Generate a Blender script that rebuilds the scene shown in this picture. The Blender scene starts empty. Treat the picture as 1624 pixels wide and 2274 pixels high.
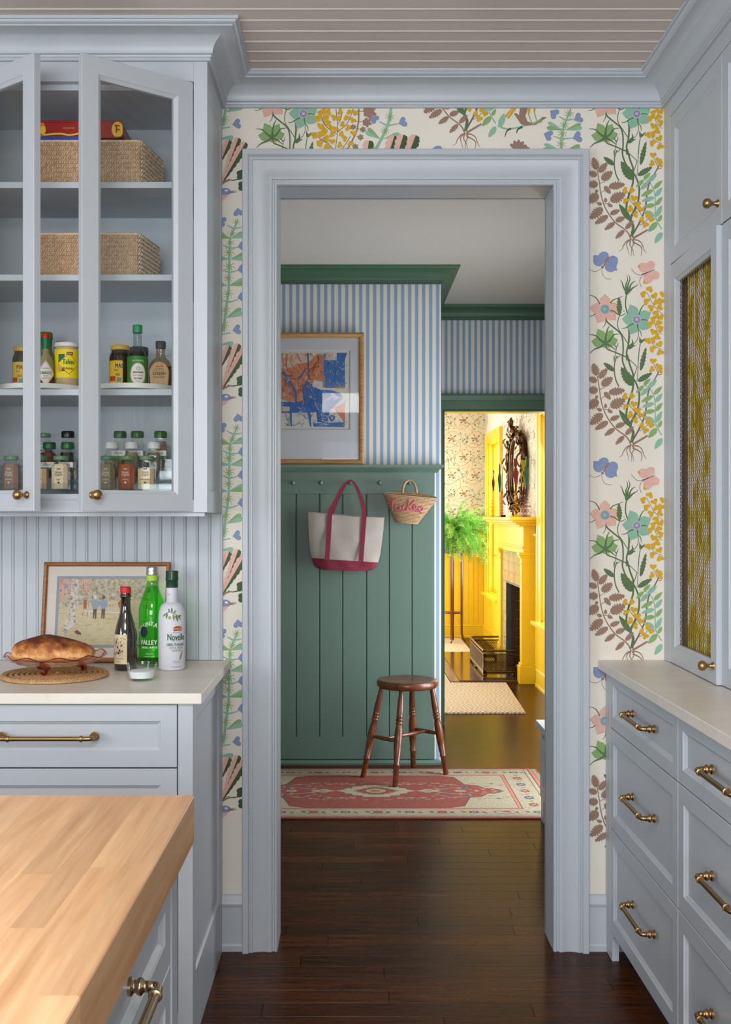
import bpy, math, random
from mathutils import Vector, Matrix, noise
R = random.Random(7)
S = bpy.context.scene
COL = S.collection
F, CX, CY, CD, EZ = 2420.0, 782.0, 1148.0, 3.44, 1.366
def lin(c):
    return tuple(((v/255)/12.92 if v/255 <= .04045 else ((v/255+.055)/1.055)**2.4) for v in c)
def V(px, py, D):                       # photograph measurement -> world point at depth D
    return Vector(((px-CX)*D/F, D-CD, EZ-(py-CY)*D/F))
def XX(px, D): return (px-CX)*D/F
def ZZ(py, D): return EZ-(py-CY)*D/F
def YY(D): return D-CD

# ---------------- camera, world, lights, exposure
cam_d = bpy.data.cameras.new('camera'); cam = bpy.data.objects.new('camera', cam_d); COL.objects.link(cam)
cam.location = (0, -CD, EZ); cam.rotation_euler = (math.radians(90), 0, 0)
cam_d.sensor_fit = 'HORIZONTAL'; cam_d.sensor_width = 36; cam_d.lens = F/1624*36
cam_d.shift_x = (812-CX)/1624; cam_d.shift_y = (CY-1137)/1624
cam_d.clip_start = .05
S.camera = cam
S.view_settings.view_transform = 'Standard'; S.view_settings.look = 'None'
S.view_settings.gamma = 1; S.view_settings.use_curve_mapping = False
S.view_settings.exposure = 0.0
S.cycles.transparent_max_bounces = 32
w = bpy.data.worlds.new('daylight'); S.world = w; w.use_nodes = True
bg = w.node_tree.nodes['Background']; bg.inputs[0].default_value = (.86, .93, 1, 1); bg.inputs[1].default_value = 3.0
def area(name, loc, size, energy, direction, color=(1, 1, 1)):
    l = bpy.data.lights.new(name, 'AREA'); l.shape = 'RECTANGLE'; l.size, l.size_y = size; l.energy = energy; l.color = color
    o = bpy.data.objects.new(name, l); COL.objects.link(o); o.location = loc
    o.rotation_euler = Vector(direction).to_track_quat('-Z', 'Y').to_euler()
    return o
area('kitchen_window_light_back', (-.5, -6.0, 1.5), (2.4, 1.3), 126, (0, 1, -.12), (.97, .985, 1))
area('kitchen_window_light_left', (-3.05, -3.4, 1.5), (2.1, 1.2), 62, (1, 0, -.12), (.96, .98, 1))
area('kitchen_overhead_fill', (-.2, -4.0, 2.69), (1.1, 1.1), 74, (0, .12, -1), (1, .965, .92))  # unseen soft area light added overhead to brighten counters and lower fronts
area('hall_window_light', (1.40, 1.85, .95), (.8, 1.5), 36, (-1, .05, -.12), (.95, .97, 1))
area('far_room_window_light', (-2.4, 6.6, 1.5), (2.6, 1.7), 36, (1, 0, -.05), (1, .98, .94))
area('far_back_window_light', (-.55, 8.83, 1.35), (.95, 1.5), 80, (.12, -1, -.22), (1, .99, .96))
area('far_window_light_one', (1.66, 8.01, 1.4), (.9, 1.5), 18, (-1, 0, -.1), (1, .99, .96))
area('far_window_light_two', (1.66, 4.66, 1.4), (.9, 1.5), 14, (-1, 0, -.3), (1, .99, .96))

# ---------------- materials
MATS = {}
def nt(name):
    m = bpy.data.materials.new(name); m.use_nodes = True; n = m.node_tree
    return m, n, n.nodes['Principled BSDF']
def N(n, t, **k):
    x = n.nodes.new(t)
    for a, b in k.items():
        if isinstance(a, str) and hasattr(x, a): setattr(x, a, b)
    return x
def mat(name, col, rough=.5, metal=0, var=.04, scale=30, bump=0, bscale=200, spec=.5, coat=0, trans=0, alpha=None, sss=0, stretch=(1, 1, 1)):
    if name in MATS: return MATS[name]
    m, n, p = nt(name); c = lin(col)
    tc = N(n, 'ShaderNodeTexCoord'); mp = N(n, 'ShaderNodeMapping'); mp.inputs['Scale'].default_value = stretch
    n.links.new(tc.outputs['Object'], mp.inputs[0])
    if var:
        no = N(n, 'ShaderNodeTexNoise'); no.inputs['Scale'].default_value = scale; no.inputs['Detail'].default_value = 4
        n.links.new(mp.outputs[0], no.inputs['Vector'])
        cr = N(n, 'ShaderNodeValToRGB')
        cr.color_ramp.elements[0].position = .3; cr.color_ramp.elements[1].position = .7
        cr.color_ramp.elements[0].color = tuple(v*(1-var) for v in c)+(1,)
        cr.color_ramp.elements[1].color = tuple(min(1, v*(1+var)) for v in c)+(1,)
        n.links.new(no.outputs[0], cr.inputs[0]); n.links.new(cr.outputs[0], p.inputs['Base Color'])
    else: p.inputs['Base Color'].default_value = c+(1,)
    p.inputs['Roughness'].default_value = rough; p.inputs['Metallic'].default_value = metal
    p.inputs['Specular IOR Level'].default_value = spec; p.inputs['Coat Weight'].default_value = coat
    p.inputs['Transmission Weight'].default_value = trans
    if sss: p.inputs['Subsurface Weight'].default_value = sss; p.inputs['Subsurface Scale'].default_value = .01
    if bump:
        nb = N(n, 'ShaderNodeTexNoise'); nb.inputs['Scale'].default_value = bscale; nb.inputs['Detail'].default_value = 3
        n.links.new(mp.outputs[0], nb.inputs['Vector'])
        bp = N(n, 'ShaderNodeBump'); bp.inputs['Strength'].default_value = bump; bp.inputs['Distance'].default_value = .002
        n.links.new(nb.outputs[0], bp.inputs['Height']); n.links.new(bp.outputs[0], p.inputs['Normal'])
    MATS[name] = m; return m
def glass(name, col=(255, 255, 255), refl=.9, rough=.02):
    if name in MATS: return MATS[name]
    m = bpy.data.materials.new(name); m.use_nodes = True; n = m.node_tree; n.nodes.clear()
    o = N(n, 'ShaderNodeOutputMaterial'); t = N(n, 'ShaderNodeBsdfTransparent'); g = N(n, 'ShaderNodeBsdfGlossy')
    t.inputs[0].default_value = lin(col)+(1,); g.inputs['Roughness'].default_value = rough
    g.inputs[0].default_value = (refl, refl, refl, 1)
    fr = N(n, 'ShaderNodeFresnel'); ge = N(n, 'ShaderNodeNewGeometry'); mr = N(n, 'ShaderNodeMapRange')   # same reflectance from either side of the sheet
    mr.inputs['To Min'].default_value = 1.45; mr.inputs['To Max'].default_value = 1/1.45; n.links.new(ge.outputs['Backfacing'], mr.inputs['Value']); n.links.new(mr.outputs[0], fr.inputs[0]); mx = N(n, 'ShaderNodeMixShader')
    n.links.new(fr.outputs[0], mx.inputs[0]); n.links.new(t.outputs[0], mx.inputs[1]); n.links.new(g.outputs[0], mx.inputs[2])
    n.links.new(mx.outputs[0], o.inputs[0]); MATS[name] = m; return m
def woodmat(name, dark, light, axis='X', rough=.4, gs=1.0, islvar=.25, coat=0, fine=1.0, spec=.5):
    m, n, p = nt(name); p.inputs['Specular IOR Level'].default_value = spec
    tc = N(n, 'ShaderNodeTexCoord'); oi = N(n, 'ShaderNodeObjectInfo'); ge = N(n, 'ShaderNodeNewGeometry')
    ad = N(n, 'ShaderNodeMath', operation='ADD'); n.links.new(oi.outputs['Random'], ad.inputs[0]); n.links.new(ge.outputs['Random Per Island'], ad.inputs[1])
    mu = N(n, 'ShaderNodeMath', operation='MULTIPLY'); mu.inputs[1].default_value = 37.3; n.links.new(ad.outputs[0], mu.inputs[0])
    sc = {'X': (1.6, 26, 26), 'Y': (26, 1.6, 26), 'Z': (26, 26, 1.6)}[axis]
    mp = N(n, 'ShaderNodeMapping'); mp.inputs['Scale'].default_value = tuple(v*gs for v in sc)
    n.links.new(tc.outputs['Object'], mp.inputs[0])
    cb = N(n, 'ShaderNodeCombineXYZ')
    for i in range(3): n.links.new(mu.outputs[0], cb.inputs[i])
    va = N(n, 'ShaderNodeVectorMath', operation='ADD'); n.links.new(mp.outputs[0], va.inputs[0]); n.links.new(cb.outputs[0], va.inputs[1])
    no = N(n, 'ShaderNodeTexNoise'); no.inputs['Scale'].default_value = 1.3; no.inputs['Detail'].default_value = 8; no.inputs['Roughness'].default_value = .65; no.inputs['Distortion'].default_value = 1.2
    n.links.new(va.outputs[0], no.inputs['Vector'])
    n2 = N(n, 'ShaderNodeTexNoise'); n2.inputs['Scale'].default_value = 6*fine; n2.inputs['Detail'].default_value = 6
    n.links.new(va.outputs[0], n2.inputs['Vector'])
    mxf = N(n, 'ShaderNodeMath', operation='MULTIPLY_ADD'); mxf.inputs[1].default_value = .4; n.links.new(n2.outputs[0], mxf.inputs[0])
    m6 = N(n, 'ShaderNodeMath', operation='MULTIPLY'); m6.inputs[1].default_value = .6; n.links.new(no.outputs[0], m6.inputs[0]); n.links.new(m6.outputs[0], mxf.inputs[2])
    cr = N(n, 'ShaderNodeValToRGB'); cr.color_ramp.elements[0].position = .36; cr.color_ramp.elements[1].position = .64
    cr.color_ramp.elements[0].color = lin(dark)+(1,); cr.color_ramp.elements[1].color = lin(light)+(1,)
    n.links.new(mxf.outputs[0], cr.inputs[0])
    fr = N(n, 'ShaderNodeMath', operation='FRACT'); n.links.new(ad.outputs[0], fr.inputs[0])
    hs = N(n, 'ShaderNodeHueSaturation'); mr = N(n, 'ShaderNodeMapRange'); mr.inputs['To Min'].default_value = 1-islvar; mr.inputs['To Max'].default_value = 1+islvar
    n.links.new(fr.outputs[0], mr.inputs['Value']); n.links.new(mr.outputs[0], hs.inputs['Value']); n.links.new(cr.outputs[0], hs.inputs['Color'])
    n.links.new(hs.outputs[0], p.inputs['Base Color']); p.inputs['Roughness'].default_value = rough; p.inputs['Coat Weight'].default_value = coat
    p.inputs['Coat Roughness'].default_value = .15
    bp = N(n, 'ShaderNodeBump'); bp.inputs['Strength'].default_value = .12; bp.inputs['Distance'].default_value = .001
    n.links.new(mxf.outputs[0], bp.inputs['Height']); n.links.new(bp.outputs[0], p.inputs['Normal'])
    MATS[name] = m; return m
def stripemat(name, a, b, period, fracw=.5):
    m, n, p = nt(name); ge = N(n, 'ShaderNodeNewGeometry'); sp = N(n, 'ShaderNodeSeparateXYZ'); n.links.new(ge.outputs['Position'], sp.inputs[0])
    ad = N(n, 'ShaderNodeMath', operation='ADD'); n.links.new(sp.outputs[0], ad.inputs[0]); n.links.new(sp.outputs[1], ad.inputs[1])
    dv = N(n, 'ShaderNodeMath', operation='DIVIDE'); dv.inputs[1].default_value = period; n.links.new(ad.outputs[0], dv.inputs[0])
    fr = N(n, 'ShaderNodeMath', operation='FRACT'); n.links.new(dv.outputs[0], fr.inputs[0])
    cr = N(n, 'ShaderNodeValToRGB'); cr.color_ramp.interpolation = 'CONSTANT'; e = cr.color_ramp.elements
    e[0].position = 0; e[0].color = lin(a)+(1,); e[1].position = fracw; e[1].color = lin(b)+(1,)
    for q in (.08, .42):
        x = e.new(q); x.color = tuple(v*(.86 if q < .1 else 1.0) for v in lin(a))+(1,)
    e[0].color = lin(a)+(1,)
    n.links.new(fr.outputs[0], cr.inputs[0]); n.links.new(cr.outputs[0], p.inputs['Base Color']); p.inputs['Roughness'].default_value = .85
    MATS[name] = m; return m

PAINT = mat('blue_grey_paint', (187, 193, 201), .38, var=.012, scale=3, bump=.05, bscale=90)
PAINTIN = mat('cabinet_inside_paint', (188, 194, 202), .45, var=.012, scale=3)
CEILW = mat('warm_white_ceiling_paint', (214, 203, 196), .6, var=.01, scale=2)
HALLC = mat('hall_ceiling_paint', (200, 195, 188), .8, var=.01, scale=2)
CREAM = mat('wallpaper_ground', (233, 226, 214), .8, var=.02, scale=5, bump=.06, bscale=400)
PLAST = mat('plain_wall_paint', (205, 205, 200), .8, var=.01)
GREEN = mat('sage_green_paint', (86, 110, 99), .42, var=.03, scale=4, bump=.05, bscale=90)
DGREEN = mat('deep_green_trim_paint', (70, 102, 78), .4, var=.02, scale=4)
YEL = mat('yellow_gloss_paint', (250, 208, 34), .3, var=.02, scale=4)
BRASS = mat('aged_brass', (172, 138, 92), .34, metal=1, var=.06, scale=60)
BRASS2 = mat('dark_brass', (105, 82, 55), .35, metal=1, var=.15, scale=40)
PEWTER = mat('antique_nickel_brass', (168, 148, 122), .28, metal=1, var=.06, scale=60)
PANE = glass('window_glass', (248, 250, 250), 1.0); MUSE = glass('picture_glass', (250, 250, 250), .3)
def marble(name):
    m, n, p = nt(name); tc = N(n, 'ShaderNodeTexCoord')
    no = N(n, 'ShaderNodeTexNoise'); no.inputs['Scale'].default_value = 2.2; no.inputs['Detail'].default_value = 9; no.inputs['Distortion'].default_value = 1.8
    mp = N(n, 'ShaderNodeMapping'); mp.inputs['Scale'].default_value = (1, 2.6, 2); mp.inputs['Rotation'].default_value = (0, 0, .5)
    n.links.new(tc.outputs['Object'], mp.inputs[0]); n.links.new(mp.outputs[0], no.inputs['Vector'])
    cr = N(n, 'ShaderNodeValToRGB'); e = cr.color_ramp.elements
    e[0].position = .35; e[0].color = lin((228, 219, 209))+(1,); e[1].position = .75; e[1].color = lin((234, 226, 217))+(1,)
    x = e.new(.485); x.color = lin((228, 219, 209))+(1,); x = e.new(.5); x.color = lin((221, 212, 202))+(1,); x = e.new(.515); x.color = lin((229, 220, 210))+(1,)
    n.links.new(no.outputs[0], cr.inputs[0]); n.links.new(cr.outputs[0], p.inputs['Base Color']); p.inputs['Roughness'].default_value = .35
    MATS[name] = m; return m
MARB = marble('honed_marble')
FLOORW = woodmat('dark_oak_boards', (20, 8, 2), (92, 47, 15), 'X', rough=.27, spec=.12, gs=2.2, islvar=.30, fine=2.2)
MAPLE = woodmat('butcher_block_maple', (204, 152, 106), (238, 194, 148), 'Y', rough=.35, gs=.5, islvar=.11)
OAKD = woodmat('worn_stool_wood', (56, 25, 9), (132, 70, 30), 'Z', rough=.35, gs=1.2, islvar=.1, coat=.3)
MAHOG = woodmat('mahogany', (64, 18, 10), (120, 44, 26), 'Z', rough=.3, gs=1, islvar=.05, coat=.3)
GILT = woodmat('gold_leaf_frame', (150, 106, 56), (196, 150, 92), 'X', rough=.4, gs=1.3, islvar=.04)
FRAMEB = woodmat('brown_wood_frame', (120, 70, 34), (178, 116, 62), 'X', rough=.35, gs=2, islvar=.04)
STRIPE = stripemat('blue_stripe_wallpaper', (148, 171, 195), (218, 213, 203), .0388)
def cm(name, col, **k): return mat(name, col, **({'rough': .6, 'var': .05, 'scale': 60} | k))

# ---------------- mesh builder
class B:
    def __init__(s, mats=None):
        s.v = []; s.f = []; s.mi = []; s.sm = []; s.M = None; s.sharp = 32; s.mats = mats or []
    def add(s, vs, fs, m=0, smooth=False):
        o = len(s.v)
        if s.M is not None: vs = [s.M @ Vector(p) for p in vs]
        s.v += [tuple(p) for p in vs]
        for f in fs: s.f.append(tuple(o+i for i in f)); s.mi.append(m); s.sm.append(smooth)
        return s
    def loft(s, loops, m=0, smooth=False, cap=(True, True), closed=False, ring=True):
        k = len(loops[0]); vs = [p for l in loops for p in l]; fs = []
        n = len(loops)
        for i in range(n if closed else n-1):
            a = i*k; b = ((i+1) % n)*k
            for j in range(k if ring else k-1):
                j2 = (j+1) % k; fs.append((a+j, a+j2, b+j2, b+j))
        if not closed:
            if cap[0]: fs.append(tuple(range(k))[::-1])
            if cap[1]: fs.append(tuple((n-1)*k+j for j in range(k)))
        return s.add(vs, fs, m, smooth)
    def box(s, x0, x1, y0, y1, z0, z1, c=0, m=0):
        x0, x1 = min(x0, x1), max(x0, x1); y0, y1 = min(y0, y1), max(y0, y1); z0, z1 = min(z0, z1), max(z0, z1)
        if c <= 0:
            v = [(x, y, z) for z in (z0, z1) for (x, y) in ((x0, y0), (x1, y0), (x1, y1), (x0, y1))]
            return s.add(v, [(3, 2, 1, 0), (4, 5, 6, 7), (0, 1, 5, 4), (1, 2, 6, 5), (2, 3, 7, 6), (3, 0, 4, 7)], m)
        def L(i, z):
            return [(x0+i+c, y0+i, z), (x1-i-c, y0+i, z), (x1-i, y0+i+c, z), (x1-i, y1-i-c, z), (x1-i-c, y1-i, z), (x0+i+c, y1-i, z), (x0+i, y1-i-c, z), (x0+i, y0+i+c, z)]
        return s.loft([L(c*.6, z0), L(0, z0+c), L(0, z1-c), L(c*.6, z1)], m)
    def lathe(s, prof, o=(0, 0, 0), n=24, m=0, smooth=True, M=None, sx=1, sy=1):
        loops = []; s.sharp = max(s.sharp, 58)
        for r, z in prof:
            l = []
            for j in range(n):
                a = 2*math.pi*j/n; p = Vector((r*math.cos(a)*sx, r*math.sin(a)*sy, z))
                if M is not None: p = M @ p
                else: p = p+Vector(o)
                l.append(p)
            loops.append(l)
        return s.loft(loops, m, smooth, (prof[0][0] > 1e-6, prof[-1][0] > 1e-6))
    def tube(s, pts, r, n=8, m=0, smooth=True, closed=False, flat=1.0):
        if n <= 8 and smooth: s.sharp = 80
        pts = [Vector(p) for p in pts]; k = len(pts); rs = r if isinstance(r, (list, tuple)) else [r]*k
        loops = []; up = None
        for i, p in enumerate(pts):
            if closed: t = pts[(i+1) % k]-pts[i-1]
            else: t = pts[min(i+1, k-1)]-pts[max(i-1, 0)]
            if t.length < 1e-9: t = Vector((0, 0, 1))
            t.normalize()
            if up is None: up = Vector((0, 0, 1)) if abs(t.z) < .9 else Vector((1, 0, 0))
            a = t.cross(up)
            if a.length < 1e-6: a = t.cross(Vector((0, 1, 0)))
            a.normalize(); b = a.cross(t).normalized(); up = b
            loops.append([p+(a*math.cos(2*math.pi*j/n)+b*math.sin(2*math.pi*j/n)*flat)*rs[i] for j in range(n)])
        return s.loft(loops, m, smooth, closed=closed)
    def sphere(s, c, r, n=12, m=0, sc=(1, 1, 1)):
        loops = []; k = n//2
        for i in range(1, k):
            a = math.pi*i/k
            loops.append([Vector((c[0]+r*sc[0]*math.sin(a)*math.cos(2*math.pi*j/n), c[1]+r*sc[1]*math.sin(a)*math.sin(2*math.pi*j/n), c[2]-r*sc[2]*math.cos(a))) for j in range(n)])
        return s.loft(loops, m, True)
    def nest(s, M, rects, m=0, closed=False, cap=(True, True), mcap=None):
        loops = [[M @ Vector(p) for p in ((a, b, d), (c, b, d), (c, e, d), (a, e, d))] for (a, b, c, e, d) in rects]
        s.loft(loops, m, False, (cap[0], cap[1] if mcap is None else False), closed)
        if mcap is not None: s.add(loops[-1], [(0, 1, 2, 3)], mcap)
        return s
OFF = {}
def link(o, parent=None, props=None):
    COL.objects.link(o)
    if parent is not None: o.parent = parent
    for k, v in (props or {}).items():
        if v is not None: o[k] = v
    return o
def mesh(name, b, mats=None, bm_fix=True):
    me = bpy.data.meshes.new(name); me.from_pydata(b.v, [], b.f)
    for x in (mats or b.mats): me.materials.append(x)
    me.polygons.foreach_set('material_index', b.mi); me.polygons.foreach_set('use_smooth', b.sm)
    me.validate(); me.update()
    if any(b.sm): me.set_sharp_from_angle(angle=math.radians(b.sharp))
    return me
def fixn(me):
    import bmesh
    bm = bmesh.new(); bm.from_mesh(me); bmesh.ops.recalc_face_normals(bm, faces=bm.faces); bm.to_mesh(me); bm.free()
def obj(name, b, mats, parent=None, label=None, cat=None, group=None, kind=None, fix=True, base=None):
    if not isinstance(mats, (list, tuple)): mats = [mats]
    off = OFF.get(parent.name) if parent is not None else None
    if off is None and base is not None and parent is None: off = Vector(base)
    if off is not None: b.v = [(p[0]-off.x, p[1]-off.y, p[2]-off.z) for p in b.v]
    me = mesh(name, b, mats)
    if fix: fixn(me)
    o = bpy.data.objects.new(name, me)
    link(o, parent, dict(label=label, category=cat, group=group, kind=kind))
    if parent is None and off is not None: o.location = off
    OFF[o.name] = off if off is not None else Vector((0, 0, 0))
    return o
def thing(name, label, cat, loc=(0, 0, 0), group=None, kind=None):
    o = bpy.data.objects.new(name, None); o.location = loc; o.empty_display_size = .05
    link(o, None, dict(label=label, category=cat, group=group, kind=kind)); OFF[o.name] = Vector(loc); return o
def put(name, me, loc, parent, rot=None, kind=None, label=None):       # a piece sharing mesh data; loc in world space
    o = bpy.data.objects.new(name, me); link(o, parent, dict(kind=kind, label=label))
    o.location = Vector(loc)-(OFF.get(parent.name) or Vector((0, 0, 0)))
    if rot: o.rotation_euler = rot
    OFF[o.name] = Vector(loc)
    return o
def copy_tree(o, parent=None):
    c = o.copy(); COL.objects.link(c)
    if parent is not None: c.parent = parent
    for ch in [x for x in S.objects if x.parent == o]: copy_tree(ch, c)
    OFF[c.name] = OFF.get(o.name); return c
def frame(o, u, v=(0, 0, 1)):
    u = Vector(u).normalized(); v = Vector(v).normalized(); n = u.cross(v)
    m = Matrix.Identity(4)
    for i in range(3): m[i][0] = u[i]; m[i][1] = v[i]; m[i][2] = n[i]; m[i][3] = o[i]
    return m
def cat_rom(pts, k=6, closed=False):
    P = [Vector(p) for p in pts]; out = []; n = len(P)
    for i in range(n if closed else n-1):
        p0 = P[i-1] if (i > 0 or closed) else P[0]; p1 = P[i]; p2 = P[(i+1) % n]; p3 = P[(i+2) % n] if (closed or i+2 < n) else P[-1]
        for j in range(k):
            t = j/k; out.append(.5*((2*p1)+(-p0+p2)*t+(2*p0-5*p1+4*p2-p3)*t*t+(-p0+3*p1-3*p2+p3)*t**3))
    if not closed: out.append(P[-1])
    return out
def sweep(b, prof, path, z, m=0, side=1):
    """profile (out, up) swept along a plan polyline; out = to the right of the path"""
    P = [Vector((p[0], p[1])) for p in path]; loops = []
    for i, p in enumerate(P):
        d0 = (P[i]-P[i-1]).normalized() if i else None; d1 = (P[i+1]-P[i]).normalized() if i < len(P)-1 else None
        n0 = Vector((d0.y, -d0.x)) if d0 else None; n1 = Vector((d1.y, -d1.x)) if d1 else None
        if n0 is None: q = n1
        elif n1 is None: q = n0
        else: q = (n0+n1); q = q/(q.length_squared/2) if q.length > 1e-6 else n0
        loops.append([(p.x+q.x*a*side, p.y+q.y*a*side, z+h) for a, h in prof])
    b.loft(loops, m, True)
def clip_poly(poly, rect):
    x0, y0, x1, y1 = rect
    for ax, lim, sg in ((0, x0, 1), (0, x1, -1), (1, y0, 1), (1, y1, -1)):
        out = []; n = len(poly)
        for i in range(n):
            a = poly[i]; c = poly[(i+1) % n]; ia = (a[ax]-lim)*sg >= 0; ic = (c[ax]-lim)*sg >= 0
            if ia: out.append(a)
            if ia != ic:
                t = (lim-a[ax])/(c[ax]-a[ax]); out.append((a[0]+(c[0]-a[0])*t, a[1]+(c[1]-a[1])*t))
        poly = out
        if len(poly) < 3: return []
    return poly
class Dec:
    """flat printed shapes: 2-D drawing mapped on to a surface"""
    def __init__(s, mapf, pal):
        s.b = B(); s.map = mapf; s.pal = pal; s.keys = list(pal); s.tf = lambda p: p; s.clip = None; s.q = 0
    def poly(s, pts, c, L=1):
        s.q += 1; L = L*2+(s.q % 151)*.012; pts = [s.tf(p) for p in pts]
        if s.clip: pts = clip_poly(pts, s.clip)
        if len(pts) >= 3: s.b.add([s.map(x, y, L) for x, y in pts], [tuple(range(len(pts)))], s.keys.index(c))
    def stroke(s, pts, w0, c, w1=None, L=1, k=5):
        w1 = w0 if w1 is None else w1; P = cat_rom([(p[0], p[1], 0) for p in pts], k); n = len(P); a = []; d = []
        for i, p in enumerate(P):
            t = P[min(i+1, n-1)]-P[max(i-1, 0)]; t = t.normalized() if t.length > 0 else Vector((1, 0, 0))
            w = (w0+(w1-w0)*i/(n-1))/2; a.append((p.x-t.y*w, p.y+t.x*w)); d.append((p.x+t.y*w, p.y-t.x*w))
        for i in range(n-1): s.poly([a[i], a[i+1], d[i+1], d[i]], c, L)
    def disc(s, x, y, r, c, L=1, n=14, ry=None):
        s.poly([(x+r*math.cos(2*math.pi*i/n), y+(ry or r)*math.sin(2*math.pi*i/n)) for i in range(n)], c, L)
    def heart(s, x, y, r, ang, c, L=3):
        P = []
        for i in range(16):
            t = 2*math.pi*i/16; hx = 16*math.sin(t)**3; hy = -(13*math.cos(t)-5*math.cos(2*t)-2*math.cos(3*t)-math.cos(4*t))
            hx, hy = hx/15.2*r, (hy+1.5)/16.5*r; P.append((x+hx*math.cos(ang)-hy*math.sin(ang), y+hx*math.sin(ang)+hy*math.cos(ang)))
        s.poly(P, c, L)
    def leaf(s, b0, b1, w, c, L=2, teeth=0, amp=.25, half=None, k=14, bulge=.5):
        b0 = Vector(b0); b1 = Vector(b1); d = b1-b0; ln = d.length; d.normalize(); n = Vector((-d.y, d.x))
        def sidef(sg):
            out = []; K = max(k, teeth*2)
            for i in range(K+1):
                t = i/K; ww = w/2*(math.sin(math.pi*t**(.8 if bulge >= .5 else 1.3)))**.8
                off = 0
                if teeth:
                    if i % 2: ww *= (1-amp)
                    else: off = amp*ln/teeth*.5
                out.append(b0+d*min(ln, ln*t+off)+n*ww*sg)
            return out
        if half == 'both': return
        A = sidef(1); C = sidef(-1)
        s.poly([tuple(p) for p in A+C[::-1]], c, L)
    def drop(s, b0, b1, w, c, L=2, side=0):
        b0 = Vector(b0); b1 = Vector(b1); d = b1-b0; ln = d.length; d.normalize(); n = Vector((-d.y, d.x)); K = 14; A = []; C = []
        for i in range(K+1):
            t = i/K; ww = w/2*(t**.9*1.05 if t < .72 else .80*math.sqrt(max(0, 1-((t-.72)/.28)**2)))
            A.append(b0+d*ln*t+n*ww*(1 if side >= 0 else .0)); C.append(b0+d*ln*t-n*ww*(1 if side <= 0 else .0))
        s.poly([tuple(p) for p in A+C[::-1]], c, L)
    def flower(s, c0, tips, w, c, L=3):
        for t in tips:
            b0 = Vector(c0); b1 = Vector(t); d = b1-b0; n = Vector((-d.y, d.x)).normalized()
            P = [b0, b0+d*.25+n*w*.28, b0+d*.5+n*w*.48, b0+d*.7+n*w*.42, b0+d*.88+n*w*.16, b1, b0+d*.88-n*w*.16, b0+d*.7-n*w*.42, b0+d*.5-n*w*.48, b0+d*.25-n*w*.28]
            s.poly([tuple(p) for p in P], c, L)
    def star(s, x, y, r, c, n=7, L=2, rot=.3):
        for i in range(n):
            a = rot+2*math.pi*i/n
            s.stroke([(x, y), (x+r*.55*math.cos(a), y+r*.55*math.sin(a)), (x+r*math.cos(a+.35), y+r*math.sin(a+.35))], r*.2, c, r*.04, L, 2)
    def feather(s, b0, b1, w, c1, c2, L=2, n=6):
        b0 = Vector(b0); b1 = Vector(b1); d = b1-b0; q = Vector((-d.y, d.x)).normalized()
        if q.x > 0: q = -q
        for sg, c in ((1, c1), (-1, c2)):
            P = [b0]
            for i in range(n*4+1):
                t = i/(n*4); ww = w/2*(.25+.75*min(1, t*1.4))*(1 if t < .9 else .75)*(.82+.22*abs(math.sin(math.pi*t*n)))
                P.append(b0+d*t+q*ww*sg)
            P.append(b1+d*.02); s.poly([tuple(p) for p in P], c, L)
    def build(s, name, parent, kind='stuff', label=None):
        return obj(name, s.b, [s.pal[k] for k in s.keys], parent, kind=kind, fix=False, label=label)
TXT = {}
def textmesh(t):
    if t in TXT: return TXT[t]
    cu = bpy.data.curves.new('lettering', 'FONT'); cu.body = t; cu.align_x = 'CENTER'; cu.align_y = 'CENTER'; cu.resolution_u = 2
    o = bpy.data.objects.new('lettering', cu); COL.objects.link(o); dg = bpy.context.evaluated_depsgraph_get(); dg.update()
    me = o.evaluated_get(dg).to_mesh(); vs = [(v.co.x, v.co.y) for v in me.vertices]; fs = [tuple(p.vertices) for p in me.polygons]
    o.evaluated_get(dg).to_mesh_clear(); bpy.data.objects.remove(o); bpy.data.curves.remove(cu)
    TXT[t] = (vs, fs); return TXT[t]
def wtext(b, t, h, c, r, z, ang, m=0, e=.0012, sx=.8, tilt=0, bold=0):   # lettering wrapped round a vertical cylinder
    vs, fs = textmesh(t)
    for dx in ((0, bold) if bold else (0,)):
        out = []
        for x, y in vs:
            x, y = x*h*1.35*sx+dx, y*h*1.35
            x, y = x*math.cos(tilt)-y*math.sin(tilt), x*math.sin(tilt)+y*math.cos(tilt)
            a = ang+x/r; out.append((c[0]+(r+e)*math.sin(a), c[1]-(r+e)*math.cos(a), z+y))
        b.add(out, fs, m)
def ftext(b, t, h, M, u, v, d=.0005, m=0, sx=.8, tilt=0, bold=0):
    vs, fs = textmesh(t)
    for dx in ((0, bold) if bold else (0,)):
        out = []
        for x, y in vs:
            x, y = x*h*1.35*sx+dx, y*h*1.35
            out.append(M @ Vector((u+x*math.cos(tilt)-y*math.sin(tilt), v+x*math.sin(tilt)+y*math.cos(tilt), d)))
        b.add(out, fs, m)
def wrappatch(b, c, r, a0, a1, z0, z1, m=0, e=.0006, n=10, shape=None):
    vs = []; 
    for i in range(n+1):
        t = i/n; a = a0+(a1-a0)*t; zz0, zz1 = (z0, z1) if shape is None else shape(t, z0, z1)
        for z in (zz0, zz1): vs.append((c[0]+(r+e)*math.sin(a), c[1]-(r+e)*math.cos(a), z))
    b.add(vs, [(2*i, 2*i+2, 2*i+3, 2*i+1) for i in range(n)], m, True)
# ================= the setting
H = 2.743
def struct(name, b, mats, parent=None, **k): return obj(name, b, mats, parent, kind='structure' if parent is None else None, **k)
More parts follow.
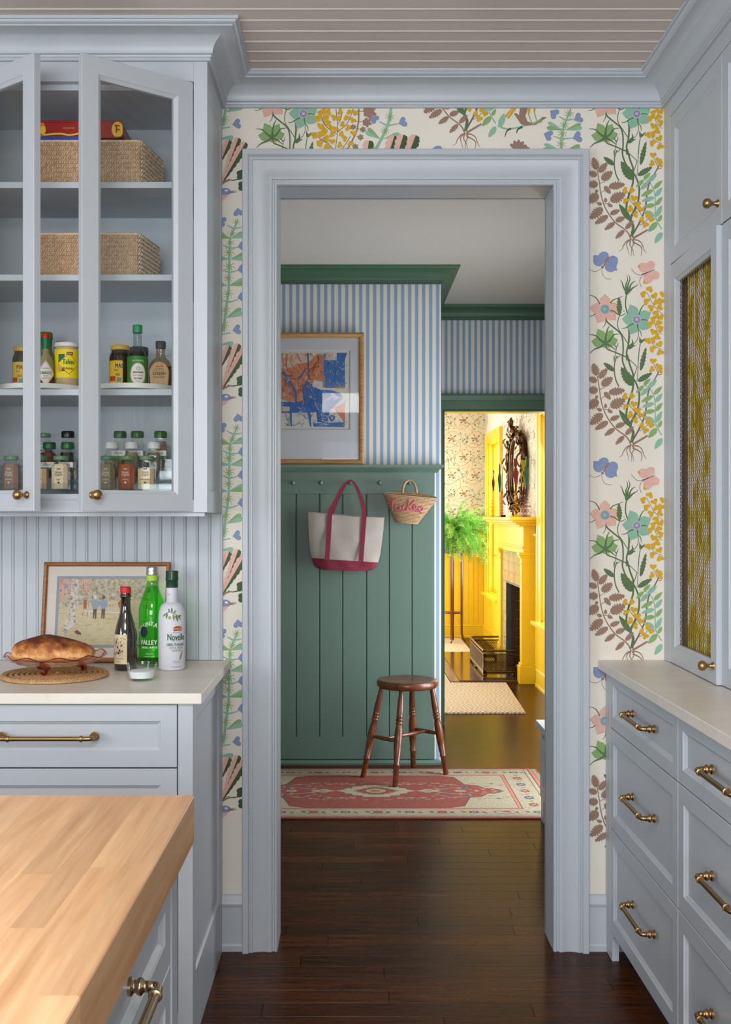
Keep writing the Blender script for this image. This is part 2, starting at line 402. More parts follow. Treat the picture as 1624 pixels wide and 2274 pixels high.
# --- floor: separate oak boards near, joined strips beyond
fl = B(); fl.box(-2.95, 2.0, -5.8, 9.1, -.05, -.012); floor = struct('floor', fl, FLOORW)
PW = .083; pm = []
for L in (.75, 1.05, 1.4):
    b = B(); b.box(0, L-.0008, 0, PW-.0009, -.012, 0, c=.0008); pm.append((L, mesh('floor_board', b, [FLOORW])))
row = 0; y = YY(2.15)
while y < YY(4.95):
    x = -1.15-R.random()*.7
    while x < 1.6:
        L, me = R.choice(pm)
        if x+L > -.75: put('floor_board', me, (x, y, 0), floor)
        x += L
    y += PW; row += 1
fy = y
b = B()
y = fy
while y < YY(12.35):
    x = -1.6-R.random()*.8
    while x < 1.55:
        L = R.choice((.7, .95, 1.3)); b.box(x, min(x+L, 1.6)-.0008, y, y+PW-.0009, -.012, 0); x += L
    y += PW
obj('floor_boards', b, FLOORW, floor, kind='stuff')
b = B(); y = YY(2.15)-PW
while y > -5.8:
    x = -2.9-R.random()*.8
    while x < 1.9:
        L = R.choice((.9, 1.3)); b.box(x, x+L-.0008, y, y+PW-.0009, -.012, 0); x += L
    y -= PW
b2 = B(); 
obj('floor_boards', b, FLOORW, floor, kind='stuff')
# --- kitchen ceiling with beaded boards
b = B(); b.box(-2.95, 2.0, -5.8, .13, H+.012, H+.06); ceiling = struct('ceiling', b, CEILW)
def bead_board_mesh(W, L, depth=.012):
    # board along +X, width along +Y, face at z = 0 looking down; bead at one edge
    prof = [(0.0005, depth), (.0005, .003), (.003, 0), (W-.0125, 0), (W-.0105, .0045), (W-.0095, .0035), (W-.0085, -.001), (W-.0055, -.0028), (W-.003, -.001), (W-.0015, .004), (W-.0005, depth)]
    b = B(); b.loft([[(x, q[0], q[1]) for q in prof] for x in (0, L)]); return b
cb = bead_board_mesh(.0675, 3.2); cme = mesh('ceiling_board', cb, [CEILW]); fixn(cme)
for k in range(-1, 22):
    put('ceiling_board', cme, (-1.6, YY(3.296)-.0675*k, H), ceiling)
bb = B()
for k in range(22, 62):
    y = YY(3.296)-.0675*k; bb.box(-2.9, 1.95, y, y+.0665, H, H+.012, c=.002)
for x0, x1 in ((-2.9, -1.6), (1.6, 1.95)):
    for k in range(-1, 22): y = YY(3.296)-.0675*k; bb.box(x0, x1, y, y+.0665, H, H+.012, c=.002)
obj('ceiling_boards', bb, CEILW, ceiling, kind='stuff')
# --- door wall (wallpapered) with the cased opening
DX0, DX1, DZ = -.2347, .634, 2.409
b = B(); T = .13
b.box(-2.95, DX0-.012, 0, T, 0, H); b.box(DX1+.012, 2.0, 0, T, 0, H); b.box(DX0-.012, DX1+.012, 0, T, DZ+.012, H)
wall_back = struct('wall_back', b, CREAM)
# opening lining
b = B(); b.box(DX0-.012, DX0, -.002, T+.004, 0, DZ); b.box(DX1, DX1+.012, -.002, T+.004, 0, DZ); b.box(DX0-.012, DX1+.012, -.002, T+.004, DZ, DZ+.012)
struct('trim_1', b, PAINT)
# kitchen casing: profile (distance outwards from the opening, projection)
CP = [(0, 0), (0, .013), (.003, .017), (.008, .017), (.011, .013), (.015, .013), (.018, .019), (.024, .0205), (.030, .019), (.040, .0165), (.052, .0165), (.066, .019), (.076, .0225), (.078, .026), (.082, .026), (.084, .023), (.087, .023), (.089, .030), (.092, .033), (.107, .033), (.109, .031), (.109, 0)]
def casing(b, x0, x1, ztop, prof, yface, sg=-1, zb=0.0, m=0, axis='Y'):
    L = [[], [], [], []]
    for a, d in prof:
        for i, (x, z) in enumerate(((x0-a, zb), (x0-a, ztop+a), (x1+a, ztop+a), (x1+a, zb))):
            L[i].append((x, yface+sg*d, z) if axis == 'Y' else (yface+sg*d, x, z))
    b.loft(L, m, True)
b = B(); casing(b, DX0, DX1, DZ, CP, 0); door_trim = struct('trim_2', b, PAINT)
b = B(); casing(b, DX0, DX1, DZ, [(0, 0), (0, .015), (.08, .018), (.085, 0)], T, 1); struct('trim_3', b, PAINT)
# small rosette corner feet blocks / baseboards on the door wall
BP = [(0, 0), (.017, 0), (.017, .018), (.013, .024), (.013, .138), (.016, .142), (.017, .150), (.013, .158), (.010, .168), (.006, .174), (0, .176)]
def base(b, path, prof, z=0): sweep(b, prof, path, z)
b = B(); base(b, [(-.42, 0), (DX0-.109, 0)], BP); struct('baseboard_back_left', b, PAINT)
b = B(); base(b, [(DX1+.109, 0), (.90, 0)], BP); struct('baseboard_back_right', b, PAINT)
# crown all round
CR = [(0, -.088), (.009, -.088), (.0105, -.0865), (.0105, -.083), (.0085, -.0815), (.0085, -.080), (.0125, -.078), (.0135, -.0745), (.012, -.072), (.015, -.071)]
for i in range(0, 13):
    t = math.pi/2*i/12; CR.append((.017+.060*(1-math.cos(t)), -.070+.049*math.sin(t)))
CR += [(.080, -.021), (.080, -.017), (.086, -.015), (.090, -.011), (.091, -.008), (.096, -.008), (.098, -.005), (.098, 0), (0, 0)]
b = B(); sweep(b, CR, [(-2.9, 0), (-1.86, 0), (-1.86, -.353), (-.41, -.353), (-.41, 0), (.985, 0), (.985, -2.9)], H); struct('trim_4', b, PAINT)
# kitchen side and rear walls (never seen, they bounce light)
b = B(); b.box(-2.95, -2.90, -5.8, 0, 0, .9); b.box(-2.95, -2.90, -5.8, 0, 2.3, H); b.box(-2.95, -2.90, -5.8, -4.5, .9, 2.3); b.box(-2.95, -2.90, -2.3, 0, .9, 2.3)
struct('wall_left', b, PLAST)
b = B(); b.box(2.0, 2.05, -5.8, 0, 0, H); struct('wall_right', b, PLAST)
b = B(); b.box(-2.95, 2.0, -5.85, -5.8, 0, .9); b.box(-2.95, 2.0, -5.85, -5.8, 2.4, H); b.box(-2.95, -1.8, -5.85, -5.8, .9, 2.4); b.box(.8, 2.0, -5.85, -5.8, .9, 2.4)
struct('wall_front', b, PLAST)
def window(n, M, w, h, mtl, cols=1, rows=2):   # M: origin at lower corner of the opening, n pointing indoors
    b = B(); t = .045
    b.nest(M, [(0, 0, w, h, -.09), (0, 0, w, h, -.05), (t, t, w-t, h-t, -.05), (t, t, w-t, h-t, -.09)], closed=True)
    wv = struct('window_%d' % n, b, mtl)
    b = B()
    hm = h/2
    b.loft([[M @ Vector(p) for p in ((t, hm-.02, d), (w-t, hm-.02, d), (w-t, hm+.02, d), (t, hm+.02, d))] for d in (-.085, -.045)])
    obj('meeting_rail', b, mtl, wv)
    for half in (0, 1):
        for i in range(1, cols):
            x = w*i/cols; z0 = hm*half; b = B(); b.loft([[M @ Vector(p) for p in ((x-.009, z0+t*.5, d), (x+.009, z0+t*.5, d), (x+.009, z0+hm-t*.5, d), (x-.009, z0+hm-t*.5, d))] for d in (-.08, -.055)])
            obj('glazing_bar', b, mtl, wv)
        for i in range(1, rows):
            z = hm*half+hm*i/rows; b = B(); b.loft([[M @ Vector(p) for p in ((t, z-.009, d), (w-t, z-.009, d), (w-t, z+.009, d), (t, z+.009, d))] for d in (-.08, -.055)])
            obj('glazing_bar', b, mtl, wv)
    b = B(); b.loft([[M @ Vector(p) for p in ((t, t, d), (w-t, t, d), (w-t, h-t, d), (t, h-t, d))] for d in (-.072, -.069)]); obj('pane', b, PANE, wv)
    return wv
window(1, frame((-1.8, -5.8, .9), (-1, 0, 0)) @ Matrix.Translation((-2.6, 0, 0)), 2.6, 1.5, PAINT, 3, 1)
window(2, frame((-2.90, -4.5, .9), (0, 1, 0)), 2.2, 1.4, PAINT, 3, 1)
# ================= wallpaper print: drawn in photograph pixels of the door wall plane
def wp(x, y, L): return (XX(x, CD), -.00015*L-.0001, ZZ(y, CD))
pal = dict(dg=cm('print_dark_green', (86, 114, 72)), lg=cm('print_leaf_green', (136, 172, 108)), te=cm('print_teal', (140, 186, 162)), bl=cm('print_blue', (130, 146, 186)),
           pk=cm('print_pink', (226, 178, 166)), mu=cm('print_mustard', (214, 166, 8)), br=cm('print_brown', (150, 120, 102)), br2=cm('print_mauve_brown', (120, 94, 88)), dk=cm('print_forest_green', (58, 82, 40)), cr=cm('print_cream', (236, 230, 206)))
W = Dec(wp, pal)
def motif_plant(dx, dy):
    def A(p): return (1300+p[0]/9.022+dx, 560+p[1]/9.022+dy)
    def Bc(p): return (1300+p[0]/9.022+dx, 790+p[1]/9.022+dy)
    W.tf = A
    W.poly([(160,70),(200,62),(265,65),(280,30),(330,0),(370,-12),(430,0),(465,40),(470,90),(440,110),(400,170),(370,230),(330,265),(290,290),(230,280),(180,240),(158,180),(165,110)],'bl',3)
    W.poly([(480,100),(530,70),(590,75),(640,110),(658,160),(650,220),(630,260),(625,310),(642,372),(590,370),(540,400),(480,400),(420,370),(390,310),(395,280),(430,220),(450,150)],'bl',3)
    W.poly([(485,85),(465,170),(430,200),(400,270),(365,285),(355,265),(385,220),(390,170),(430,115)],'br',4); W.disc(345,300,28,'br',4)
    W.stroke([(330,320),(260,370),(180,385),(110,360),(55,310)],9,'br2'); W.stroke([(340,330),(335,400),(370,480),(430,530),(525,535)],9,'br2')
    W.poly([(1040,280),(1080,240),(1120,215),(1180,215),(1230,225),(1260,190),(1320,175),(1370,190),(1398,240),(1390,300),(1350,350),(1290,385),(1210,410),(1150,410),(1100,380),(1070,330)],'pk',3)
    W.poly([(1180,440),(1250,420),(1300,400),(1380,370),(1440,385),(1485,430),(1490,490),(1460,535),(1400,550),(1365,545),(1330,590),(1280,625),(1220,635),(1160,630),(1165,540),(1170,480)],'pk',3)
    W.poly([(1050,285),(1075,255),(1100,290),(1080,320)],'mu',4); W.poly([(1158,632),(1178,560),(1200,605),(1265,605),(1220,640)],'mu',4); W.poly([(1330,510),(1380,515),(1375,530)],'mu',4)
    W.stroke([(1140,450),(1200,430),(1280,395),(1395,350)],34,'br2',8,4,4)
    W.stroke([(1140,455),(1050,450),(980,400),(925,330)],10,'br2'); W.stroke([(1145,470),(1100,540),(1095,620),(1130,700)],10,'br2')
    W.poly([(790,740),(830,700),(880,740),(900,760),(870,830),(835,865),(800,840)],'dg',2)
    for q in ([(800,760),(760,680),(740,610),(700,550)],[(830,760),(815,660),(850,550),(825,455)],[(850,760),(860,640),(895,540),(865,440)],[(880,770),(910,660),(960,600),(1012,580)],[(880,800),(950,720),(1020,680),(1060,635)]): W.stroke(q,38,'dg',6,2)
    W.stroke([(825,860),(810,960),(810,1080),(840,1200),(880,1270),(950,1300)],24,'dg')
    W.flower((395,1145),[(395,840),(80,1115),(235,1412),(615,1360),(690,1110)],235,'pk',3)
    W.stroke([(500,1030),(580,1020),(640,1060),(688,1110)],14,'mu',4,4); W.stroke([(490,1190),(560,1230),(600,1290),(615,1360)],14,'mu',4,4); W.stroke([(235,1412),(320,1390),(380,1340)],10,'mu',3,4); W.stroke([(80,1115),(130,1160),(200,1205)],10,'mu',3,4)
    W.disc(395,1145,96,'te',4); W.disc(395,1145,80,'bl',5); W.disc(390,1145,42,'te',6)
    for q in ([(290,1040),(230,930),(160,880),(55,860)],[(500,1025),(560,960),(660,920),(755,882)],[(300,1190),(200,1240),(130,1280),(50,1285)],[(410,1240),(415,1330),(400,1440),(350,1520)]): W.stroke(q,26,'dg',8,2)
    W.stroke([(500,1170),(580,1190),(660,1250),(740,1265),(810,1220)],28,'dg',10,4)
    W.leaf((690,1270),(672,900),125,'dg',4,teeth=4,amp=.35)
    W.stroke([(690,1270),(655,1380),(660,1520),(740,1650),(850,1820)],16,'dg')
    W.stroke([(410,1240),(430,1380),(560,1500),(700,1620),(750,1750),(760,1950),(745,2170)],32,'dg',28)
    W.flower((1030,1355),[(895,1045),(1320,1205),(1275,1540),(910,1655),(733,1340)],235,'te',3)
    W.disc(1030,1355,88,'pk',4); W.disc(1030,1355,74,'bl',5); W.disc(1030,1350,30,'pk',6)
    for q in ([(1070,1260),(1110,1150),(1150,1080),(1215,1025)],[(1120,1360),(1190,1352),(1265,1375)],[(965,1435),(880,1470),(800,1520),(725,1525)],[(1045,1440),(1060,1540),(1110,1600),(1120,1690)]): W.stroke(q,26,'dg',10,4)
    W.stroke([(860,1480),(880,1620),(865,1850),(830,2000),(835,2170)],36,'dg',32)
    W.stroke([(1065,1580),(1060,1700),(1020,1790),(970,1840),(870,1930)],14,'dg',12)
    W.poly([(850,1940),(885,1860),(935,1820),(935,1725),(968,1810),(968,1862),(1022,1860),(955,1905),(905,1945)],'dg',2); W.stroke([(880,1800),(885,1720),(912,1675)],22,'dg',5,2)
    W.stroke([(790,1190),(760,1175)],12,'dg',10)
    W.flower((400,1830),[(245,1535),(550,1552),(657,1752),(118,1782),(390,1925)],205,'lg',2)
    for q in ([(400,1830),(300,1760),(200,1670),(70,1655)],[(400,1830),(410,1700),(440,1560),(487,1472)],[(400,1830),(500,1760),(570,1660),(690,1638)],[(400,1830),(300,1900),(180,1950),(88,2035)],[(400,1830),(500,1880),(620,1965)]): W.stroke(q,52,'dg',8,4)
    W.stroke([(410,1850),(440,1940),(560,1990),(700,2050),(830,2110),(900,2175)],28,'dg',22,3); W.poly([(465,1950),(475,1890),(495,1945)],'mu',4)
    W.stroke([(620,1905),(590,1870),(580,1825)],24,'dg',6,3); W.stroke([(620,1905),(650,1870),(658,1808)],24,'dg',6,3); W.stroke([(625,1905),(615,2000),(580,2175)],14,'dg',14)
    W.poly([(1083,1680),(1110,1740),(1140,1760),(1212,1710),(1165,1790),(1120,1832),(1082,1810)],'dg',2); W.stroke([(1105,1830),(1080,1980),(1065,2170)],16,'dg')
    W.leaf((1105,2390),(1222,1895),110,'dg',2,teeth=6,amp=.3)
    for i,(x,y) in enumerate([(1285,748),(1165,845),(1380,870),(1230,990),(1430,1005),(1525,970),(1310,1120),(1500,1100),(1415,1230),(1370,1340),(1505,1300),(1310,1445),(1470,1420),(1370,1590),(1500,1530),(1450,1690),(1250,1780),(1370,1755),(1480,1840),(1350,1940),(1500,2015),(1560,840)]): W.heart(x,y,72,[-2.6,1.9,-.5,2.2,2.8,.3,-2,1.2][i%8],'mu',5)
    for q in ([(1235,800),(1300,930),(1370,1060),(1470,1170),(1560,1250)],[(1385,1410),(1440,1550),(1540,1650)],[(1330,1810),(1400,1890),(1540,1950)]): W.stroke(q,9,'br2')
    W.tf = Bc
    for i,(x,y) in enumerate([(1360,98),(1330,270),(1470,205),(1512,290),(805,810),(930,805),(975,960),(815,1025),(1040,1082),(895,1185),(1118,1182),(1010,1290),(1140,1400),(1250,1300),(1320,1388),(1212,1503)]): W.heart(x,y,76 if i in (6,8,9) else 66,[0,-1.2,.4,1.6,1.4,-1.4,.2,2.6][i%8],'mu',5)
    for q,w0,w1 in (([(745,0),(755,130),(840,330),(960,450),(1040,600),(1080,750),(1075,950),(1040,1100)],30,36),([(840,-20),(900,200),(960,380),(960,620),(930,750),(860,950),(830,1100),(820,1250)],34,40),([(770,0),(900,90),(1040,220)],14,14),([(1040,220),(1000,350),(960,450)],14,18),([(1065,0),(1060,200),(1050,400),(1035,520)],14,12),([(640,0),(590,150),(585,330),(620,500),(680,620)],20,26),([(580,0),(575,80),(590,150)],14,12),([(700,0),(630,50)],14,12),([(1030,1100),(980,1230),(920,1340),(910,1430),(950,1500),(960,1580),(930,1740)],44,62)): W.stroke(q,w0,'dg',w1)
    W.leaf((585,310),(365,140),115,'dg',2,teeth=3); W.leaf((945,610),(715,225),200,'dg',2,teeth=5,amp=.2); W.leaf((1045,520),(1345,340),125,'dg',2,teeth=4); W.leaf((905,1420),(675,1080),120,'dg',2)
    W.stroke([(240,400),(275,600),(310,850),(360,1050),(440,1230),(600,1450),(800,1600),(880,1700),(920,1800)],18,'br',30)
    for a,c,w in (((240,410),(155,145),190),((265,460),(445,255),165),((245,520),(50,440),160),((320,610),(550,430),210),((265,690),(48,690),200),((455,740),(805,690),190),((380,720),(510,880),130),((490,1030),(810,870),250),((270,880),(50,1060),240),((405,1060),(410,955),80),((440,1090),(555,1135),90),((340,1100),(228,1060),90),((360,1150),(90,1385),220),((490,1290),(698,1205),130),((470,1310),(190,1485),160),((600,1430),(805,1350),140),((600,1450),(383,1605),130),((800,1590),(972,1415),120),((790,1600),(603,1782),120),((240,790),(215,870),80)): W.leaf(a,c,w,'br',2,teeth=4 if w>100 else 3,amp=.42)
    W.stroke([(280,700),(340,650),(400,650)],12,'br'); W.stroke([(300,880),(370,820),(460,770)],12,'br'); W.stroke([(380,1080),(460,1070),(500,1030)],14,'br')
    W.stroke([(1170,595),(1270,630),(1360,770),(1400,950),(1405,1300),(1440,1430),(1535,1590)],16,'te',26)
    for a,c,w,q in (((1170,590),(1305,458),85,'lg'),((1260,640),(1435,478),100,'te'),((1170,600),(1020,745),85,'lg'),((1270,640),(1102,803),95,'te'),((1370,780),(1545,610),90,'lg'),((1360,800),(1112,933),95,'lg'),((1405,930),(1545,750),95,'te'),((1385,950),(1128,1032),95,'te'),((1415,1110),(1545,940),90,'lg'),((1400,1100),(1158,1142),95,'lg'),((1420,1340),(1535,1110),100,'te'),((1390,1340),(1168,1220),125,'te'),((1462,1440),(1535,1300),80,'lg'),((1440,1450),(1260,1645),120,'lg'),((1540,1650),(1388,1872),120,'te')): W.leaf(a,c,w,q,3,teeth=6,amp=.12)
    W.stroke([(1480,310),(1400,460),(1280,680),(1230,950),(1200,1180),(1100,1430),(940,1720)],22,'br2',34); W.stroke([(1250,1600),(1100,1690),(950,1775)],36,'br',44,2); W.stroke([(1535,370),(1430,390)],12,'br2')
    for q in ([(1380,170),(1450,330)],[(860,850),(900,1000),(1050,1190),(1150,1330)],[(1260,1370),(1180,1460),(1080,1510)]): W.stroke(q,11,'br2')
    for q,w0 in (([(920,1790),(830,1830),(760,1930),(740,1990),(670,2035)],26),([(900,1800),(830,1880),(850,1980),(880,2100)],24),([(910,1800),(895,1900),(950,2000),(975,2120)],28),([(940,1810),(980,1860),(930,1980),(930,2135)],28),([(940,1800),(1050,1810),(1130,1870),(1180,2000),(1225,2065)],30),([(950,1850),(1060,1900),(1130,1960),(1130,2060),(1110,2120)],30)): W.stroke(q,w0,'br',6,2)
PER = 457
W.clip = (1232, 236, 1490, 2000)
for k in (-1, 0, 1, 2): motif_plant(0, PER*k)
W.clip = (560, 236, 1300, 400)
motif_plant(-740, -PER)
W.clip = (938, 236, 1128, 400)
motif_plant(-369, -235-PER); motif_plant(-369, -235)
# drooping mustard spray, maple leaves, thistle and cactus over the door
W.clip = (480, 236, 1300, 400); W.tf = lambda p: (490+p[0]/4.64, 240+p[1]/4.64)
W.stroke([(1425,10),(1420,150),(1390,270),(1300,440)],16,'br')
for q in ([(1190,10),(1205,200),(1200,300),(1180,450)],[(1365,10),(1310,150),(1205,250)],[(1040,100),(1100,200),(1200,270)],[(1015,310),(1100,360),(1180,440)],[(1340,290),(1260,410),(1190,440)],[(1250,50),(1240,110),(1210,165)]): W.stroke(q,7,'br2',6)
for i,(x,y) in enumerate([(1035,50),(1115,45),(1230,40),(1330,45),(1390,50),(1165,100),(1215,100),(1085,100),(1005,115),(1300,105),(1365,125),(1110,155),(1035,190),(1260,170),(1310,205),(1190,225),(1145,200),(1075,240),(1370,255),(1250,270),(1145,272),(1040,275),(972,288),(1275,315),(1150,342),(1090,318),(1225,380),(1340,372),(1105,410),(1025,370),(1275,430),(1340,450)]): W.heart(x,y,34,[0,1.3,-1.2,2.8,.5,-2][i%6],'mu',5)
for x,y,r in ((1540,40,75),(1512,148,52),(1470,222,34),(1445,302,34),(1392,400,34),(1368,196,32)):
    for i in range(6): W.leaf((x-r*.3,y),(x+r*math.cos(1.05*i+.4),y+r*math.sin(1.05*i+.4)),r*.8,'br',2,teeth=2,amp=.3)
    W.stroke([(x,y),(1400,y-10)],6,'br2')
W.tf = lambda p: (780+p[0]/4.64, 240+p[1]/4.64)
W.stroke([(412,0),(395,120),(350,240),(300,340),(240,450)],26,'te',34); W.stroke([(290,140),(370,180)],10,'te',22); W.stroke([(490,160),(390,180)],10,'te',20)
W.heart(245,118,48,2.3,'bl',4); W.heart(538,145,52,1.2,'bl',4)
for x,y in ((400,90),(350,238),(245,430)): W.star(x,y,52,'lg',8,3)
W.drop((300,320),(145,245),62,'te',2); W.drop((300,320),(168,205),56,'lg',2); W.drop((325,322),(500,262),60,'te',2)
W.feather((150,560),(185,338),120,'pk','dk'); W.feather((330,640),(445,292),130,'pk','dk',3); W.feather((440,600),(540,280),130,'pk','dk',3); W.feather((545,600),(665,285),130,'pk','dk',3)
# bird, maple leaf and heart thistle at the right end of the strip over the door
W.tf = lambda p: (1110+p[0]/4.389, 240+p[1]/4.389)
W.poly([(138,55),(160,50),(188,70),(198,0),(275,0),(250,80),(270,130),(330,155),(380,120),(415,88),(462,88),(420,120),(350,165),(250,175),(205,155),(172,105)],'br',3)
W.poly([(110,5),(165,5),(88,106),(48,78)],'mu',2); W.stroke([(125,5),(70,90)],12,'pk',8,3); W.poly([(275,0),(305,0),(290,60),(272,50)],'mu',3); W.poly([(328,0),(350,0),(345,50),(332,50)],'mu',3)
W.stroke([(278,55),(300,110),(315,150)],10,'lg',8,4); W.stroke([(340,50),(350,90),(365,130)],10,'lg',8,4)
for i in range(10): W.stroke([(315+i*10,160-i*2),(325+i*10,140-i*3)],7,'lg',5,4)
W.stroke([(-20,170),(80,205),(240,175)],20,'te',14); W.stroke([(110,200),(70,225),(50,280)],22,'dk',4,3); W.stroke([(220,185),(175,210),(165,250)],22,'dk',4,3); W.leaf((0,185),(45,50),60,'te',2)
for c0,r in (((180,400),95),((262,420),50)):
    for i in range(5): W.leaf(c0,(c0[0]+r*math.cos(-2.6+.55*i),c0[1]+r*math.sin(-2.6+.55*i)),r*.55,'br',2,teeth=3)
W.stroke([(690,20),(650,120),(620,200),(602,320),(602,440)],16,'te',20); W.stroke([(692,0),(682,50)],8,'br2')
for q in ([(575,80),(640,118)],[(735,105),(660,118)],[(520,272),(602,302)],[(718,290),(610,302)]): W.stroke(q,6,'te',20)
W.heart(535,58,52,2.2,'bl',4); W.heart(772,97,50,1.1,'bl',4); W.heart(480,268,52,1.9,'bl',4); W.heart(765,282,54,1.3,'bl',4)
for a,c,q in (((612,215),(470,140),'te'),((612,215),(455,190),'lg'),((640,215),(795,155),'lg'),((640,215),(808,192),'te'),((600,420),(430,350),'te'),((600,420),(415,400),'lg'),((640,420),(785,362),'lg'),((640,420),(800,400),'te')): W.drop(a,c,52,q,2)
for x,y in ((676,60),(630,165),(610,250),(600,352)): W.star(x,y,52,'lg',8,3)
# left strip: thistle stem, hearts, two-tone leaves, cactus and bird, every 457 px
def motif_left(dy):
    W.tf = lambda p: (490+p[0]/7.1, 420+p[1]/7.1+dy)
    W.stroke([(255,520),(240,560),(180,700),(150,800),(140,1000),(135,1300),(125,1600),(85,1900),(45,2250)],24,'te',44); W.stroke([(275,470),(255,520)],9,'br2')
    for x,y in ((280,375),(35,515),(350,900),(345,1262),(345,1700),(268,2215)): W.heart(x,y,78,{280:3.0,35:1.9}.get(x,1.4),'bl',4)
    for q in ([(100,565),(150,595),(210,622)],[(335,603),(270,612),(210,622)],[(35,880),(140,932)],[(320,905),(230,925),(140,935)],[(35,1280),(130,1312)],[(300,1270),(210,1300),(130,1315)],[(35,1750),(110,1785)],[(280,1738),(200,1765),(110,1785)],[(160,2265),(60,2280),(0,2290)]): W.stroke(q,14,'te',32)
    for a,c,q in (((155,778),(-40,690),'te'),((155,778),(-40,735),'lg'),((170,778),(360,690),'lg'),((170,778),(370,720),'te'),((150,1108),(-40,1080),'te'),((150,1108),(400,1020),'lg'),((150,1108),(400,1085),'te'),((120,1520),(-40,1500),'te'),((130,1520),(380,1420),'te'),((130,1520),(380,1480),'lg'),((90,2030),(330,1880),'lg'),((90,2032),(360,1945),'te')): W.drop(a,c,100,q,2)
    for x,y,r in ((250,522,70),(185,700,75),(150,845,75),(135,1000,100),(135,1222,100),(125,1400,85),(120,1650,90),(80,1910,90),(50,2150,90)): W.star(x,y,r,'lg',8,3,.2+x*.01)
    W.tf = lambda p: (490+p[0]/9.47, 690+p[1]/9.47+dy)
    W.feather((20,1160),(185,735),170,'pk','dk',2,4); W.feather((40,1600),(372,708),200,'pk','dk',2,8); W.feather((45,1615),(520,800),210,'pk','dk',3,8)
    W.poly([(30,700),(110,665),(200,640),(262,655),(275,700),(250,730),(248,790),(205,760),(190,720),(120,722),(30,735)],'te',4)
    W.stroke([(40,1645),(130,1600),(225,1578)],60,'br',20,4); W.stroke([(150,1562),(260,1585),(420,1548)],18,'dk',26)
    for x,y in ((395,1440),(440,1500),(400,1520),(450,1420),(430,1670),(430,1750),(460,1700)): W.disc(x,y,58,'dk',3)
    W.disc(105,1825,112,'bl',3,ry=78); W.disc(120,1806,34,'cr',4,10,22); W.poly([(30,1905),(180,1880),(120,1950),(40,2015)],'pk',4); W.poly([(175,1812),(362,1800),(250,1826),(355,1832),(155,1872),(180,1850)],'br',4)
W.clip = (480, 236, 600, 2000)
for k in (-1, 0, 1, 2): motif_left(PER*k)
W.tf = lambda p: p
W.build('floral_print', wall_back)

# ================= hall beyond the opening
HY = YY(6.04); HF = YY(7.14)
b = B(); b.box(-1.9, 1.55, T, HF, H, H+.05); struct('ceiling_hall', b, HALLC)
# striped walls
b = B(); b.box(-1.9, .494, HY, HY+.12, 0, H); b.box(.374, .494, HY+.12, HF+.12, 0, H); hw = struct('wall_hall', b, STRIPE)
FX0, FX1, FZ = .578, 1.34, 2.056
b = B(); b.box(.494, 1.45, HF, HF+.12, FZ+.01, H); b.box(.494, FX0-.005, HF, HF+.12, 0, FZ+.01); b.box(FX1, 1.5, HF, HF+.12, 0, FZ+.01)
wall_far_hall = struct('wall_hall_end', b, STRIPE)
b = B(); b.box(1.45, 1.5, T, 1.35, 0, H); b.box(1.45, 1.5, 2.35, HF, 0, H); b.box(1.45, 1.5, 1.35, 2.35, 0, .1); b.box(1.45, 1.5, 1.35, 2.35, 2.25, H)
struct('wall_hall_right', b, STRIPE)
window(3, frame((1.45, 2.35, .1), (0, -1, 0)), 1.0, 2.15, PAINT, 2, 2)
b = B(); b.box(-1.95, -1.9, T+.001, HY+.1, 0, H); struct('wall_hall_left', b, STRIPE)
b = B(); sweep(b, CR, [(-1.9, HY), (.494, HY), (.494, HF), (1.45, HF)], H); struct('trim_5', b, DGREEN)
# cased opening to the far room
GC = [(0, 0), (0, .014), (.006, .018), (.014, .014), (.03, .016), (.07, .018), (.078, .026), (.086, .028), (.094, .03), (.108, .04), (.113, .045), (.113, 0)]
b = B(); casing(b, FX0+.028, FX1, FZ, [(a, d) for a, d in GC], HF); tr = struct('trim_6', b, DGREEN)
b = B(); b.box(FX0-.005, FX0+.028, HF-.002, HF+.13, 0, FZ); b.box(FX1, FX1+.02, HF-.002, HF+.13, 0, FZ); b.box(FX0-.005, FX1+.02, HF-.002, HF+.13, FZ, FZ+.02); struct('trim_7', b, YEL)
# green panelling with peg rail
PX1 = XX(966, 6.0); PY = HY-.018
pan = thing('wall_panelling', 'sage green board panelling with peg rail and ledge on the striped hall wall', 'panelling', (0, HY, 0))
zt, zb = ZZ(1097, 6.02), ZZ(1636, 6.02)
b = B(); b.box(-1.88, PX1, HY-.010, HY-.001, .02, 1.60); obj('backing_panel', b, GREEN, pan)
gx = [XX(q, 6.02) for q in (658, 709.7, 760.8, 814, 864.5, 915)]
edges = [gx[0]-.1275*k for k in range(12, 0, -1)]+gx+[PX1-.004]
for i in range(len(edges)-1):
    b = B(); x0, x1 = edges[i]+.0012, edges[i+1]-.0012
    b.loft([[(x0, HY-.010, z), (x0, HY-.014, z), (x0+.004, PY-.002, z), (x1-.004, PY-.002, z), (x1, HY-.014, z), (x1, HY-.010, z)] for z in (zb, zt)])
    obj('board', b, GREEN, pan)
b = B(); b.box(-1.88, PX1, HY-.026, HY-.010, zt, 1.628, c=.0015); obj('peg_board', b, GREEN, pan)
b = B(); b.box(-1.88, PX1, HY-.026, HY-.010, .03, zb, c=.0015); obj('bottom_rail', b, GREEN, pan)
b = B(); sweep(b, [(0, 0), (.034, 0), (.036, .012), (.032, .018), (.026, .022), (0, .026)], [(-1.88, HY-.010), (PX1+.002, HY-.010), (PX1+.002, HY-.001)], .0); obj('base_mould', b, GREEN, pan)
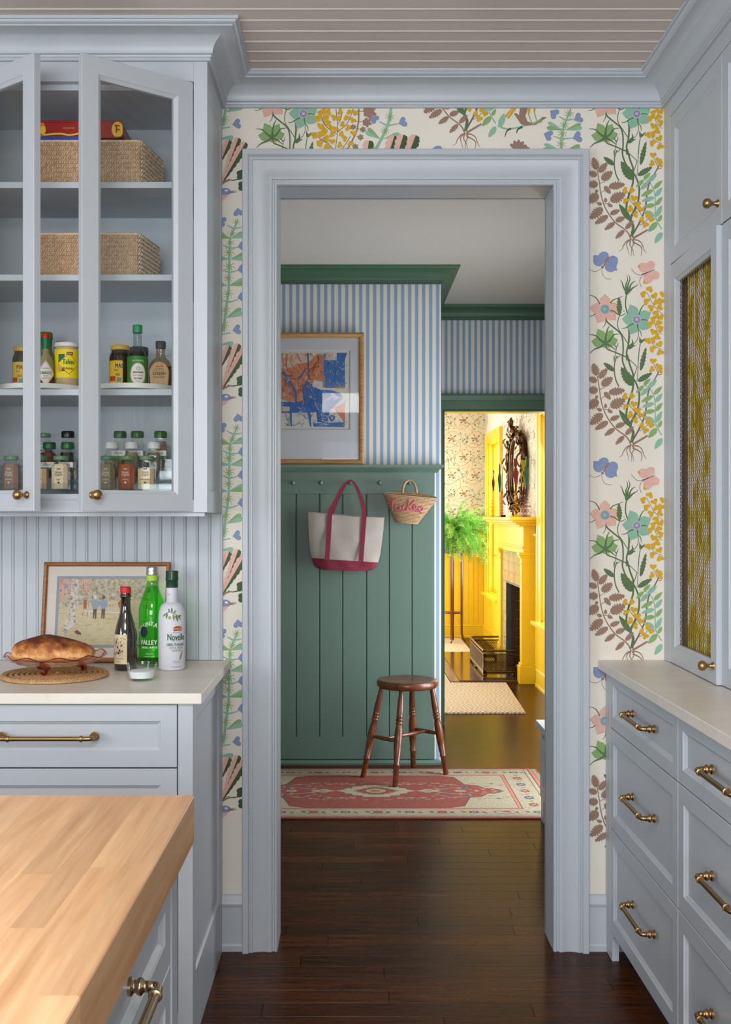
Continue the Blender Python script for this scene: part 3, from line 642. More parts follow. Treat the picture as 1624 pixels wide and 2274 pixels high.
b = B(); sweep(b, [(0, 0), (.020, 0), (.022, .006), (.028, .010), (.030, .016), (.040, .020), (.042, .026), (.052, .027), (.052, .042), (0, .042)], [(-1.88, HY-.010), (PX1-.004, HY-.010), (PX1-.004, HY-.001)], 1.611); obj('ledge', b, GREEN, pan)
for px in (460, 523, 587, 651, 713, 777, 843, 908):
    c = V(px, 1072, 6.0); M = frame((c.x, HY-.026, c.z), (1, 0, 0)); b = B()
    b.lathe([(.011, 0), (.011, .003), (.006, .006), (.0055, .030), (.009, .036), (.012, .043), (.0125, .049), (.009, .056), (0, .058)], M=M, n=14); obj('peg', b, GREEN, pan)

# ================= far yellow room
FW = 1.50; FB = YY(12.33); RY0, RY1 = HF+.12, FB
WIN = [(YY(10.95), YY(11.95)), (YY(7.62), YY(8.58))]; WZ0, WZ1 = .54, 2.17
OPN = (YY(9.09), YY(9.94), .785)
b = B()
ys = [RY0, WIN[1][0], WIN[1][1], OPN[0], OPN[1], WIN[0][0], WIN[0][1], RY1]
def seg(y0, y1, z0, z1, m=0): b.box(FW, FW+.14, y0, y1, z0, z1, m=m)
seg(ys[0], ys[1], 0, H); seg(ys[2], ys[3], 0, H); seg(ys[3], ys[4], .785, H); seg(ys[4], ys[5], 0, H); seg(ys[6], ys[7]+.1, 0, H)
for y0, y1 in WIN: seg(y0, y1, 0, WZ0); seg(y0, y1, WZ1, H)
wall_far_right = struct('wall_far_room_right', b, mat('far_wallpaper_ground', (240, 228, 204), .85, var=.02))
b = B(); b.box(-2.8, -1.05, FB, FB+.1, 0, H); b.box(-.05, FW, FB, FB+.1, 0, H); b.box(-1.05, -.05, FB, FB+.1, 0, .5); b.box(-1.05, -.05, FB, FB+.1, 2.2, H); wall_far_back = struct('wall_far_room_back', b, MATS['far_wallpaper_ground'])
b = B(); b.box(-2.8, -2.75, RY0, 2.0+2.6, 0, H); b.box(-2.8, -2.75, 4.6, FB, 0, .7); b.box(-2.8, -2.75, 4.6, FB, 2.4, H); b.box(-2.8, -2.75, 8.0, FB, .7, 2.4); struct('wall_far_room_left', b, MATS['far_wallpaper_ground'])
b = B(); b.box(-2.8, .45, RY0-.05, RY0, 0, H); struct('wall_far_room_front', b, MATS['far_wallpaper_ground'])
b = B(); b.box(-2.8, FW+.1, HF+.02, FB+.1, H, H+.05); struct('ceiling_far_room', b, HALLC)
b = B(); b.box(-2.8, -1.5, HF, FB, -.012, 0); struct('floor_far_room', b, FLOORW)
# wainscot: narrow beaded boards, base and rail
ZR = 1.19
for name, n0, n1, on in (('trim_8', -2.75, FW, 'b'), ('trim_9', RY0, RY1, 'r')):
    b = B(); q = n0
    blocks = [] if on == 'b' else [WIN[0], WIN[1], (YY(8.88), YY(10.3))]
    while q < n1-.01:
        q2 = min(q+.055, n1)
        zmax = ZR
        if any(a-.1 < (q+q2)/2 < c+.1 for a, c in blocks[:2]) or (on == 'b' and -1.1 < (q+q2)/2 < 0): zmax = WZ0-.06
        skip = on == 'r' and blocks[2][0] < (q+q2)/2 < blocks[2][1]
        if not skip:
            if on == 'b': b.box(q+.001, q2-.001, FB-.012, FB-.001, .15, zmax, c=.002)
            else: b.box(FW-.012, FW-.001, q+.001, q2-.001, .15, zmax, c=.002)
        q += .055
    wo = struct(name, b, YEL)
FBP = [(0, 0), (.022, 0), (.022, .02), (.016, .026), (.016, .128), (.02, .134), (.014, .148), (0, .153)]
b = B(); sweep(b, FBP, [(-2.75, FB-.0), (FW, FB-.0)], 0); sweep(b, FBP, [(FW, FB), (FW, YY(10.45))], 0); sweep(b, FBP, [(FW, YY(8.80)), (FW, RY0)], 0); struct('baseboard_far_room', b, YEL)
RP = [(0, 0), (.014, .004), (.016, .02), (.034, .026), (.036, .038), (0, .042)]
b = B(); sweep(b, RP, [(.02, FB), (FW, FB), (FW, WIN[0][1]+.11)], ZR); sweep(b, RP, [(FW, WIN[0][0]-.11), (FW, YY(10.4))], ZR); sweep(b, RP, [(FW, YY(8.85)), (FW, WIN[1][1]+.10)], ZR); struct('trim_10', b, YEL)
window(6, frame((-1.05, FB, .5), (1, 0, 0)), 1.0, 1.7, YEL, 2, 2)
for i, (y0, y1) in enumerate(WIN):
    wo = window(4+i, frame((FW, y1, WZ0), (0, -1, 0)), y1-y0, WZ1-WZ0, YEL, 2, 2)
    b = B(); b.box(FW-.001, FW+.10, y0-.001, y0+.012, WZ0, WZ1); b.box(FW-.001, FW+.10, y1-.012, y1+.001, WZ0, WZ1); b.box(FW-.001, FW+.10, y0, y1, WZ1-.012, WZ1); b.box(FW-.001, FW+.10, y0, y1, WZ0, WZ0+.01); obj('window_reveal', b, YEL, wo)
    b = B(); casing(b, y0, y1, WZ1, [(0, 0), (0, .016), (.008, .02), (.012, .016), (.07, .022), (.08, .03), (.1, .032), (.1, 0)], FW, -1, zb=WZ0, axis='X'); obj('window_casing', b, YEL, wo)
    b = B(); b.box(FW-.075, FW+.05, y0-.125, y1+.125, WZ0-.03, WZ0, c=.004); obj('window_sill', b, YEL, wo)
    b = B(); b.box(FW-.022, FW-.001, y0-.1, y1+.1, WZ0-.10, WZ0-.03, c=.003); obj('window_apron', b, YEL, wo)
# trellis and flower print of the far wallpaper
fp = dict(ye=cm('far_print_yellow', (226, 178, 20)), gr=cm('far_print_green', (92, 120, 84)), te=cm('far_print_teal', (146, 186, 160)), rd=cm('far_print_red', (206, 78, 44)), pk=cm('far_print_coral', (226, 130, 96)), br=cm('far_print_taupe', (120, 96, 80)))
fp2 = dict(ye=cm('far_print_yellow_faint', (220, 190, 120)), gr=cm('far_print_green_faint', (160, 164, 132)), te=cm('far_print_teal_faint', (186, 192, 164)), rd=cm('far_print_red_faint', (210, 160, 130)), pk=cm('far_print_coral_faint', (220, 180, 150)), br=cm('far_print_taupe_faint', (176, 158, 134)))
def far_print(mapf, parent, u0, u1, side=False):
    D = Dec(mapf, fp2 if side else fp); D.clip = (u0, ZR+.045, u1, 2.7); rr = random.Random(3)
    z = 1.0; r_ = 0
    while z < 2.8:
        u = u0-.4+(0.134 if r_ % 2 else 0)
        while u < u1+.3:
            D.tf = lambda p, u=u, z=z: (u+p[0], z+p[1])
            P = []
            for i in range(61):
                a = 2*math.pi*i/60; r = (.086+.010*math.sin(2*a))*(1+.075*(i % 2)); P.append((r*1.05*math.cos(a), r*math.sin(a)))
            for i in range(6, 61): D.stroke([P[i-1], P[i]], .0034, 'ye', k=1)
            D.stroke([(.09, -.03), (.11, -.07), (.10, -.12), (.13, -.15)], .004, 'ye', k=3)
            fx, fy = (.01, .01)
            for i in range(7): D.leaf((fx, fy), (fx+.026*math.cos(i*.9), fy+.019*math.sin(i*.9)), .011, 'rd' if r_ % 2 else 'pk', 3, k=4)
            D.disc(fx, fy, .007, 'ye', 4, 6)
            for a, l, c in ((-.04, -.035, 'gr'), (-.055, .005, 'gr'), (.02, -.045, 'gr'), (.045, -.035, 'te'), (-.02, .05, 'te'), (.05, .04, 'gr')): D.leaf((fx+a*.4, fy+l*.4), (fx+a, fy+l), .013, c, 2, k=4)
            D.stroke([(-.05, -.05), (0, -.04), (.04, -.06), (.07, -.04)], .004, 'te', k=3)
            for i in range(14): D.disc(rr.uniform(-.12, .12), rr.uniform(-.13, .13), .0042, rr.choice(('pk', 'rd')), 2, 5)
            D.tf = lambda p, u=u+.134, z=z: (u+p[0], z+p[1])
            for i in range(16):
                a = rr.uniform(0, 6.3); x, y = rr.uniform(-.06, .06), rr.uniform(-.09, .09); D.leaf((x, y), (x+.022*math.cos(a), y+.022*math.sin(a)), .009, rr.choice(('gr', 'te', 'te', 'gr')), 2, k=4)
            D.stroke([(-.05, .06), (-.01, .02), (.0, -.04), (.04, -.07)], .0035, 'te', k=3); D.stroke([(.05, .05), (.02, .0), (-.03, -.03)], .003, 'br', k=3)
            u += .268
        z += .207; r_ += 1
    D.tf = lambda p: p; D.build('floral_print', parent)
far_print(lambda u, z, L: (u, FB-.0004*L-.0004, z), wall_far_back, .45, FW)
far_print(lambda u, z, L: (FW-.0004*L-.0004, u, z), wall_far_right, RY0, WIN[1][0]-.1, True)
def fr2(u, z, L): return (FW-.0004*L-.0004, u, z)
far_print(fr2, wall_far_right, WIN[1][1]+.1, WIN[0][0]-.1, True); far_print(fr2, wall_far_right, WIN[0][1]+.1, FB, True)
# ================= cabinet building blocks
def front(b, M, u0, v0, u1, v1, fr=.045, t=.02, rec=.009, m=0, n0=0.0):
    c = .0012; e = .010
    b.nest(M, [(u0, v0, u1, v1, n0-t), (u0, v0, u1, v1, n0-c), (u0+c, v0+c, u1-c, v1-c, n0), (u0+fr, v0+fr, u1-fr, v1-fr, n0), (u0+fr+.002, v0+fr+.002, u1-fr-.002, v1-fr-.002, n0-.003),
               (u0+fr+e-.002, v0+fr+e-.002, u1-fr-e+.002, v1-fr-e+.002, n0-rec+.002), (u0+fr+e, v0+fr+e, u1-fr-e, v1-fr-e, n0-rec)], m)
def openframe(b, M, u0, v0, u1, v1, fr=.05, t=.021, m=0):
    c = .0012
    b.nest(M, [(u0, v0, u1, v1, -t), (u0, v0, u1, v1, -c), (u0+c, v0+c, u1-c, v1-c, 0), (u0+fr, v0+fr, u1-fr, v1-fr, 0), (u0+fr+.002, v0+fr+.002, u1-fr-.002, v1-fr-.002, -.003),
               (u0+fr+.010, v0+fr+.010, u1-fr-.010, v1-fr-.010, -.009), (u0+fr+.010, v0+fr+.010, u1-fr-.010, v1-fr-.010, -t)], m, closed=True)
def slab(b, M, u0, v0, u1, v1, n0, n1, m=0):
    b.nest(M, [(u0, v0, u1, v1, n0), (u0, v0, u1, v1, n1-.001), (u0+.001, v0+.001, u1-.001, v1-.001, n1)], m)
def sub(M, u, v, n=0): return M @ Matrix.Translation((u, v, n))
def knob(M, u, v, parent, mt=None):
    b = B(); b.lathe([(.0105, 0), (.0105, .002), (.008, .005), (.0055, .009), (.0055, .016), (.008, .020), (.0125, .024), (.0138, .030), (.0125, .036), (.008, .040), (.004, .0405), (0, .042)], M=sub(M, u, v), n=20)
    return obj('knob', b, mt or BRASS, parent)
def pull(M, u, v, L, parent, name='pull_handle', mt=None, sc=1.0):
    b = B(); h = L/2
    for s in (-1, 1):
        b.lathe([(.0115, 0), (.0115, .004), (.008, .006), (.0075, .009), (.0105, .012), (.0108, .016), (.007, .019), (.0065, .023), (.0082, .0245), (.0065, .026), (.0062, .030)], M=sub(M, u+s*h, v), n=16)
        P = cat_rom([(u+s*h, v, .024), (u+s*h, v, .031), (u+s*(h-.004), v, .0355), (u+s*(h-.014), v, .037), (u+s*(h-.026), v, .037)], 4)
        b.tube([M @ p for p in P], [.0062]*len(P), 12)
        X = Matrix.Translation((u+s*(h-.026), v, .037)) @ Matrix.Rotation(math.radians(90), 4, 'Y')
        b.lathe([(.005, -.004), (.0082, -.003), (.0088, 0), (.0082, .003), (.005, .004)], M=M @ X, n=14)
    b.tube([M @ Vector((u-h+.022, v, .037)), M @ Vector((u+h-.022, v, .037))], .0062, 14)
    return obj(name, b, mt or BRASS, parent)
# --- left wall cabinet with two open glazed doors
CF = -.353; XL, XR = -1.125, -.4097; HL, HR = -1.11, -.449
def wall_unit(xl, xr, label, full=True):
    t = thing('wall_cabinet', label, 'cabinet', ((xl+xr)/2, -.17, 1.379)); M = frame((0, CF, 0), (1, 0, 0))
    b = B()
    b.box(xl, xl+.015, CF+.02, -.002, 1.379, 2.66); b.box(xr-.016, xr-.007, CF+.02, -.002, 1.379, 2.66)
    b.box(xl+.015, xr-.016, -.012, -.002, 1.379, 2.66); b.box(xl+.015, xr-.016, CF+.022, -.012, 1.414, 1.4316); b.box(xl+.015, xr-.016, CF+.022, -.012, 2.583, 2.60)
    obj('case', b, PAINTIN, t)
    b = B(); hl = xl+.015 if full else xl+.015
    slab(b, M, xr-.039, 1.379, xr, 2.66, -.021, 0); slab(b, M, xl, 1.379, xl+.015, 2.66, -.021, 0)
    slab(b, M, xl+.015, 2.600, xr-.039, 2.66, -.021, -.0005); slab(b, M, xl+.015, 1.379, xr-.039, 1.414, -.021, -.0005)
    obj('face_frame', b, PAINT, t)
    b = B(); b.box(xl+.02, xr-.01, CF+.012, CF+.03, 1.368, 1.3785); obj('light_rail', b, PAINT, t)
    return t, M
cab, Mc = wall_unit(XL, XR, 'blue-grey upper cabinet with open glazed doors above the bread')
b = B(); Ms = frame((XR-.0045, CF+.0, 0), (0, 1, 0))
b.nest(Ms, [(.0214, 1.379, .351, 2.66, 0), (.0214, 1.379, .351, 2.66, .0045), (.045, 1.44, .318, 2.59, .0045), (.050, 1.445, .313, 2.585, .0005), (.056, 1.451, .307, 2.579, .0015)])
obj('end_panel', b, PAINT, cab)
for zt_ in (2.323, 2.0585, 1.731):
    b = B(); b.box(XL+.016, XR-.017, YY(3.112), -.013, zt_-.0175, zt_, c=.0012); obj('shelf', b, PAINTIN, cab)
TH = math.radians(37); DWd = .333; Z0, Z1 = 1.3815, 2.597
def cab_door(M, knob_u, label=None):
    b = B(); Mz = M @ Matrix.Translation((0, Z0, 0)); openframe(b, Mz, 0, 0, DWd, Z1-Z0, .047)
    d = obj('door', b, PAINT, cab)
    b = B(); slab(b, Mz, .055, .055, DWd-.055, Z1-Z0-.055, -.015, -.011); obj('pane', b, PANE, d)
    knob(Mz, knob_u, .043, d); return d
c_, s_ = math.cos(TH), math.sin(TH)
cab_door(frame((HR-.001-c_*DWd, CF-s_*DWd, 0), (c_, s_, 0)), .030)
cab_door(frame((HL+.001, CF, 0), (c_, -s_, 0)), DWd-.030)
t2, M2 = wall_unit(-1.86, -1.127, 'closed blue-grey upper cabinet beyond the left edge')
b = B(); front(b, M2, -1.843, 1.3815, -1.506, 2.597); obj('door', b, PAINT, t2)
b = B(); front(b, M2, -1.503, 1.3815, -1.168, 2.597); obj('door', b, PAINT, t2)
# --- beadboard splashback, board by board
bs = thing('beadboard_splashback', 'pale blue beadboard splashback between counter and upper cabinet', 'splashback', (-.8, 0, .92))
bdm = {}
def bead(x0, x1):
    w_ = round(x1-x0, 4)
    if w_ not in bdm:
        b = B(); prof = [(0, 0), (0, -.0080), (.0010, -.0095), (w_-.0094, -.0095), (w_-.0085, -.0080), (w_-.0072, -.0090), (w_-.0045, -.0099), (w_-.0020, -.0090), (w_-.0008, -.0080), (w_, 0)]
        b.loft([[(x, y, z) for x, y in prof] for z in (.9165, 1.375)]); me = mesh('bead_board', b, [PAINT]); fixn(me); bdm[w_] = me
    put('bead_board', bdm[w_], (x0, -.0025, .0), bs)
gx = XX(469, 3.43)
x = gx; bead(gx, gx+.0371)
for k in range(34): bead(gx-.0387*(k+1), gx-.0387*k)
# --- left base cabinet
BF = YY(2.80)
def base_unit(xl, xr, label, endp):
    t = thing('base_cabinet', label, 'cabinet', ((xl+xr)/2, -.3, 0)); M = frame((0, BF, 0), (1, 0, 0)); b = B()
    b.box(xl, xr-.0095, BF+.022, -.003, .0, .886); slab(b, M, xr-.0385, 0, xr, .8865, -.022, 0); slab(b, M, xl, 0, xl+.012, .8865, -.022, 0); slab(b, M, xl+.012, 0, xr-.0385, .088, -.022, 0)
    obj('case', b, PAINT, t)
    for z0, z1 in ((.7225, .8835), (.407, .7185), (.091, .403)):
        b = B(); front(b, M, xl+.0145, z0, xr-.0415, z1, .042); d = obj('drawer', b, PAINT, t)
        pull(M, (xl+.0145+xr-.0415)/2, (z0+z1)/2, .238, d)
    return t, M
bl, Mb = base_unit(XL, -.4085, 'blue-grey base cabinet with drawers under the bread counter', True)
b = B(); Ms = frame((-.4165, BF, 0), (0, 1, 0)); b.nest(Ms, [(.0224, .0, .636, .886, 0), (.0224, .0, .636, .886, .008), (.048, .18, .545, .84, .008), (.053, .186, .540, .834, .003), (.060, .193, .533, .827, .001)])
obj('end_panel', b, PAINT, bl)
base_unit(-1.86, -1.127, 'blue-grey base cabinet beyond the left edge', False)
b = B(); b.box(-1.88, -.384, YY(2.79)-.006, -.003, .8875, .915, c=.002)
o = obj('countertop', b, MARB, None, 'pale marble countertop holding the bread and bottles', 'countertop', base=(-1, -.3, .8875))
# --- right base cabinet
RX = .80; Mr = frame((RX, 0, 0), (0, -1, 0))
br_ = thing('base_cabinet', 'long blue-grey drawer cabinet along the right side', 'cabinet', (1.1, -1.2, 0))
b = B(); b.box(RX+.021, 1.42, -2.7, -.004, .085, .886); b.box(RX+.07, 1.42, -2.7, -.004, 0, .085); slab(b, Mr, .004, .0, .060, .886, -.021, 0)
b.loft([[(RX+n, -.060-q[0], q[1]) for q in [(0, 0), (.030, 0)]+[(.030+.022*(1-math.cos(math.pi/2*i/6)), .0+.083*math.sin(math.pi/2*i/6)) for i in range(7)]+[(.058, .085), (0, .085)]] for n in (.0, .021)])
obj('case', b, PAINT, br_)
ucols = [(.0635, .765), (.7685, 1.50), (1.5035, 2.2)]
for u0, u1 in ucols:
    for z0, z1 in ((.7165, .884), (.4055, .7135), (.0865, .4025)):
        b = B(); front(b, Mr, u0, z0, u1, z1, .043 if z1-z0 > .2 else .036); d = obj('drawer', b, PAINT, br_)
        uc = .0635+.389 if u0 < .1 else (u0+u1)/2; zc = {.884: .806, .7135: .570, .4025: .264}[z1]
        pull(Mr, uc, zc, .221, d)
b = B(); b.box(.7765, 1.42, -2.75, -.001, .8865, .915, c=.002)
obj('countertop', b, MARB, None, 'long marble countertop below the mesh-door cabinet', 'countertop', base=(1.1, -1.2, .8865))
# --- right hutch with wire mesh doors
UX = .985; Mu = frame((UX, 0, 0), (0, -1, 0))
hu = thing('hutch_cabinet', 'tall blue-grey wall cabinet with brass mesh doors and yellow curtains', 'cabinet', (1.2, -1.2, .915))
b = B(); b.box(UX+.021, 1.42, -.015, -.001, .916, 2.66); b.box(UX+.021, 1.42, -2.6, -2.585, .916, 2.66); b.box(1.405, 1.42, -2.585, -.015, .916, 2.66)
b.box(UX+.021, 1.405, -2.585, -.015, 2.125, 2.16); b.box(UX+.021, 1.405, -2.585, -.015, 2.60, 2.66); b.box(UX+.021, 1.405, -2.585, -.015, .916, .935)
for u in (.54, 1.015, 1.49, 1.965): b.box(UX+.022, 1.405, -u-.008, -u+.008, .935, 2.6)
slab(b, Mu, .001, .916, .0645, 2.66, -.021, 0); slab(b, Mu, .0645, 2.605, 2.6, 2.66, -.021, 0)
obj('case', b, PAINT, hu)
m, n, p = nt('ikat_curtain_cloth'); tc = N(n, 'ShaderNodeTexCoord'); mp = N(n, 'ShaderNodeMapping'); mp.inputs['Scale'].default_value = (40, 62, 11)
no = N(n, 'ShaderNodeTexNoise'); no.inputs['Scale'].default_value = 1.1; no.inputs['Detail'].default_value = 2; n.links.new(tc.outputs['Object'], mp.inputs[0]); n.links.new(mp.outputs[0], no.inputs[0])
cr = N(n, 'ShaderNodeValToRGB'); e = cr.color_ramp.elements; e[0].position = .40; e[0].color = lin((176, 152, 20))+(1,); e[1].position = .545; e[1].color = lin((232, 222, 214))+(1,)
x = e.new(.46); x.color = lin((212, 194, 64))+(1,); x = e.new(.50); x.color = lin((214, 202, 120))+(1,)
n.links.new(no.outputs[0], cr.inputs[0]); n.links.new(cr.outputs[0], p.inputs['Base Color']); p.inputs['Roughness'].default_value = .9; CURT = m
us = [(.0665, .5375), (.5415, 1.0135), (1.0175, 1.4885), (1.4925, 1.9635), (1.9675, 2.58)]
def meshwire(M, u0, v0, u1, v1):
    b = B(); wu, wv = .0098, .0098; k = 0; u = u0
    while u < u1:
        P = []; i = 0; v = v0
        while v < v1+wv:
            P.append(M @ Vector((min(u1, u+(wu if (i+k) % 2 else 0)), min(v, v1), -.0155+(.0012 if i % 2 else -.0006)))); v += wv; i += 1
        b.tube(P, .00075, 4, smooth=False); u += wu; k += 1
    return b
for i, (u0, u1) in enumerate(us):
    b = B(); front(b, Mu, u0, 2.1475, u1, 2.6025, .047); d = obj('upper_door', b, PAINT, hu)
    knob(Mu, u1-.028 , 2.209, d)
    Md = Mu
    if i == 0:      # stands slightly ajar
        a = math.radians(1.7); Md = Mu @ Matrix.Translation((u0, 0, 0)) @ Matrix.Rotation(-a, 4, 'Y') @ Matrix.Translation((-u0, 0, 0))
    b = B(); openframe(b, Md, u0, .918, u1, 2.1435, .050); d = obj('lower_door', b, PAINT, hu)
    if i < 4: obj('brass_mesh', meshwire(Md, u0+.058, .976, u1-.058, 2.084), BRASS, d, kind='stuff')
    knob(Md, u1-.026 , .966, d)
    if i < 4:
        b = B(); g = 46; P = []; uu0 = u0+(.098 if i == 0 else .075)
        for q in range(g+1):
            uu = uu0+(u1-.052-uu0)*q/g; P.append((uu, -.036+.011*math.sin(q*1.37)+.004*math.sin(q*.61)))
        b.loft([[Mu @ Vector((a_[0], v, a_[1])) for a_ in P] for v in (.95, 1.5, 2.1)], 0, True, (False, False), ring=False)
        obj('curtain', b, CURT, hu, fix=False)
# --- island: butcher block on drawer cabinet
IX, IY = -.256, YY(1.766)
ib = thing('butcher_block_top', 'thick maple butcher block top in the foreground', 'worktop', (-.8, IY-.45, .837))
x = IX; sw = [.040, .042, .038, .044, .036, .041]
k = 0
while x > -1.5:
    w_ = sw[k % 6]; y = IY; first = True; 
    while y > IY-1.15:
        L = R.uniform(.35, .9) if not first else R.uniform(.2, .8)
        y1 = max(y-L, IY-1.15); b = B()
        if k == 0: b.loft([[(x-w_+.00006, q, .837), (x-w_+.00006, q, .915), (x-.003, q, .915), (x-.0009, q, .9141), (x, q, .912), (x, q, .840), (x-.003, q, .837)] for q in (y1+.00004, y)])
        else: b.box(x-w_+.00006, x, y1+.00004, y, .837, .915)
        obj('stave', b, MAPLE, ib); y = y1; first = False
    x -= w_; k += 1
isl = thing('kitchen_island', 'blue-grey kitchen island cabinet under the butcher block', 'cabinet', (-.8, IY-.45, 0))
SX = -.272; Mi = frame((SX, 0, 0), (0, 1, 0)); b = B(); yf = YY(1.70)
b.box(-1.46, SX-.021, IY-1.1, yf, .09, .8365); b.box(-1.46, SX-.07, IY-1.1, yf-.05, 0, .09); slab(b, Mi, YY(1.640), .085, yf, .836, -.021, 0); slab(b, Mi, IY-1.1, .085, YY(1.01), .836, -.021, 0)
b.nest(Mi, [(YY(1.640)-.004, .085, YY(1.640), .836, -.021), (YY(1.640)-.004, .085, YY(1.640), .836, .002)])
obj('case', b, PAINT, isl)
for z0, z1 in ((.6985, .834), (.397, .6955), (.09, .394)):
    b = B(); front(b, Mi, YY(1.015), z0, YY(1.6345)-.004, z1, .043); d = obj('drawer', b, PAINT, isl)
    pull(Mi, YY(1.327)-.105, (z0+z1)/2+.028 if z1 > .8 else (z0+z1)/2, .21, d, mt=PEWTER)
# ================= things in the upper cabinet
def ctr(px, D): return (XX(px, D), YY(D))
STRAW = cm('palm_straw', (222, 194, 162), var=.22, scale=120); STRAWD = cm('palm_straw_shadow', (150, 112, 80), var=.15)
def woven(b, corners, z0, z1, rows, pitch, flare=1.0, m=0):
    """slanted stitches in courses along a closed plan polyline (corners), rising z0..z1"""
    h = (z1-z0)/rows; n = len(corners); cx = sum(c[0] for c in corners)/n; cy = sum(c[1] for c in corners)/n
    for r_ in range(rows):
        za, zb_ = z0+h*r_+h*.04, z0+h*(r_+.97); f = 1-(1-flare)*(1-(r_+.5)/rows)
        for i in range(n):
            a = Vector((cx+(corners[i][0]-cx)*f, cy+(corners[i][1]-cy)*f)); c = Vector((cx+(corners[(i+1) % n][0]-cx)*f, cy+(corners[(i+1) % n][1]-cy)*f))
            d = c-a; L = d.length; d = d/L; nr = Vector((d.y, -d.x)); k = max(1, int(L/pitch)); p = L/k
            for j in range(k):
                s0 = p*(j+.08)+R.uniform(-.1, .1)*p; s1 = p*(j+.95); sl = p*.55; o = .0030+R.uniform(-.0006, .0010); jz = R.uniform(-.12, .12)*h
                def P(s, z, e): q = a+d*s+nr*e; return (q.x, q.y, z)
                mid = (s0+s1)/2; o *= 1.5
                b.add([P(mid-p*.30, za+jz, 0), P(mid+p*.26, za+jz, 0), P(s1+sl, zb_-h*.12, 0), P(mid+sl*.95, zb_, .001), P(s0+sl, zb_-h*.14, 0), P(mid+sl*.3, za+h*.40, o), P(mid+sl*.75, zb_-h*.26, o)],
                      [(0, 1, 5), (1, 2, 6, 5), (2, 3, 6), (3, 4, 6), (4, 0, 5, 6)], m, True)
def basket(label, D0, D1, xr0, xr1, xl, z0, z1, rows):
    t = thing('woven_basket', label, 'basket', ((xl+xr0)/2, YY((D0+D1)/2), z0), 'woven palm baskets')
    c = [(xl, YY(D0)), (xr0-.006, YY(D0)), (xr0, YY(D0)+.006), (xr1, YY(D1)-.01), (xr1-.01, YY(D1)), (xl, YY(D1))]
    b = B(); i = .0005
    b.loft([[(p[0], p[1], z) for p in c] for z in (z0, z1-.003)], 0, cap=(True, False))
    ci = [(xl+.008, YY(D0)+.008), (xr0-.012, YY(D0)+.008), (xr0-.008, YY(D0)+.014), (xr1-.008, YY(D1)-.016), (xr1-.016, YY(D1)-.008), (xl+.008, YY(D1)-.008)]
    b.loft([[(p[0], p[1], z1-.003) for p in c], [(p[0], p[1], z1-.003) for p in ci], [(p[0], p[1], z0+.006) for p in ci]], 0, cap=(False, True))
    obj('basket_body', b, STRAWD, t, fix=False)
    b = B(); woven(b, c, z0, z1, rows, .0068); obj('weave', b, STRAW, t, kind='stuff', fix=False)
    b = B(); b.tube([(p[0], p[1], z1) for p in c], .0035, 6, closed=True); obj('rim', b, STRAW, t)
basket('woven palm basket on the top shelf under the red tin', 3.15, 3.34, -.6075, -.580, -.925, 2.3235, 2.3235+.129, 10)
basket('woven palm basket alone on the second shelf', 3.15, 3.33, -.6145, -.588, -.93, 2.059, 2.059+.125, 10)
t = thing('picture_book', 'blue book lying on the upper basket beneath the red tin', 'book', (-.80, YY(3.22), 2.454))
b = B(); b.box(-.925, -.775, YY(3.155), YY(3.31), 2.4555, 2.4585, c=.0008); b.box(-.925, -.775, YY(3.155), YY(3.31), 2.4645, 2.4675, c=.0008); b.box(-.926, -.774, YY(3.153), YY(3.157), 2.4555, 2.4675, c=.0005); obj('cover', b, cm('book_blue', (24, 70, 160)), t)
b = B(); b.box(-.923, -.779, YY(3.157), YY(3.308), 2.4587, 2.4643); obj('pages', b, cm('book_pages', (222, 216, 200)), t)
RED = cm('tin_red', (158, 24, 26), rough=.35); YLP = cm('tin_yellow', (236, 192, 30), rough=.4); ORG = cm('tin_orange', (222, 110, 24), rough=.4); GOLDP = cm('tin_gold_print', (214, 168, 60))
t = thing('tin_box', 'red tin lunch box with yellow and orange trim on the basket', 'tin', (-.77, YY(3.24), 2.4685))
tz, tx0, tx1 = 2.4685, -.915, -.665; th = .046
def rrect(x0, x1, z0, z1, r, n=5):
    P = []
    for cx_, cz, a0 in ((x1-r, z0+r, -90), (x1-r, z1-r, 0), (x0+r, z1-r, 90), (x0+r, z0+r, 180)):
        for i in range(n): a = math.radians(a0+90*i/(n-1)); P.append((cx_+r*math.cos(a), cz+r*math.sin(a)))
    return P
b = B(); rr_ = rrect(tx0, tx1, tz, tz+th, .014); b.loft([[(x, y, z) for x, z in rr_] for y in (YY(3.165), YY(3.31))], 0)
obj('tin_body', b, RED, t)
b = B(); b.tube([(x, YY(3.165), z) for x, z in rr_], .0028, 6, closed=True); obj('rolled_edge', b, RED, t)
b = B(); b.tube(cat_rom([(-.80, YY(3.2), tz+th-.001), (-.797, YY(3.2), tz+th+.008), (-.775, YY(3.2), tz+th+.009), (-.772, YY(3.2), tz+th-.001)], 4), .0022, 6); obj('handle', b, BRASS2, t)
D_ = Dec(lambda x, z, L: (x, YY(3.1645)-.0003*L-.001, z), dict(y=YLP, o=ORG, g=GOLDP, r=RED)); D_.disc(-.902, tz+.022, .014, 'o', 1, 14, .021); D_.disc(-.897, tz+.02, .008, 'y', 2, 12, .013)
D_.stroke([(-.895, tz+.006), (-.85, tz+.010), (-.82, tz+.006), (-.79, tz+.011)], .005, 'y'); D_.disc(-.681, tz+.022, .017, 'y', 1, 14, .023)
for i in range(5): D_.disc(-.912+.004*i, tz+.006+.008*i, .002, 'y', 3, 6)
D_.stroke([(-.690, tz+.034), (-.674, tz+.032)], .004, 'r', L=3); D_.stroke([(-.684, tz+.034), (-.684, tz+.012)], .004, 'r', L=3); D_.stroke([(-.684, tz+.022), (-.674, tz+.021)], .004, 'r', L=3)
pr = D_.build('printed_trim', t, None)
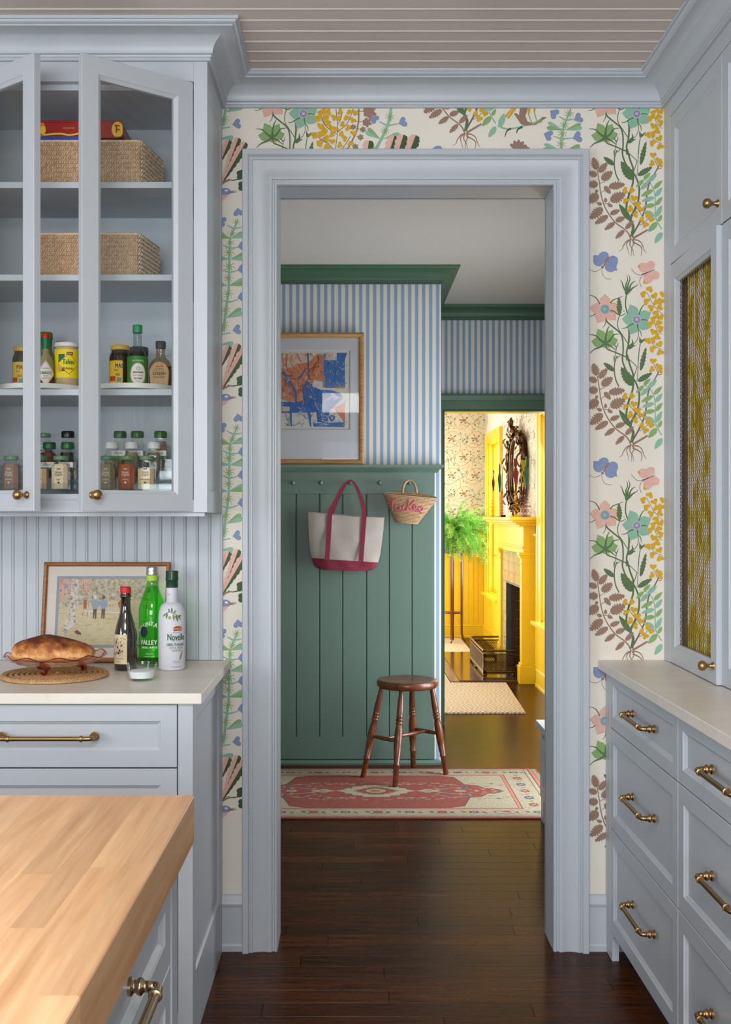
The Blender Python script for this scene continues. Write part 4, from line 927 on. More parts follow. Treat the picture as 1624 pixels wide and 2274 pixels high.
b = B(); ftext(b, 'WILLIAMS-SO', .0052, frame((-.822, YY(3.1645)-.0012, tz+.026), (1, 0, 0)), 0, 0); obj('lettering', b, GOLDP, t, fix=False)
# --- turntables
WHITEP = cm('white_turntable', (228, 226, 220), rough=.4, var=.01)
for px, lab in ((95, 'white round turntable under the tahini jar'), (300, 'white round turntable under the soy sauce bottle')):
    c = ctr(px, 3.256); t = thing('turntable', lab, 'turntable', (c[0], c[1], 1.731), 'white turntables'); r0 = .133
    b = B(); b.lathe([(.05, 0), (.05, .004), (r0-.004, .0045), (r0, .006), (r0, .020), (r0-.003, .020), (r0-.003, .010), (0, .010)], (c[0], c[1], 1.731), 48); obj('tray', b, WHITEP, t)
TT = 1.7415
def label_mat(n, col, **k): return cm('label_'+n, col, rough=.55, var=.03, **k)
GLC = glass('clear_glass', (249, 250, 250), .8); INKB = cm('ink_black', (28, 26, 28)); INKG = cm('ink_green', (22, 92, 50)); INKR = cm('ink_red', (190, 40, 30)); PAPER = label_mat('white', (236, 230, 220))
def jar(name, label, cat, px, D, z, parts_, group=None, ang=.22):
    c = ctr(px, D); t = thing(name, label, cat, (c[0], c[1], z), group); return t, c
def rev(parent, name, c, z, prof, m, n=28, label=None, sx=1, sy=1): b = B(); b.lathe(prof, (c[0], c[1], z), n, sx=sx, sy=sy); return obj(name, b, m, parent, label=label)
SYR = cm('dark_syrup', (26, 16, 12), rough=.12, coat=.5); SYR2 = cm('maple_syrup', (88, 44, 20), rough=.15, coat=.5); YLAB = label_mat('yellow', (238, 190, 34)); YCAP = cm('yellow_lid', (222, 170, 26), rough=.4)
def molasses(px, D, lab, ang, sc=1.0):
    t, c = jar('molasses_jar', lab, 'jar', px, D, TT, None, 'molasses jars with yellow lids'); r = .0315*sc
    rev(t, 'glass_body', c, TT, [(r-.004, 0), (r, .004), (r, .095), (r-.003, .104), (r-.006, .110), (r-.006, .118), (0, .118)], SYR)
    rev(t, 'lid', c, TT, [(r-.004, .115), (r-.003, .116), (r-.003, .1275), (r-.0045, .129), (0, .129)], YCAP)
    b = B(); wrappatch(b, c, r, ang-.85, ang+.62, .014+TT, .082+TT); lb = obj('paper_label', b, YLAB, t, fix=False)
    b = B(); wtext(b, 'MAS', .013, c, r, TT+.066, ang+.28, sx=.7, bold=.0006); wtext(b, 'ses', .011, c, r, TT+.042, ang+.18, sx=.7); wtext(b, 'Plains', .006, c, r, TT+.054, ang, sx=.7); obj('lettering', b, INKB, lb, fix=False)
    b = B(); wrappatch(b, c, r+.0006, ang+.1, ang+.5, TT+.020, TT+.032); obj('green_seal', b, cm('label_blue_green', (90, 150, 150)), lb, fix=False)
    b = B(); wrappatch(b, c, r+.0006, ang-.7, ang-.05, TT+.022, TT+.036); obj('red_flash', b, INKR, lb, fix=False); return t
molasses(267, 3.215, 'yellow-lidded molasses jar left of the soy sauce bottle', -.18)
molasses(48, 3.24, 'yellow-lidded molasses jar partly behind the left open door', -.1, .85)
# red-capped pepper sauce
t, c = jar('pepper_sauce_bottle', 'pepper sauce bottle with red cap and diamond label', 'bottle', 102, 3.19, TT, None); r = .0245
rev(t, 'glass_body', c, TT, [(r-.003, 0), (r, .003), (r, .070), (r-.002, .082), (.014, .098), (.0105, .108), (.0105, .150), (.011, .152), (0, .152)], glass('pale_olive_glass', (238, 240, 226)))
rev(t, 'sauce', c, TT, [(r-.004, .002), (r-.002, .004), (r-.002, .036), (0, .036)], cm('pepper_sauce', (122, 60, 34), rough=.2)); rev(t, 'sauce', c, TT, [(r-.002, .0362), (r-.002, .070), (r-.004, .081), (.0125, .097), (.009, .107), (.009, .118), (0, .118)], cm('pepper_sauce_pale', (186, 174, 142), rough=.3), label='paler upper sauce')
rev(t, 'neck_foil', c, TT, [(.0112, .116), (.0112, .1465), (0, .1465)], cm('green_foil', (14, 120, 60), rough=.3)); rev(t, 'cap', c, TT, [(.0118, .147), (.0120, .148), (.0120, .1605), (.011, .162), (0, .162)], cm('red_cap', (206, 24, 24), rough=.4))
b = B(); 
def dia(b, c, r, a0, zc, hw, hh, m=0, e=.0006):
    vs = []; n = 12
    for i in range(n+1):
        s_ = -1+2*i/n; h_ = hh*(1-abs(s_)); a = a0+s_*hw/r
        vs += [(c[0]+(r+e)*math.sin(a), c[1]-(r+e)*math.cos(a), zc-h_-1e-5), (c[0]+(r+e)*math.sin(a), c[1]-(r+e)*math.cos(a), zc+h_+1e-5)]
    b.add(vs, [(2*i, 2*i+2, 2*i+3, 2*i+1) for i in range(n)], m, True)
dia(b, c, r, .26, TT+.042, .0285, .0375, 0); dia(b, c, r, .26, TT+.042, .0265, .035, 1, .0009); dia(b, c, r, .26, TT+.042, .0256, .0338, 0, .0012)
lb = obj('diamond_label', b, [PAPER, INKR], t, fix=False)
b = B(); wtext(b, 'TABASCO', .0085, c, r, TT+.043, .26, e=.0018, sx=.62, bold=.0004); wtext(b, 'McILHENNY CO', .0034, c, r, TT+.056, .26, e=.0018, sx=.7); obj('lettering', b, INKG, lb, fix=False)
b = B(); wtext(b, 'BRAND', .0038, c, r, TT+.034, .26, e=.0018, sx=.7); wtext(b, 'PEPPER SAUCE', .0036, c, r, TT+.0275, .26, e=.0018, sx=.7); obj('lettering', b, INKR, lb, fix=False, label='red lettering')
# green-capped dressing bottle and brown-capped bottle behind
t, c = jar('dressing_bottle', 'bottle with bright green cap behind the pepper sauce', 'bottle', 101.5, 3.29, TT, None)
rev(t, 'glass_body', c, TT, [(.028, 0), (.030, .004), (.030, .09), (.026, .110), (.0175, .128), (.016, .150), (0, .150)], cm('dressing', (126, 140, 104), rough=.25)); rev(t, 'cap', c, TT, [(.0185, .142), (.0185, .158), (.021, .160), (.021, .179), (.019, .181), (0, .181)], cm('bright_green_cap', (20, 150, 64), rough=.35))
b = B(); wrappatch(b, c, .0302, -.9, 1.1, TT+.03, TT+.104); lb = obj('paper_label', b, cm('label_pale_green', (206, 214, 190)), t, fix=False); b = B(); wtext(b, 'MA', .012, c, .0302, TT+.092, -.45, sx=.7); wrappatch(b, c, .0306, -.9, 1.1, TT+.098, TT+.102); obj('lettering', b, INKG, lb, fix=False)
t, c = jar('vinegar_bottle', 'dark bottle with brown cap behind the left door edge', 'bottle', 82, 3.335, TT, None)
rev(t, 'glass_body', c, TT, [(.022, 0), (.024, .004), (.024, .095), (.014, .120), (.012, .138), (0, .138)], SYR); rev(t, 'cap', c, TT, [(.0145, .134), (.0145, .155), (.013, .157), (0, .157)], cm('brown_cap', (74, 54, 40)))
t, c = jar('mustard_bottle', 'bottle with olive-brown cap behind the tahini jar', 'bottle', 138, 3.335, TT, None)
rev(t, 'glass_body', c, TT, [(.026, 0), (.028, .004), (.028, .1), (.019, .120), (.017, .138), (0, .138)], cm('mustard_contents', (150, 120, 60))); rev(t, 'cap', c, TT, [(.0185, .138), (.0185, .158), (.017, .160), (0, .160)], cm('olive_brown_cap', (104, 82, 44)))
# tahini
t, c = jar('tahini_jar', 'tall yellow tahini jar with white lid', 'jar', 148, 3.214, TT, None); r = .0345
rev(t, 'glass_body', c, TT, [(r-.003, 0), (r, .003), (r, .114), (r-.003, .122), (r-.004, .126), (0, .126)], cm('tahini', (196, 168, 128), rough=.2)); rev(t, 'lid', c, TT, [(r+.0005, .124), (r+.001, .126), (r+.001, .134), (r-.0015, .1365), (0, .137)], cm('white_lid', (226, 224, 226), rough=.35))
b = B(); wrappatch(b, c, r, -1.6, 1.9, TT+.031, TT+.115, n=20); lb = obj('paper_label', b, label_mat('lemon', (240, 216, 6)), t, fix=False)
b = B(); wrappatch(b, c, r+.0004, -.45, .10, TT+.050, TT+.100); obj('green_panel', b, cm('label_teal', (24, 104, 84)), lb, fix=False)
b = B(); dia(b, c, r, .42, TT+.072, .0325, .031, 0, .0016); dia(b, c, r, .42, TT+.072, .0305, .029, 1, .0020); obj('diamond_panel', b, [cm('label_brick', (170, 74, 34)), MATS['label_lemon']], lb, fix=False)
b = B(); wtext(b, 'Tahini', .016, c, r, TT+.077, .40, e=.0028, sx=.62, bold=.0008); obj('lettering', b, INKG, lb, fix=False)
b = B(); wtext(b, 'Al-Rehab', .0075, c, r, TT+.058, .34, e=.0028, sx=.75, bold=.0004); wrappatch(b, c, r+.0026, .25, .75, TT+.0975, TT+.106); obj('lettering', b, cm('ink_maroon', (120, 20, 40)), lb, fix=False, label='maroon lettering')
b = B(); wtext(b, 'ZIYAD', .0045, c, r, TT+.1015, .5, e=.0038, sx=.75); obj('lettering', b, PAPER, lb, fix=False, label='white lettering')
b = B(); b.lathe([(.010, 0), (.010, .0006), (0, .0006)], M=frame((c[0]+(r+.0012)*math.sin(-.36), c[1]-(r+.0012)*math.cos(-.36), TT+.057), (math.cos(-.36), math.sin(-.36), 0)), n=18); obj('round_seal', b, GOLDP, lb)
# soy sauce
t, c = jar('soy_sauce_bottle', 'soy sauce bottle with green cap and green label', 'bottle', 305.5, 3.19, TT, None); r = .0295
rev(t, 'glass_body', c, TT, [(r-.003, 0), (r, .003), (r, .078), (r-.003, .092), (.017, .114), (.0125, .130), (.0122, .166), (.0135, .168), (0, .168)], glass('soy_glass', (222, 228, 226)))
rev(t, 'soy_sauce', c, TT, [(r-.004, .002), (r-.002, .004), (r-.002, .080), (r-.006, .093), (.0195, .107), (0, .107)], SYR); rev(t, 'cap', c, TT, [(.0138, .163), (.0142, .165), (.0142, .184), (.0132, .186), (0, .186)], cm('green_cap', (14, 142, 80), rough=.4))
b = B(); wrappatch(b, c, r, -1.3, 1.55, TT+.002, TT+.092, n=20); lb = obj('paper_label', b, cm('label_green', (32, 128, 50)), t, fix=False)
b = B(); 
def oval(b, c, r, a0, zc, rw, rh, m=0, e=.0012, n=20):
    vs = []
    for i in range(n+1):
        s_ = -1+2*i/n; h_ = rh*math.sqrt(max(0, 1-s_*s_)); a = a0+s_*rw/r
        vs += [(c[0]+(r+e)*math.sin(a), c[1]-(r+e)*math.cos(a), zc-h_-1e-5), (c[0]+(r+e)*math.sin(a), c[1]-(r+e)*math.cos(a), zc+h_+1e-5)]
    b.add(vs, [(2*i, 2*i+2, 2*i+3, 2*i+1) for i in range(n)], m, True)
oval(b, c, r, .24, TT+.038, .0240, .0345, 1, .0012); oval(b, c, r, .24, TT+.040, .0212, .0300, 0, .0016); obj('white_oval', b, [PAPER, cm('label_gold', (190, 150, 80))], lb, fix=False)
b = B(); wtext(b, 'KIKKOMAN', .0058, c, r, TT+.044, .24, e=.0024, sx=.68, bold=.0004); wtext(b, 'Soy Sauce', .0062, c, r, TT+.027, .24, e=.0024, sx=.68, bold=.0004)
for i in range(6):
    a0, a1 = math.pi/3*i, math.pi/3*(i+1); P = [(.0052*math.sin(a0), .0052*math.cos(a0)), (.0052*math.sin(a1), .0052*math.cos(a1)), (.0042*math.sin(a1), .0042*math.cos(a1)), (.0042*math.sin(a0), .0042*math.cos(a0))]
    b.add([(c[0]+(r+.0024)*math.sin(.24+x/r), c[1]-(r+.0024)*math.cos(.24+x/r), TT+.0555+z) for x, z in P], [(0, 1, 2, 3)], 0)
obj('lettering', b, INKB, lb, fix=False); b = B(); wtext(b, 'Less Sodium', .0052, c, r, TT+.0355, .24, e=.0024, sx=.75); wtext(b, '10 FL OZ', .003, c, r, TT+.018, .24, e=.0024, sx=.8); obj('lettering', b, INKR, lb, fix=False, label='red lettering')
b = B(); wtext(b, 'ALL-PURPOSE', .0050, c, r, TT+.078, .24, e=.0016, sx=.8); obj('lettering', b, PAPER, lb, fix=False, label='white lettering')
# blue-capped jar and maple syrup
t, c = jar('spread_jar', 'dark jar with navy cap behind the soy sauce bottle', 'jar', 309, 3.31, TT, None)
rev(t, 'glass_body', c, TT, [(.026, 0), (.028, .004), (.028, .1), (.024, .116), (0, .116)], SYR); rev(t, 'cap', c, TT, [(.0265, .112), (.028, .116), (.028, .136), (.0265, .139), (0, .139)], cm('navy_cap', (30, 36, 58)))
t, c = jar('honey_bottle', 'slim bottle with dark cap between molasses jar and soy sauce', 'bottle', 286, 3.32, TT, None)
rev(t, 'glass_body', c, TT, [(.016, 0), (.018, .004), (.018, .1), (.012, .118), (0, .118)], SYR2); rev(t, 'cap', c, TT, [(.0125, .116), (.0125, .138), (.0115, .140), (0, .140)], cm('charcoal_cap', (38, 36, 40)))
t, c = jar('maple_syrup_bottle', 'round maple syrup bottle with loop handle and tan label', 'bottle', 357, 3.205, TT, None)
prof = [(.020, 0), (.031, .004), (.0352, .020), (.0355, .045), (.033, .066), (.026, .082), (.016, .092), (.0135, .098), (.0135, .122), (.015, .124), (0, .124)]
rev(t, 'glass_body', c, TT, prof, glass('syrup_glass', (226, 214, 196)), sy=.6); rev(t, 'syrup', c, TT, [(.018, .002), (.029, .005), (.0335, .020), (.0337, .045), (.0313, .066), (0, .066)], SYR2, sy=.57)
rev(t, 'cap', c, TT, [(.0148, .120), (.0150, .122), (.0150, .139), (.014, .1405), (0, .1405)], cm('dark_brown_cap', (52, 42, 40)))
b = B(); b.tube([(c[0]+.013+.012*math.sin(a)+.004, c[1]-.002, TT+.106+.010*math.cos(a)) for a in [math.pi*i/8 for i in range(-1, 10)]], .0028, 8); obj('loop_handle', b, GLC, t)
Ml = frame((c[0]-.0005, c[1]-.0225, TT+.045), (1, .06, 0)); b = B(); P = [(-.026, -.036), (.026, -.036), (.0285, 0)]+[(.0285*math.cos(math.pi*i/10), .034*math.sin(math.pi*i/10)) for i in range(11)]+[(-.0285, 0)]
def flatlab(b, M, P, s_, d, m=0): b.loft([[M @ Vector((x*s_, z*s_, -.004)) for x, z in P], [M @ Vector((x*s_, z*s_, d)) for x, z in P]], m)
flatlab(b, Ml, P, 1.0, .0, 0); flatlab(b, Ml, P, .93, .0004, 1); lb = obj('paper_label', b, [cm('label_orange_brown', (196, 110, 60)), cm('label_tan', (186, 146, 104))], t)
b = B(); ftext(b, 'GOLDEN', .0098, Ml, 0, -.002, .001, sx=.68, bold=.0005); ftext(b, 'MAPLE SYRUP', .0062, Ml, 0, -.0125, .001, sx=.68); ftext(b, 'DELICATE TASTE', .0036, Ml, 0, .008, .001, sx=.75); ftext(b, '100% PURE MAPLE', .003, Ml, 0, .013, .001, sx=.75); obj('lettering', b, cm('ink_brown', (60, 30, 20)), lb, fix=False)
b = B(); ftext(b, '100% PURE', .0045, Ml, 0, .019, .001, sx=.75, bold=.0003); obj('lettering', b, INKR, lb, fix=False, label='red lettering')
# --- spice jars on clear tiered racks
ACR = glass('clear_acrylic', (247, 249, 250), .7)
Z4 = 1.4320
for x0, x1, lab in ((-1.07, XX(183, 3.2), 'clear acrylic tiered rack behind the left open door'), (XX(226, 3.2), XX(397, 3.2), 'clear acrylic tiered rack behind the right glazed door')):
    t = thing('spice_rack', lab, 'rack', ((x0+x1)/2, YY(3.24), Z4), 'clear tiered spice racks')
    for k, (d0, d1, zz) in enumerate(((3.150, 3.215, .012), (3.217, 3.280, .050), (3.282, 3.345, .088))):
        b = B(); b.box(x0, x1, YY(d0), YY(d1), Z4+zz-.003, Z4+zz); b.box(x0, x1, YY(d0), YY(d0)+.003, Z4+(0 if k == 0 else .038*k-.022), Z4+zz+.020); b.box(x0, x0+.003, YY(d0)+.003, YY(d1), Z4+.001, Z4+zz-.003); b.box(x1-.003, x1, YY(d0)+.003, YY(d1), Z4+.001, Z4+zz-.003)
        obj('tier', b, ACR, t)
SG = cm('sage_lid', (98, 142, 98), rough=.35); GC = cm('deep_green_cap', (22, 92, 40), rough=.35); WC = cm('white_cap', (222, 222, 222), rough=.4); BC = cm('black_cap', (22, 22, 26), rough=.3)
cmn = {}
def spice(px, D, z, kind, content, fill, label, txt=False, hh=.098):
    c = ctr(px, D); t = thing('spice_jar', label, 'jar', (c[0], c[1], z), {'flat': 'square spice jars with flat sage lids', 'hex': 'spice jars with green caps', 'white': 'spice jars with white caps', 'black': None}[kind])
    r = .0250 if kind == 'flat' else .0205; hs = .082; b = B(); loops = []
    for s_, q in ((r-.002, 0), (r, .002), (r, hs-.016), (r-.004, hs-.006), (.0155, hs), (.0155, hs+.008)):
        cn = s_*.45 if s_ > .02 else s_*.6; loops.append([(c[0]+x, c[1]+y, z+q) for x, y in ((-s_+cn, -s_), (s_-cn, -s_), (s_, -s_+cn), (s_, s_-cn), (s_-cn, s_), (-s_+cn, s_), (-s_, s_-cn), (-s_, -s_+cn))])
    b.loft(loops, 0, False); obj('glass_body', b, GLC, t)
    b = B(); loops = []; e = .0018
    for q in (.003, fill*hs if fill < .8 else hs-.018)+((hs-.007,) if fill >= .8 else ()):
        s_ = r-e if q < hs-.010 else r-.006; cn = s_*.45; loops.append([(c[0]+x, c[1]+y, z+q) for x, y in ((-s_+cn, -s_), (s_-cn, -s_), (s_, -s_+cn), (s_, s_-cn), (s_-cn, s_), (-s_+cn, s_), (-s_, s_-cn), (-s_, -s_+cn))])
    b.loft(loops, 0, False); obj('spice', b, content, t)
    mt = {'flat': SG, 'hex': GC, 'white': WC, 'black': BC}[kind]
    if kind == 'flat': rev(t, 'lid', c, z+hs+.006, [(.0205, 0), (.021, .001), (.021, .010), (.020, .0115), (0, .0115)], mt)
    else: rev(t, 'cap', c, z+hs+.004, [(.0195, 0), (.0198, .001), (.0198, .016), (.0175, .020), (0, .020)], mt, n=8 if kind == 'hex' else 24)
    if txt:
        Mf = frame((c[0], c[1]-r-.0003, z), (1, 0, 0)); ink = txt[1]; b = B()
        ftext(b, 'Simply', .0072, Mf, 0, .051, .0003, sx=.75); ftext(b, 'Organic', .0072, Mf, 0, .044, .0003, sx=.75); ftext(b, txt[0], .0045, Mf, 0, .031, .0003, sx=.8)
        for sg in (-1, 1): b.add([Mf @ Vector(p) for p in ((0, .0585, .0003), (sg*.004, .0600, .0003), (sg*.005, .0635, .0003), (sg*.001, .0615, .0003))], [(0, 1, 2, 3)])
        b.lathe([(.0028, 0), (.0028, .0003), (0, .0003)], M=Mf @ Matrix.Translation((0, .021, 0)), n=12)
        obj('lettering', b, ink, t, fix=False)
    elif kind == 'hex':
        b = B(); b.box(c[0]-r-.0005, c[0]+r+.0005, c[1]-r-.0005, c[1]+r+.0005, z+.030, z+.046); obj('paper_label', b, PAPER, t); b = B(); b.box(c[0]-r-.0008, c[0]+r+.0008, c[1]-r-.0008, c[1]+r+.0008, z+.018, z+.0299); obj('green_band', b, GC, t)
        b = B(); ftext(b, 'ORGANIC', .0055, frame((c[0], c[1]-r-.0007, z+.038), (1, 0, 0)), 0, 0, .0002, sx=.75); obj('lettering', b, INKB, t, fix=False)
    return t
BEI = cm('garlic_powder', (236, 208, 162), var=.06); BEI2 = cm('ginger_powder', (226, 194, 150), var=.06); SEED = cm('sesame_seed', (234, 214, 178), var=.25, scale=300); ORS = cm('paprika', (176, 84, 46), var=.08, scale=200); PNK = cm('cinnamon', (164, 120, 100), var=.08); HERB = cm('dried_herb', (146, 136, 98), var=.4, scale=300)
DKH = cm('peppercorns', (52, 42, 36), var=.5, scale=300); CHI = cm('chilli_flakes', (104, 48, 34), var=.3, scale=300); TAN = cm('tan_spice', (170, 134, 88), var=.2, scale=200); ROSE = cm('pink_brown_spice', (156, 122, 104), var=.15, scale=200)
zf, zm, zk = Z4+.0125, Z4+.0505, Z4+.0885
spice(25, 3.185, zf, 'flat', PNK, .85, 'spice jar of pinkish brown powder behind the left open door', ('cinnamon', PAPER))
spice(88, 3.185, zf, 'flat', BEI2, .75, 'flat-lidded spice jar of tan powder right of the left door', ('onion powder', INKB))
spice(135, 3.185, zf, 'flat', SEED, .95, 'flat-lidded spice jar of speckled pale flakes', ('ginger', INKB))
spice(239, 3.185, zf, 'flat', HERB, .95, 'front spice jar of coarse herbs cut by the right door stile', ('oregano', PAPER))
spice(282.4, 3.185, zf, 'flat', ORS, .92, 'flat-lidded spice jar of orange-red powder', ('cayenne', PAPER))
spice(326, 3.185, zf, 'flat', BEI, .76, 'flat-lidded spice jar of pale garlic powder at the far right front', ('garlic powder', INKB))
spice(109.6, 3.248, zm, 'hex', CHI, .8, 'green-capped spice jar of dark red spice, left of its pair')
spice(150, 3.248, zm, 'hex', TAN, .45, 'green-capped spice jar of tan spice under the black cap')
spice(248.8, 3.248, zm, 'white', HERB, .6, 'white-capped spice jar nearest the right door stile'); spice(292.5, 3.248, zm, 'white', HERB, .9, 'white-capped spice jar behind the orange-red jar'); spice(342, 3.248, zm, 'white', cm('grey_seeds', (120, 112, 100), var=.3, scale=300), .85, 'white-capped spice jar of greyish seeds, rightmost of the white caps')
spice(97.4, 3.312, zk, 'flat', DKH, .6, 'back-row spice jar of black peppercorns with sage lid', ('pepper', PAPER)); spice(150.7, 3.312, zk, 'black', DKH, .5, 'spice jar with a black cap in the back row')
spice(266.7, 3.312, zk, 'hex', TAN, .5, 'back-row green-capped spice jar, leftmost behind the right door'); spice(305, 3.312, zk, 'hex', HERB, .3, 'back-row green-capped spice jar behind the middle white cap'); spice(356.5, 3.312, zk, 'hex', ROSE, .95, 'back-row green-capped jar of pinkish spice at the far right')

# ================= on the left counter
CZ = .9155
# woven trivet
c = ctr(122, 3.075); r0 = .146
tr_ = thing('woven_trivet', 'round woven straw placemat under the glass dish', 'placemat', (c[0], c[1], CZ))
TW = cm('seagrass', (186, 146, 98), var=.25, scale=150); b = B(); P = []; rs = []; N_ = 9*64
for i in range(N_):
    a = 2*math.pi*i/64; r = .006+.0150*i/64; P.append((c[0]+r*math.cos(a), c[1]+r*math.sin(a), CZ+.0058)); rs.append(.0058+.0014*(i % 2))
b.tube(P, rs, 6); obj('coiled_straw', b, TW, tr_)
b = B()
for i in range(90):
    a = 2*math.pi*i/90
    for s in (0, 1):
        a2 = a+.12; q0, q1 = (r0-.010, r0) if s else (r0, r0-.010); b.tube([(c[0]+q0*math.cos(a), c[1]+q0*math.sin(a), CZ+.006), (c[0]+(q0+q1)/2*math.cos(a+.06), c[1]+(q0+q1)/2*math.sin(a+.06), CZ+.0105), (c[0]+q1*math.cos(a2), c[1]+q1*math.sin(a2), CZ+.006)], .0034, 5)
b.tube([(c[0]+(r0-.001)*math.cos(2*math.pi*i/80), c[1]+(r0-.001)*math.sin(2*math.pi*i/80), CZ+.0045) for i in range(80)], .0044, 6, closed=True)
obj('braided_edge', b, TW, tr_, kind='stuff')
# footed pink glass dish
PINKG = glass('pink_glass', (253, 240, 234), 1.0); c = (XX(124, 3.07), YY(3.07)); ds = thing('glass_dish', 'pale pink footed glass dish with scalloped rim holding the bread', 'dish', (c[0], c[1], CZ+.0125))
b = B(); loops = []; nn = 72; zb_ = CZ+.036
def ring(r, z, sc, n=nn): return [(c[0]+(r+sc*.006*abs(math.sin(a*5)))*math.cos(a), c[1]+(r+sc*.006*abs(math.sin(a*5)))*math.sin(a), z+sc*(.0045*math.cos(a*10))) for a in [2*math.pi*i/n for i in range(n)]]
for r, z, s_ in ((.002, zb_, 0), (.06, zb_, 0), (.095, zb_+.004, .2), (.118, zb_+.012, .6), (.134, zb_+.026, 1), (.1355, zb_+.029, 1), (.133, zb_+.0285, 1), (.116, zb_+.015, .6), (.094, zb_+.0072, .2), (.06, zb_+.003, 0), (.002, zb_+.003, 0)): loops.append(ring(r, z, s_))
b.loft(loops, 0, True); obj('bowl', b, PINKG, ds)
b = B(); b.tube(ring(.135, zb_+.029, 1), .0016, 5, closed=True); obj('rim_edge', b, glass('rose_glass_edge', (206, 140, 124), 1.0), ds)
for a in (-1.72, .38, 2.45):
    b = B(); P = []
    for x, z in ((.062, zb_), (.074, zb_-.006), (.078, zb_-.014), (.070, CZ+.0230), (.078, CZ+.0210)): P.append((c[0]+x*math.cos(a), c[1]+x*math.sin(a), z))
    b.tube(cat_rom(P, 4), [.012-.0045*math.sin(math.pi/2*i/16) for i in range(17)], 10); obj('foot', b, glass('rose_glass', (232, 176, 160), 1.0), ds)
# bread
c2 = (XX(118, 3.06), YY(3.06)); bz = zb_+.0055
def breadmat():
    m, n, p = nt('crusty_bread'); ge = N(n, 'ShaderNodeNewGeometry'); sp = N(n, 'ShaderNodeSeparateXYZ'); tc = N(n, 'ShaderNodeTexCoord'); n.links.new(tc.outputs['Object'], sp.inputs[0])
    no = N(n, 'ShaderNodeTexNoise'); no.inputs['Scale'].default_value = 38; no.inputs['Detail'].default_value = 7; n.links.new(tc.outputs['Object'], no.inputs[0])
    mr = N(n, 'ShaderNodeMapRange'); mr.inputs['From Min'].default_value = 0.0; mr.inputs['From Min'].default_value = .012; mr.inputs['From Max'].default_value = .092; n.links.new(sp.outputs[2], mr.inputs[0])
    ad = N(n, 'ShaderNodeMath', operation='MULTIPLY_ADD'); ad.inputs[1].default_value = 1.1; n.links.new(no.outputs[0], ad.inputs[0]); n.links.new(mr.outputs[0], ad.inputs[2])
    cr = N(n, 'ShaderNodeValToRGB'); e = cr.color_ramp.elements; e[0].position = .44; e[0].color = lin((240, 196, 138))+(1,); e[1].position = .92; e[1].color = lin((92, 42, 16))+(1,); x = e.new(.58); x.color = lin((216, 148, 82))+(1,); x = e.new(.74); x.color = lin((164, 92, 40))+(1,)
    sb = N(n, 'ShaderNodeMath', operation='MULTIPLY'); sb.inputs[1].default_value = .72; n.links.new(ad.outputs[0], sb.inputs[0]); n.links.new(sb.outputs[0], cr.inputs[0])
    vo = N(n, 'ShaderNodeTexVoronoi'); vo.inputs['Scale'].default_value = 95; n.links.new(tc.outputs['Object'], vo.inputs[0]); lt = N(n, 'ShaderNodeMath', operation='LESS_THAN'); lt.inputs[1].default_value = .11; n.links.new(vo.outputs['Distance'], lt.inputs[0])
    mx = N(n, 'ShaderNodeMix', data_type='RGBA'); mx.inputs[7].default_value = lin((84, 50, 28))+(1,); n.links.new(lt.outputs[0], mx.inputs[0]); n.links.new(cr.outputs[0], mx.inputs[6]); n.links.new(mx.outputs[2], p.inputs['Base Color'])
    n2 = N(n, 'ShaderNodeTexNoise'); n2.inputs['Scale'].default_value = 240; n2.inputs['Detail'].default_value = 4; n.links.new(tc.outputs['Object'], n2.inputs[0]); bp = N(n, 'ShaderNodeBump'); bp.inputs['Strength'].default_value = .8; bp.inputs['Distance'].default_value = .003
    n.links.new(n2.outputs[0], bp.inputs['Height']); n.links.new(bp.outputs[0], p.inputs['Normal']); p.inputs['Roughness'].default_value = .62; return m
b = B(); loops = []; n1, n2 = 64, 30
for i in range(1, n2):
    a = math.pi*i/n2; l = []
    for j in range(n1):
        f = 2*math.pi*j/n1; x = math.cos(a)*-.112; rr_ = max(.0, math.sin(a))**.46; y = rr_*.066*math.cos(f); z = rr_*math.sin(f); z = .029+(z*.043 if z > 0 else z*.025)
        if z > .031: z += .010*math.exp(-((x+.02)/.05)**2)*(1 if y > -.03 else .6)
        z -= .10*max(0, x-.02)*max(0, z-.02)/.04*.8
        q = noise.noise(Vector((x*16, y*16, z*18)))*.0045+noise.noise(Vector((x*70, y*70, z*70)))*.0016+noise.noise(Vector((x*160, y*160, z*160)))*.0009
        nrm = Vector((x/.3, y*2, (z-.03)*2)); nrm = nrm.normalized() if nrm.length > 0 else nrm
        l.append((c2[0]+x+nrm.x*q, c2[1]+y+nrm.y*q, bz+max(.0002, z+nrm.z*q-.0035)))
    loops.append(l)
b.loft(loops, 0, True); obj('bread_loaf', b, breadmat(), None, 'crusty browned loaf of bread sitting in the pink glass dish', 'bread', base=(c2[0], c2[1], bz))
# framed picture leaning on the splashback
fw_, D0_, D1_ = .394, 3.372, 3.4255; zb0 = CZ+.001; X0 = XX(226.5, 3.36)-fw_/2+.006; hgt = math.hypot(1.2205-zb0, D1_-D0_)
up = Vector((0, D1_-D0_, 1.2205-zb0)).normalized(); Mp = frame((X0, YY(D0_)-.013, zb0+.003), (1, 0, 0), up)
pf = thing('framed_print', 'brown-framed garden picture leaning against the splashback behind the bottles', 'picture', (X0+fw_/2, YY(D0_), zb0))
def pframe(M, w_, h_, fr, th, mt, parent):
    b = B(); b.nest(M, [(0, 0, w_, h_, -th*.3), (0, 0, w_, h_, th*.5), (fr*.3, fr*.3, w_-fr*.3, h_-fr*.3, th*.7), (fr*.7, fr*.7, w_-fr*.7, h_-fr*.7, th*.6), (fr, fr, w_-fr, h_-fr, th*.2), (fr, fr, w_-fr, h_-fr, -th*.3)], closed=True)
    return obj('frame', b, mt, parent)
pframe(Mp, fw_, hgt, .0125, .016, FRAMEB, pf)
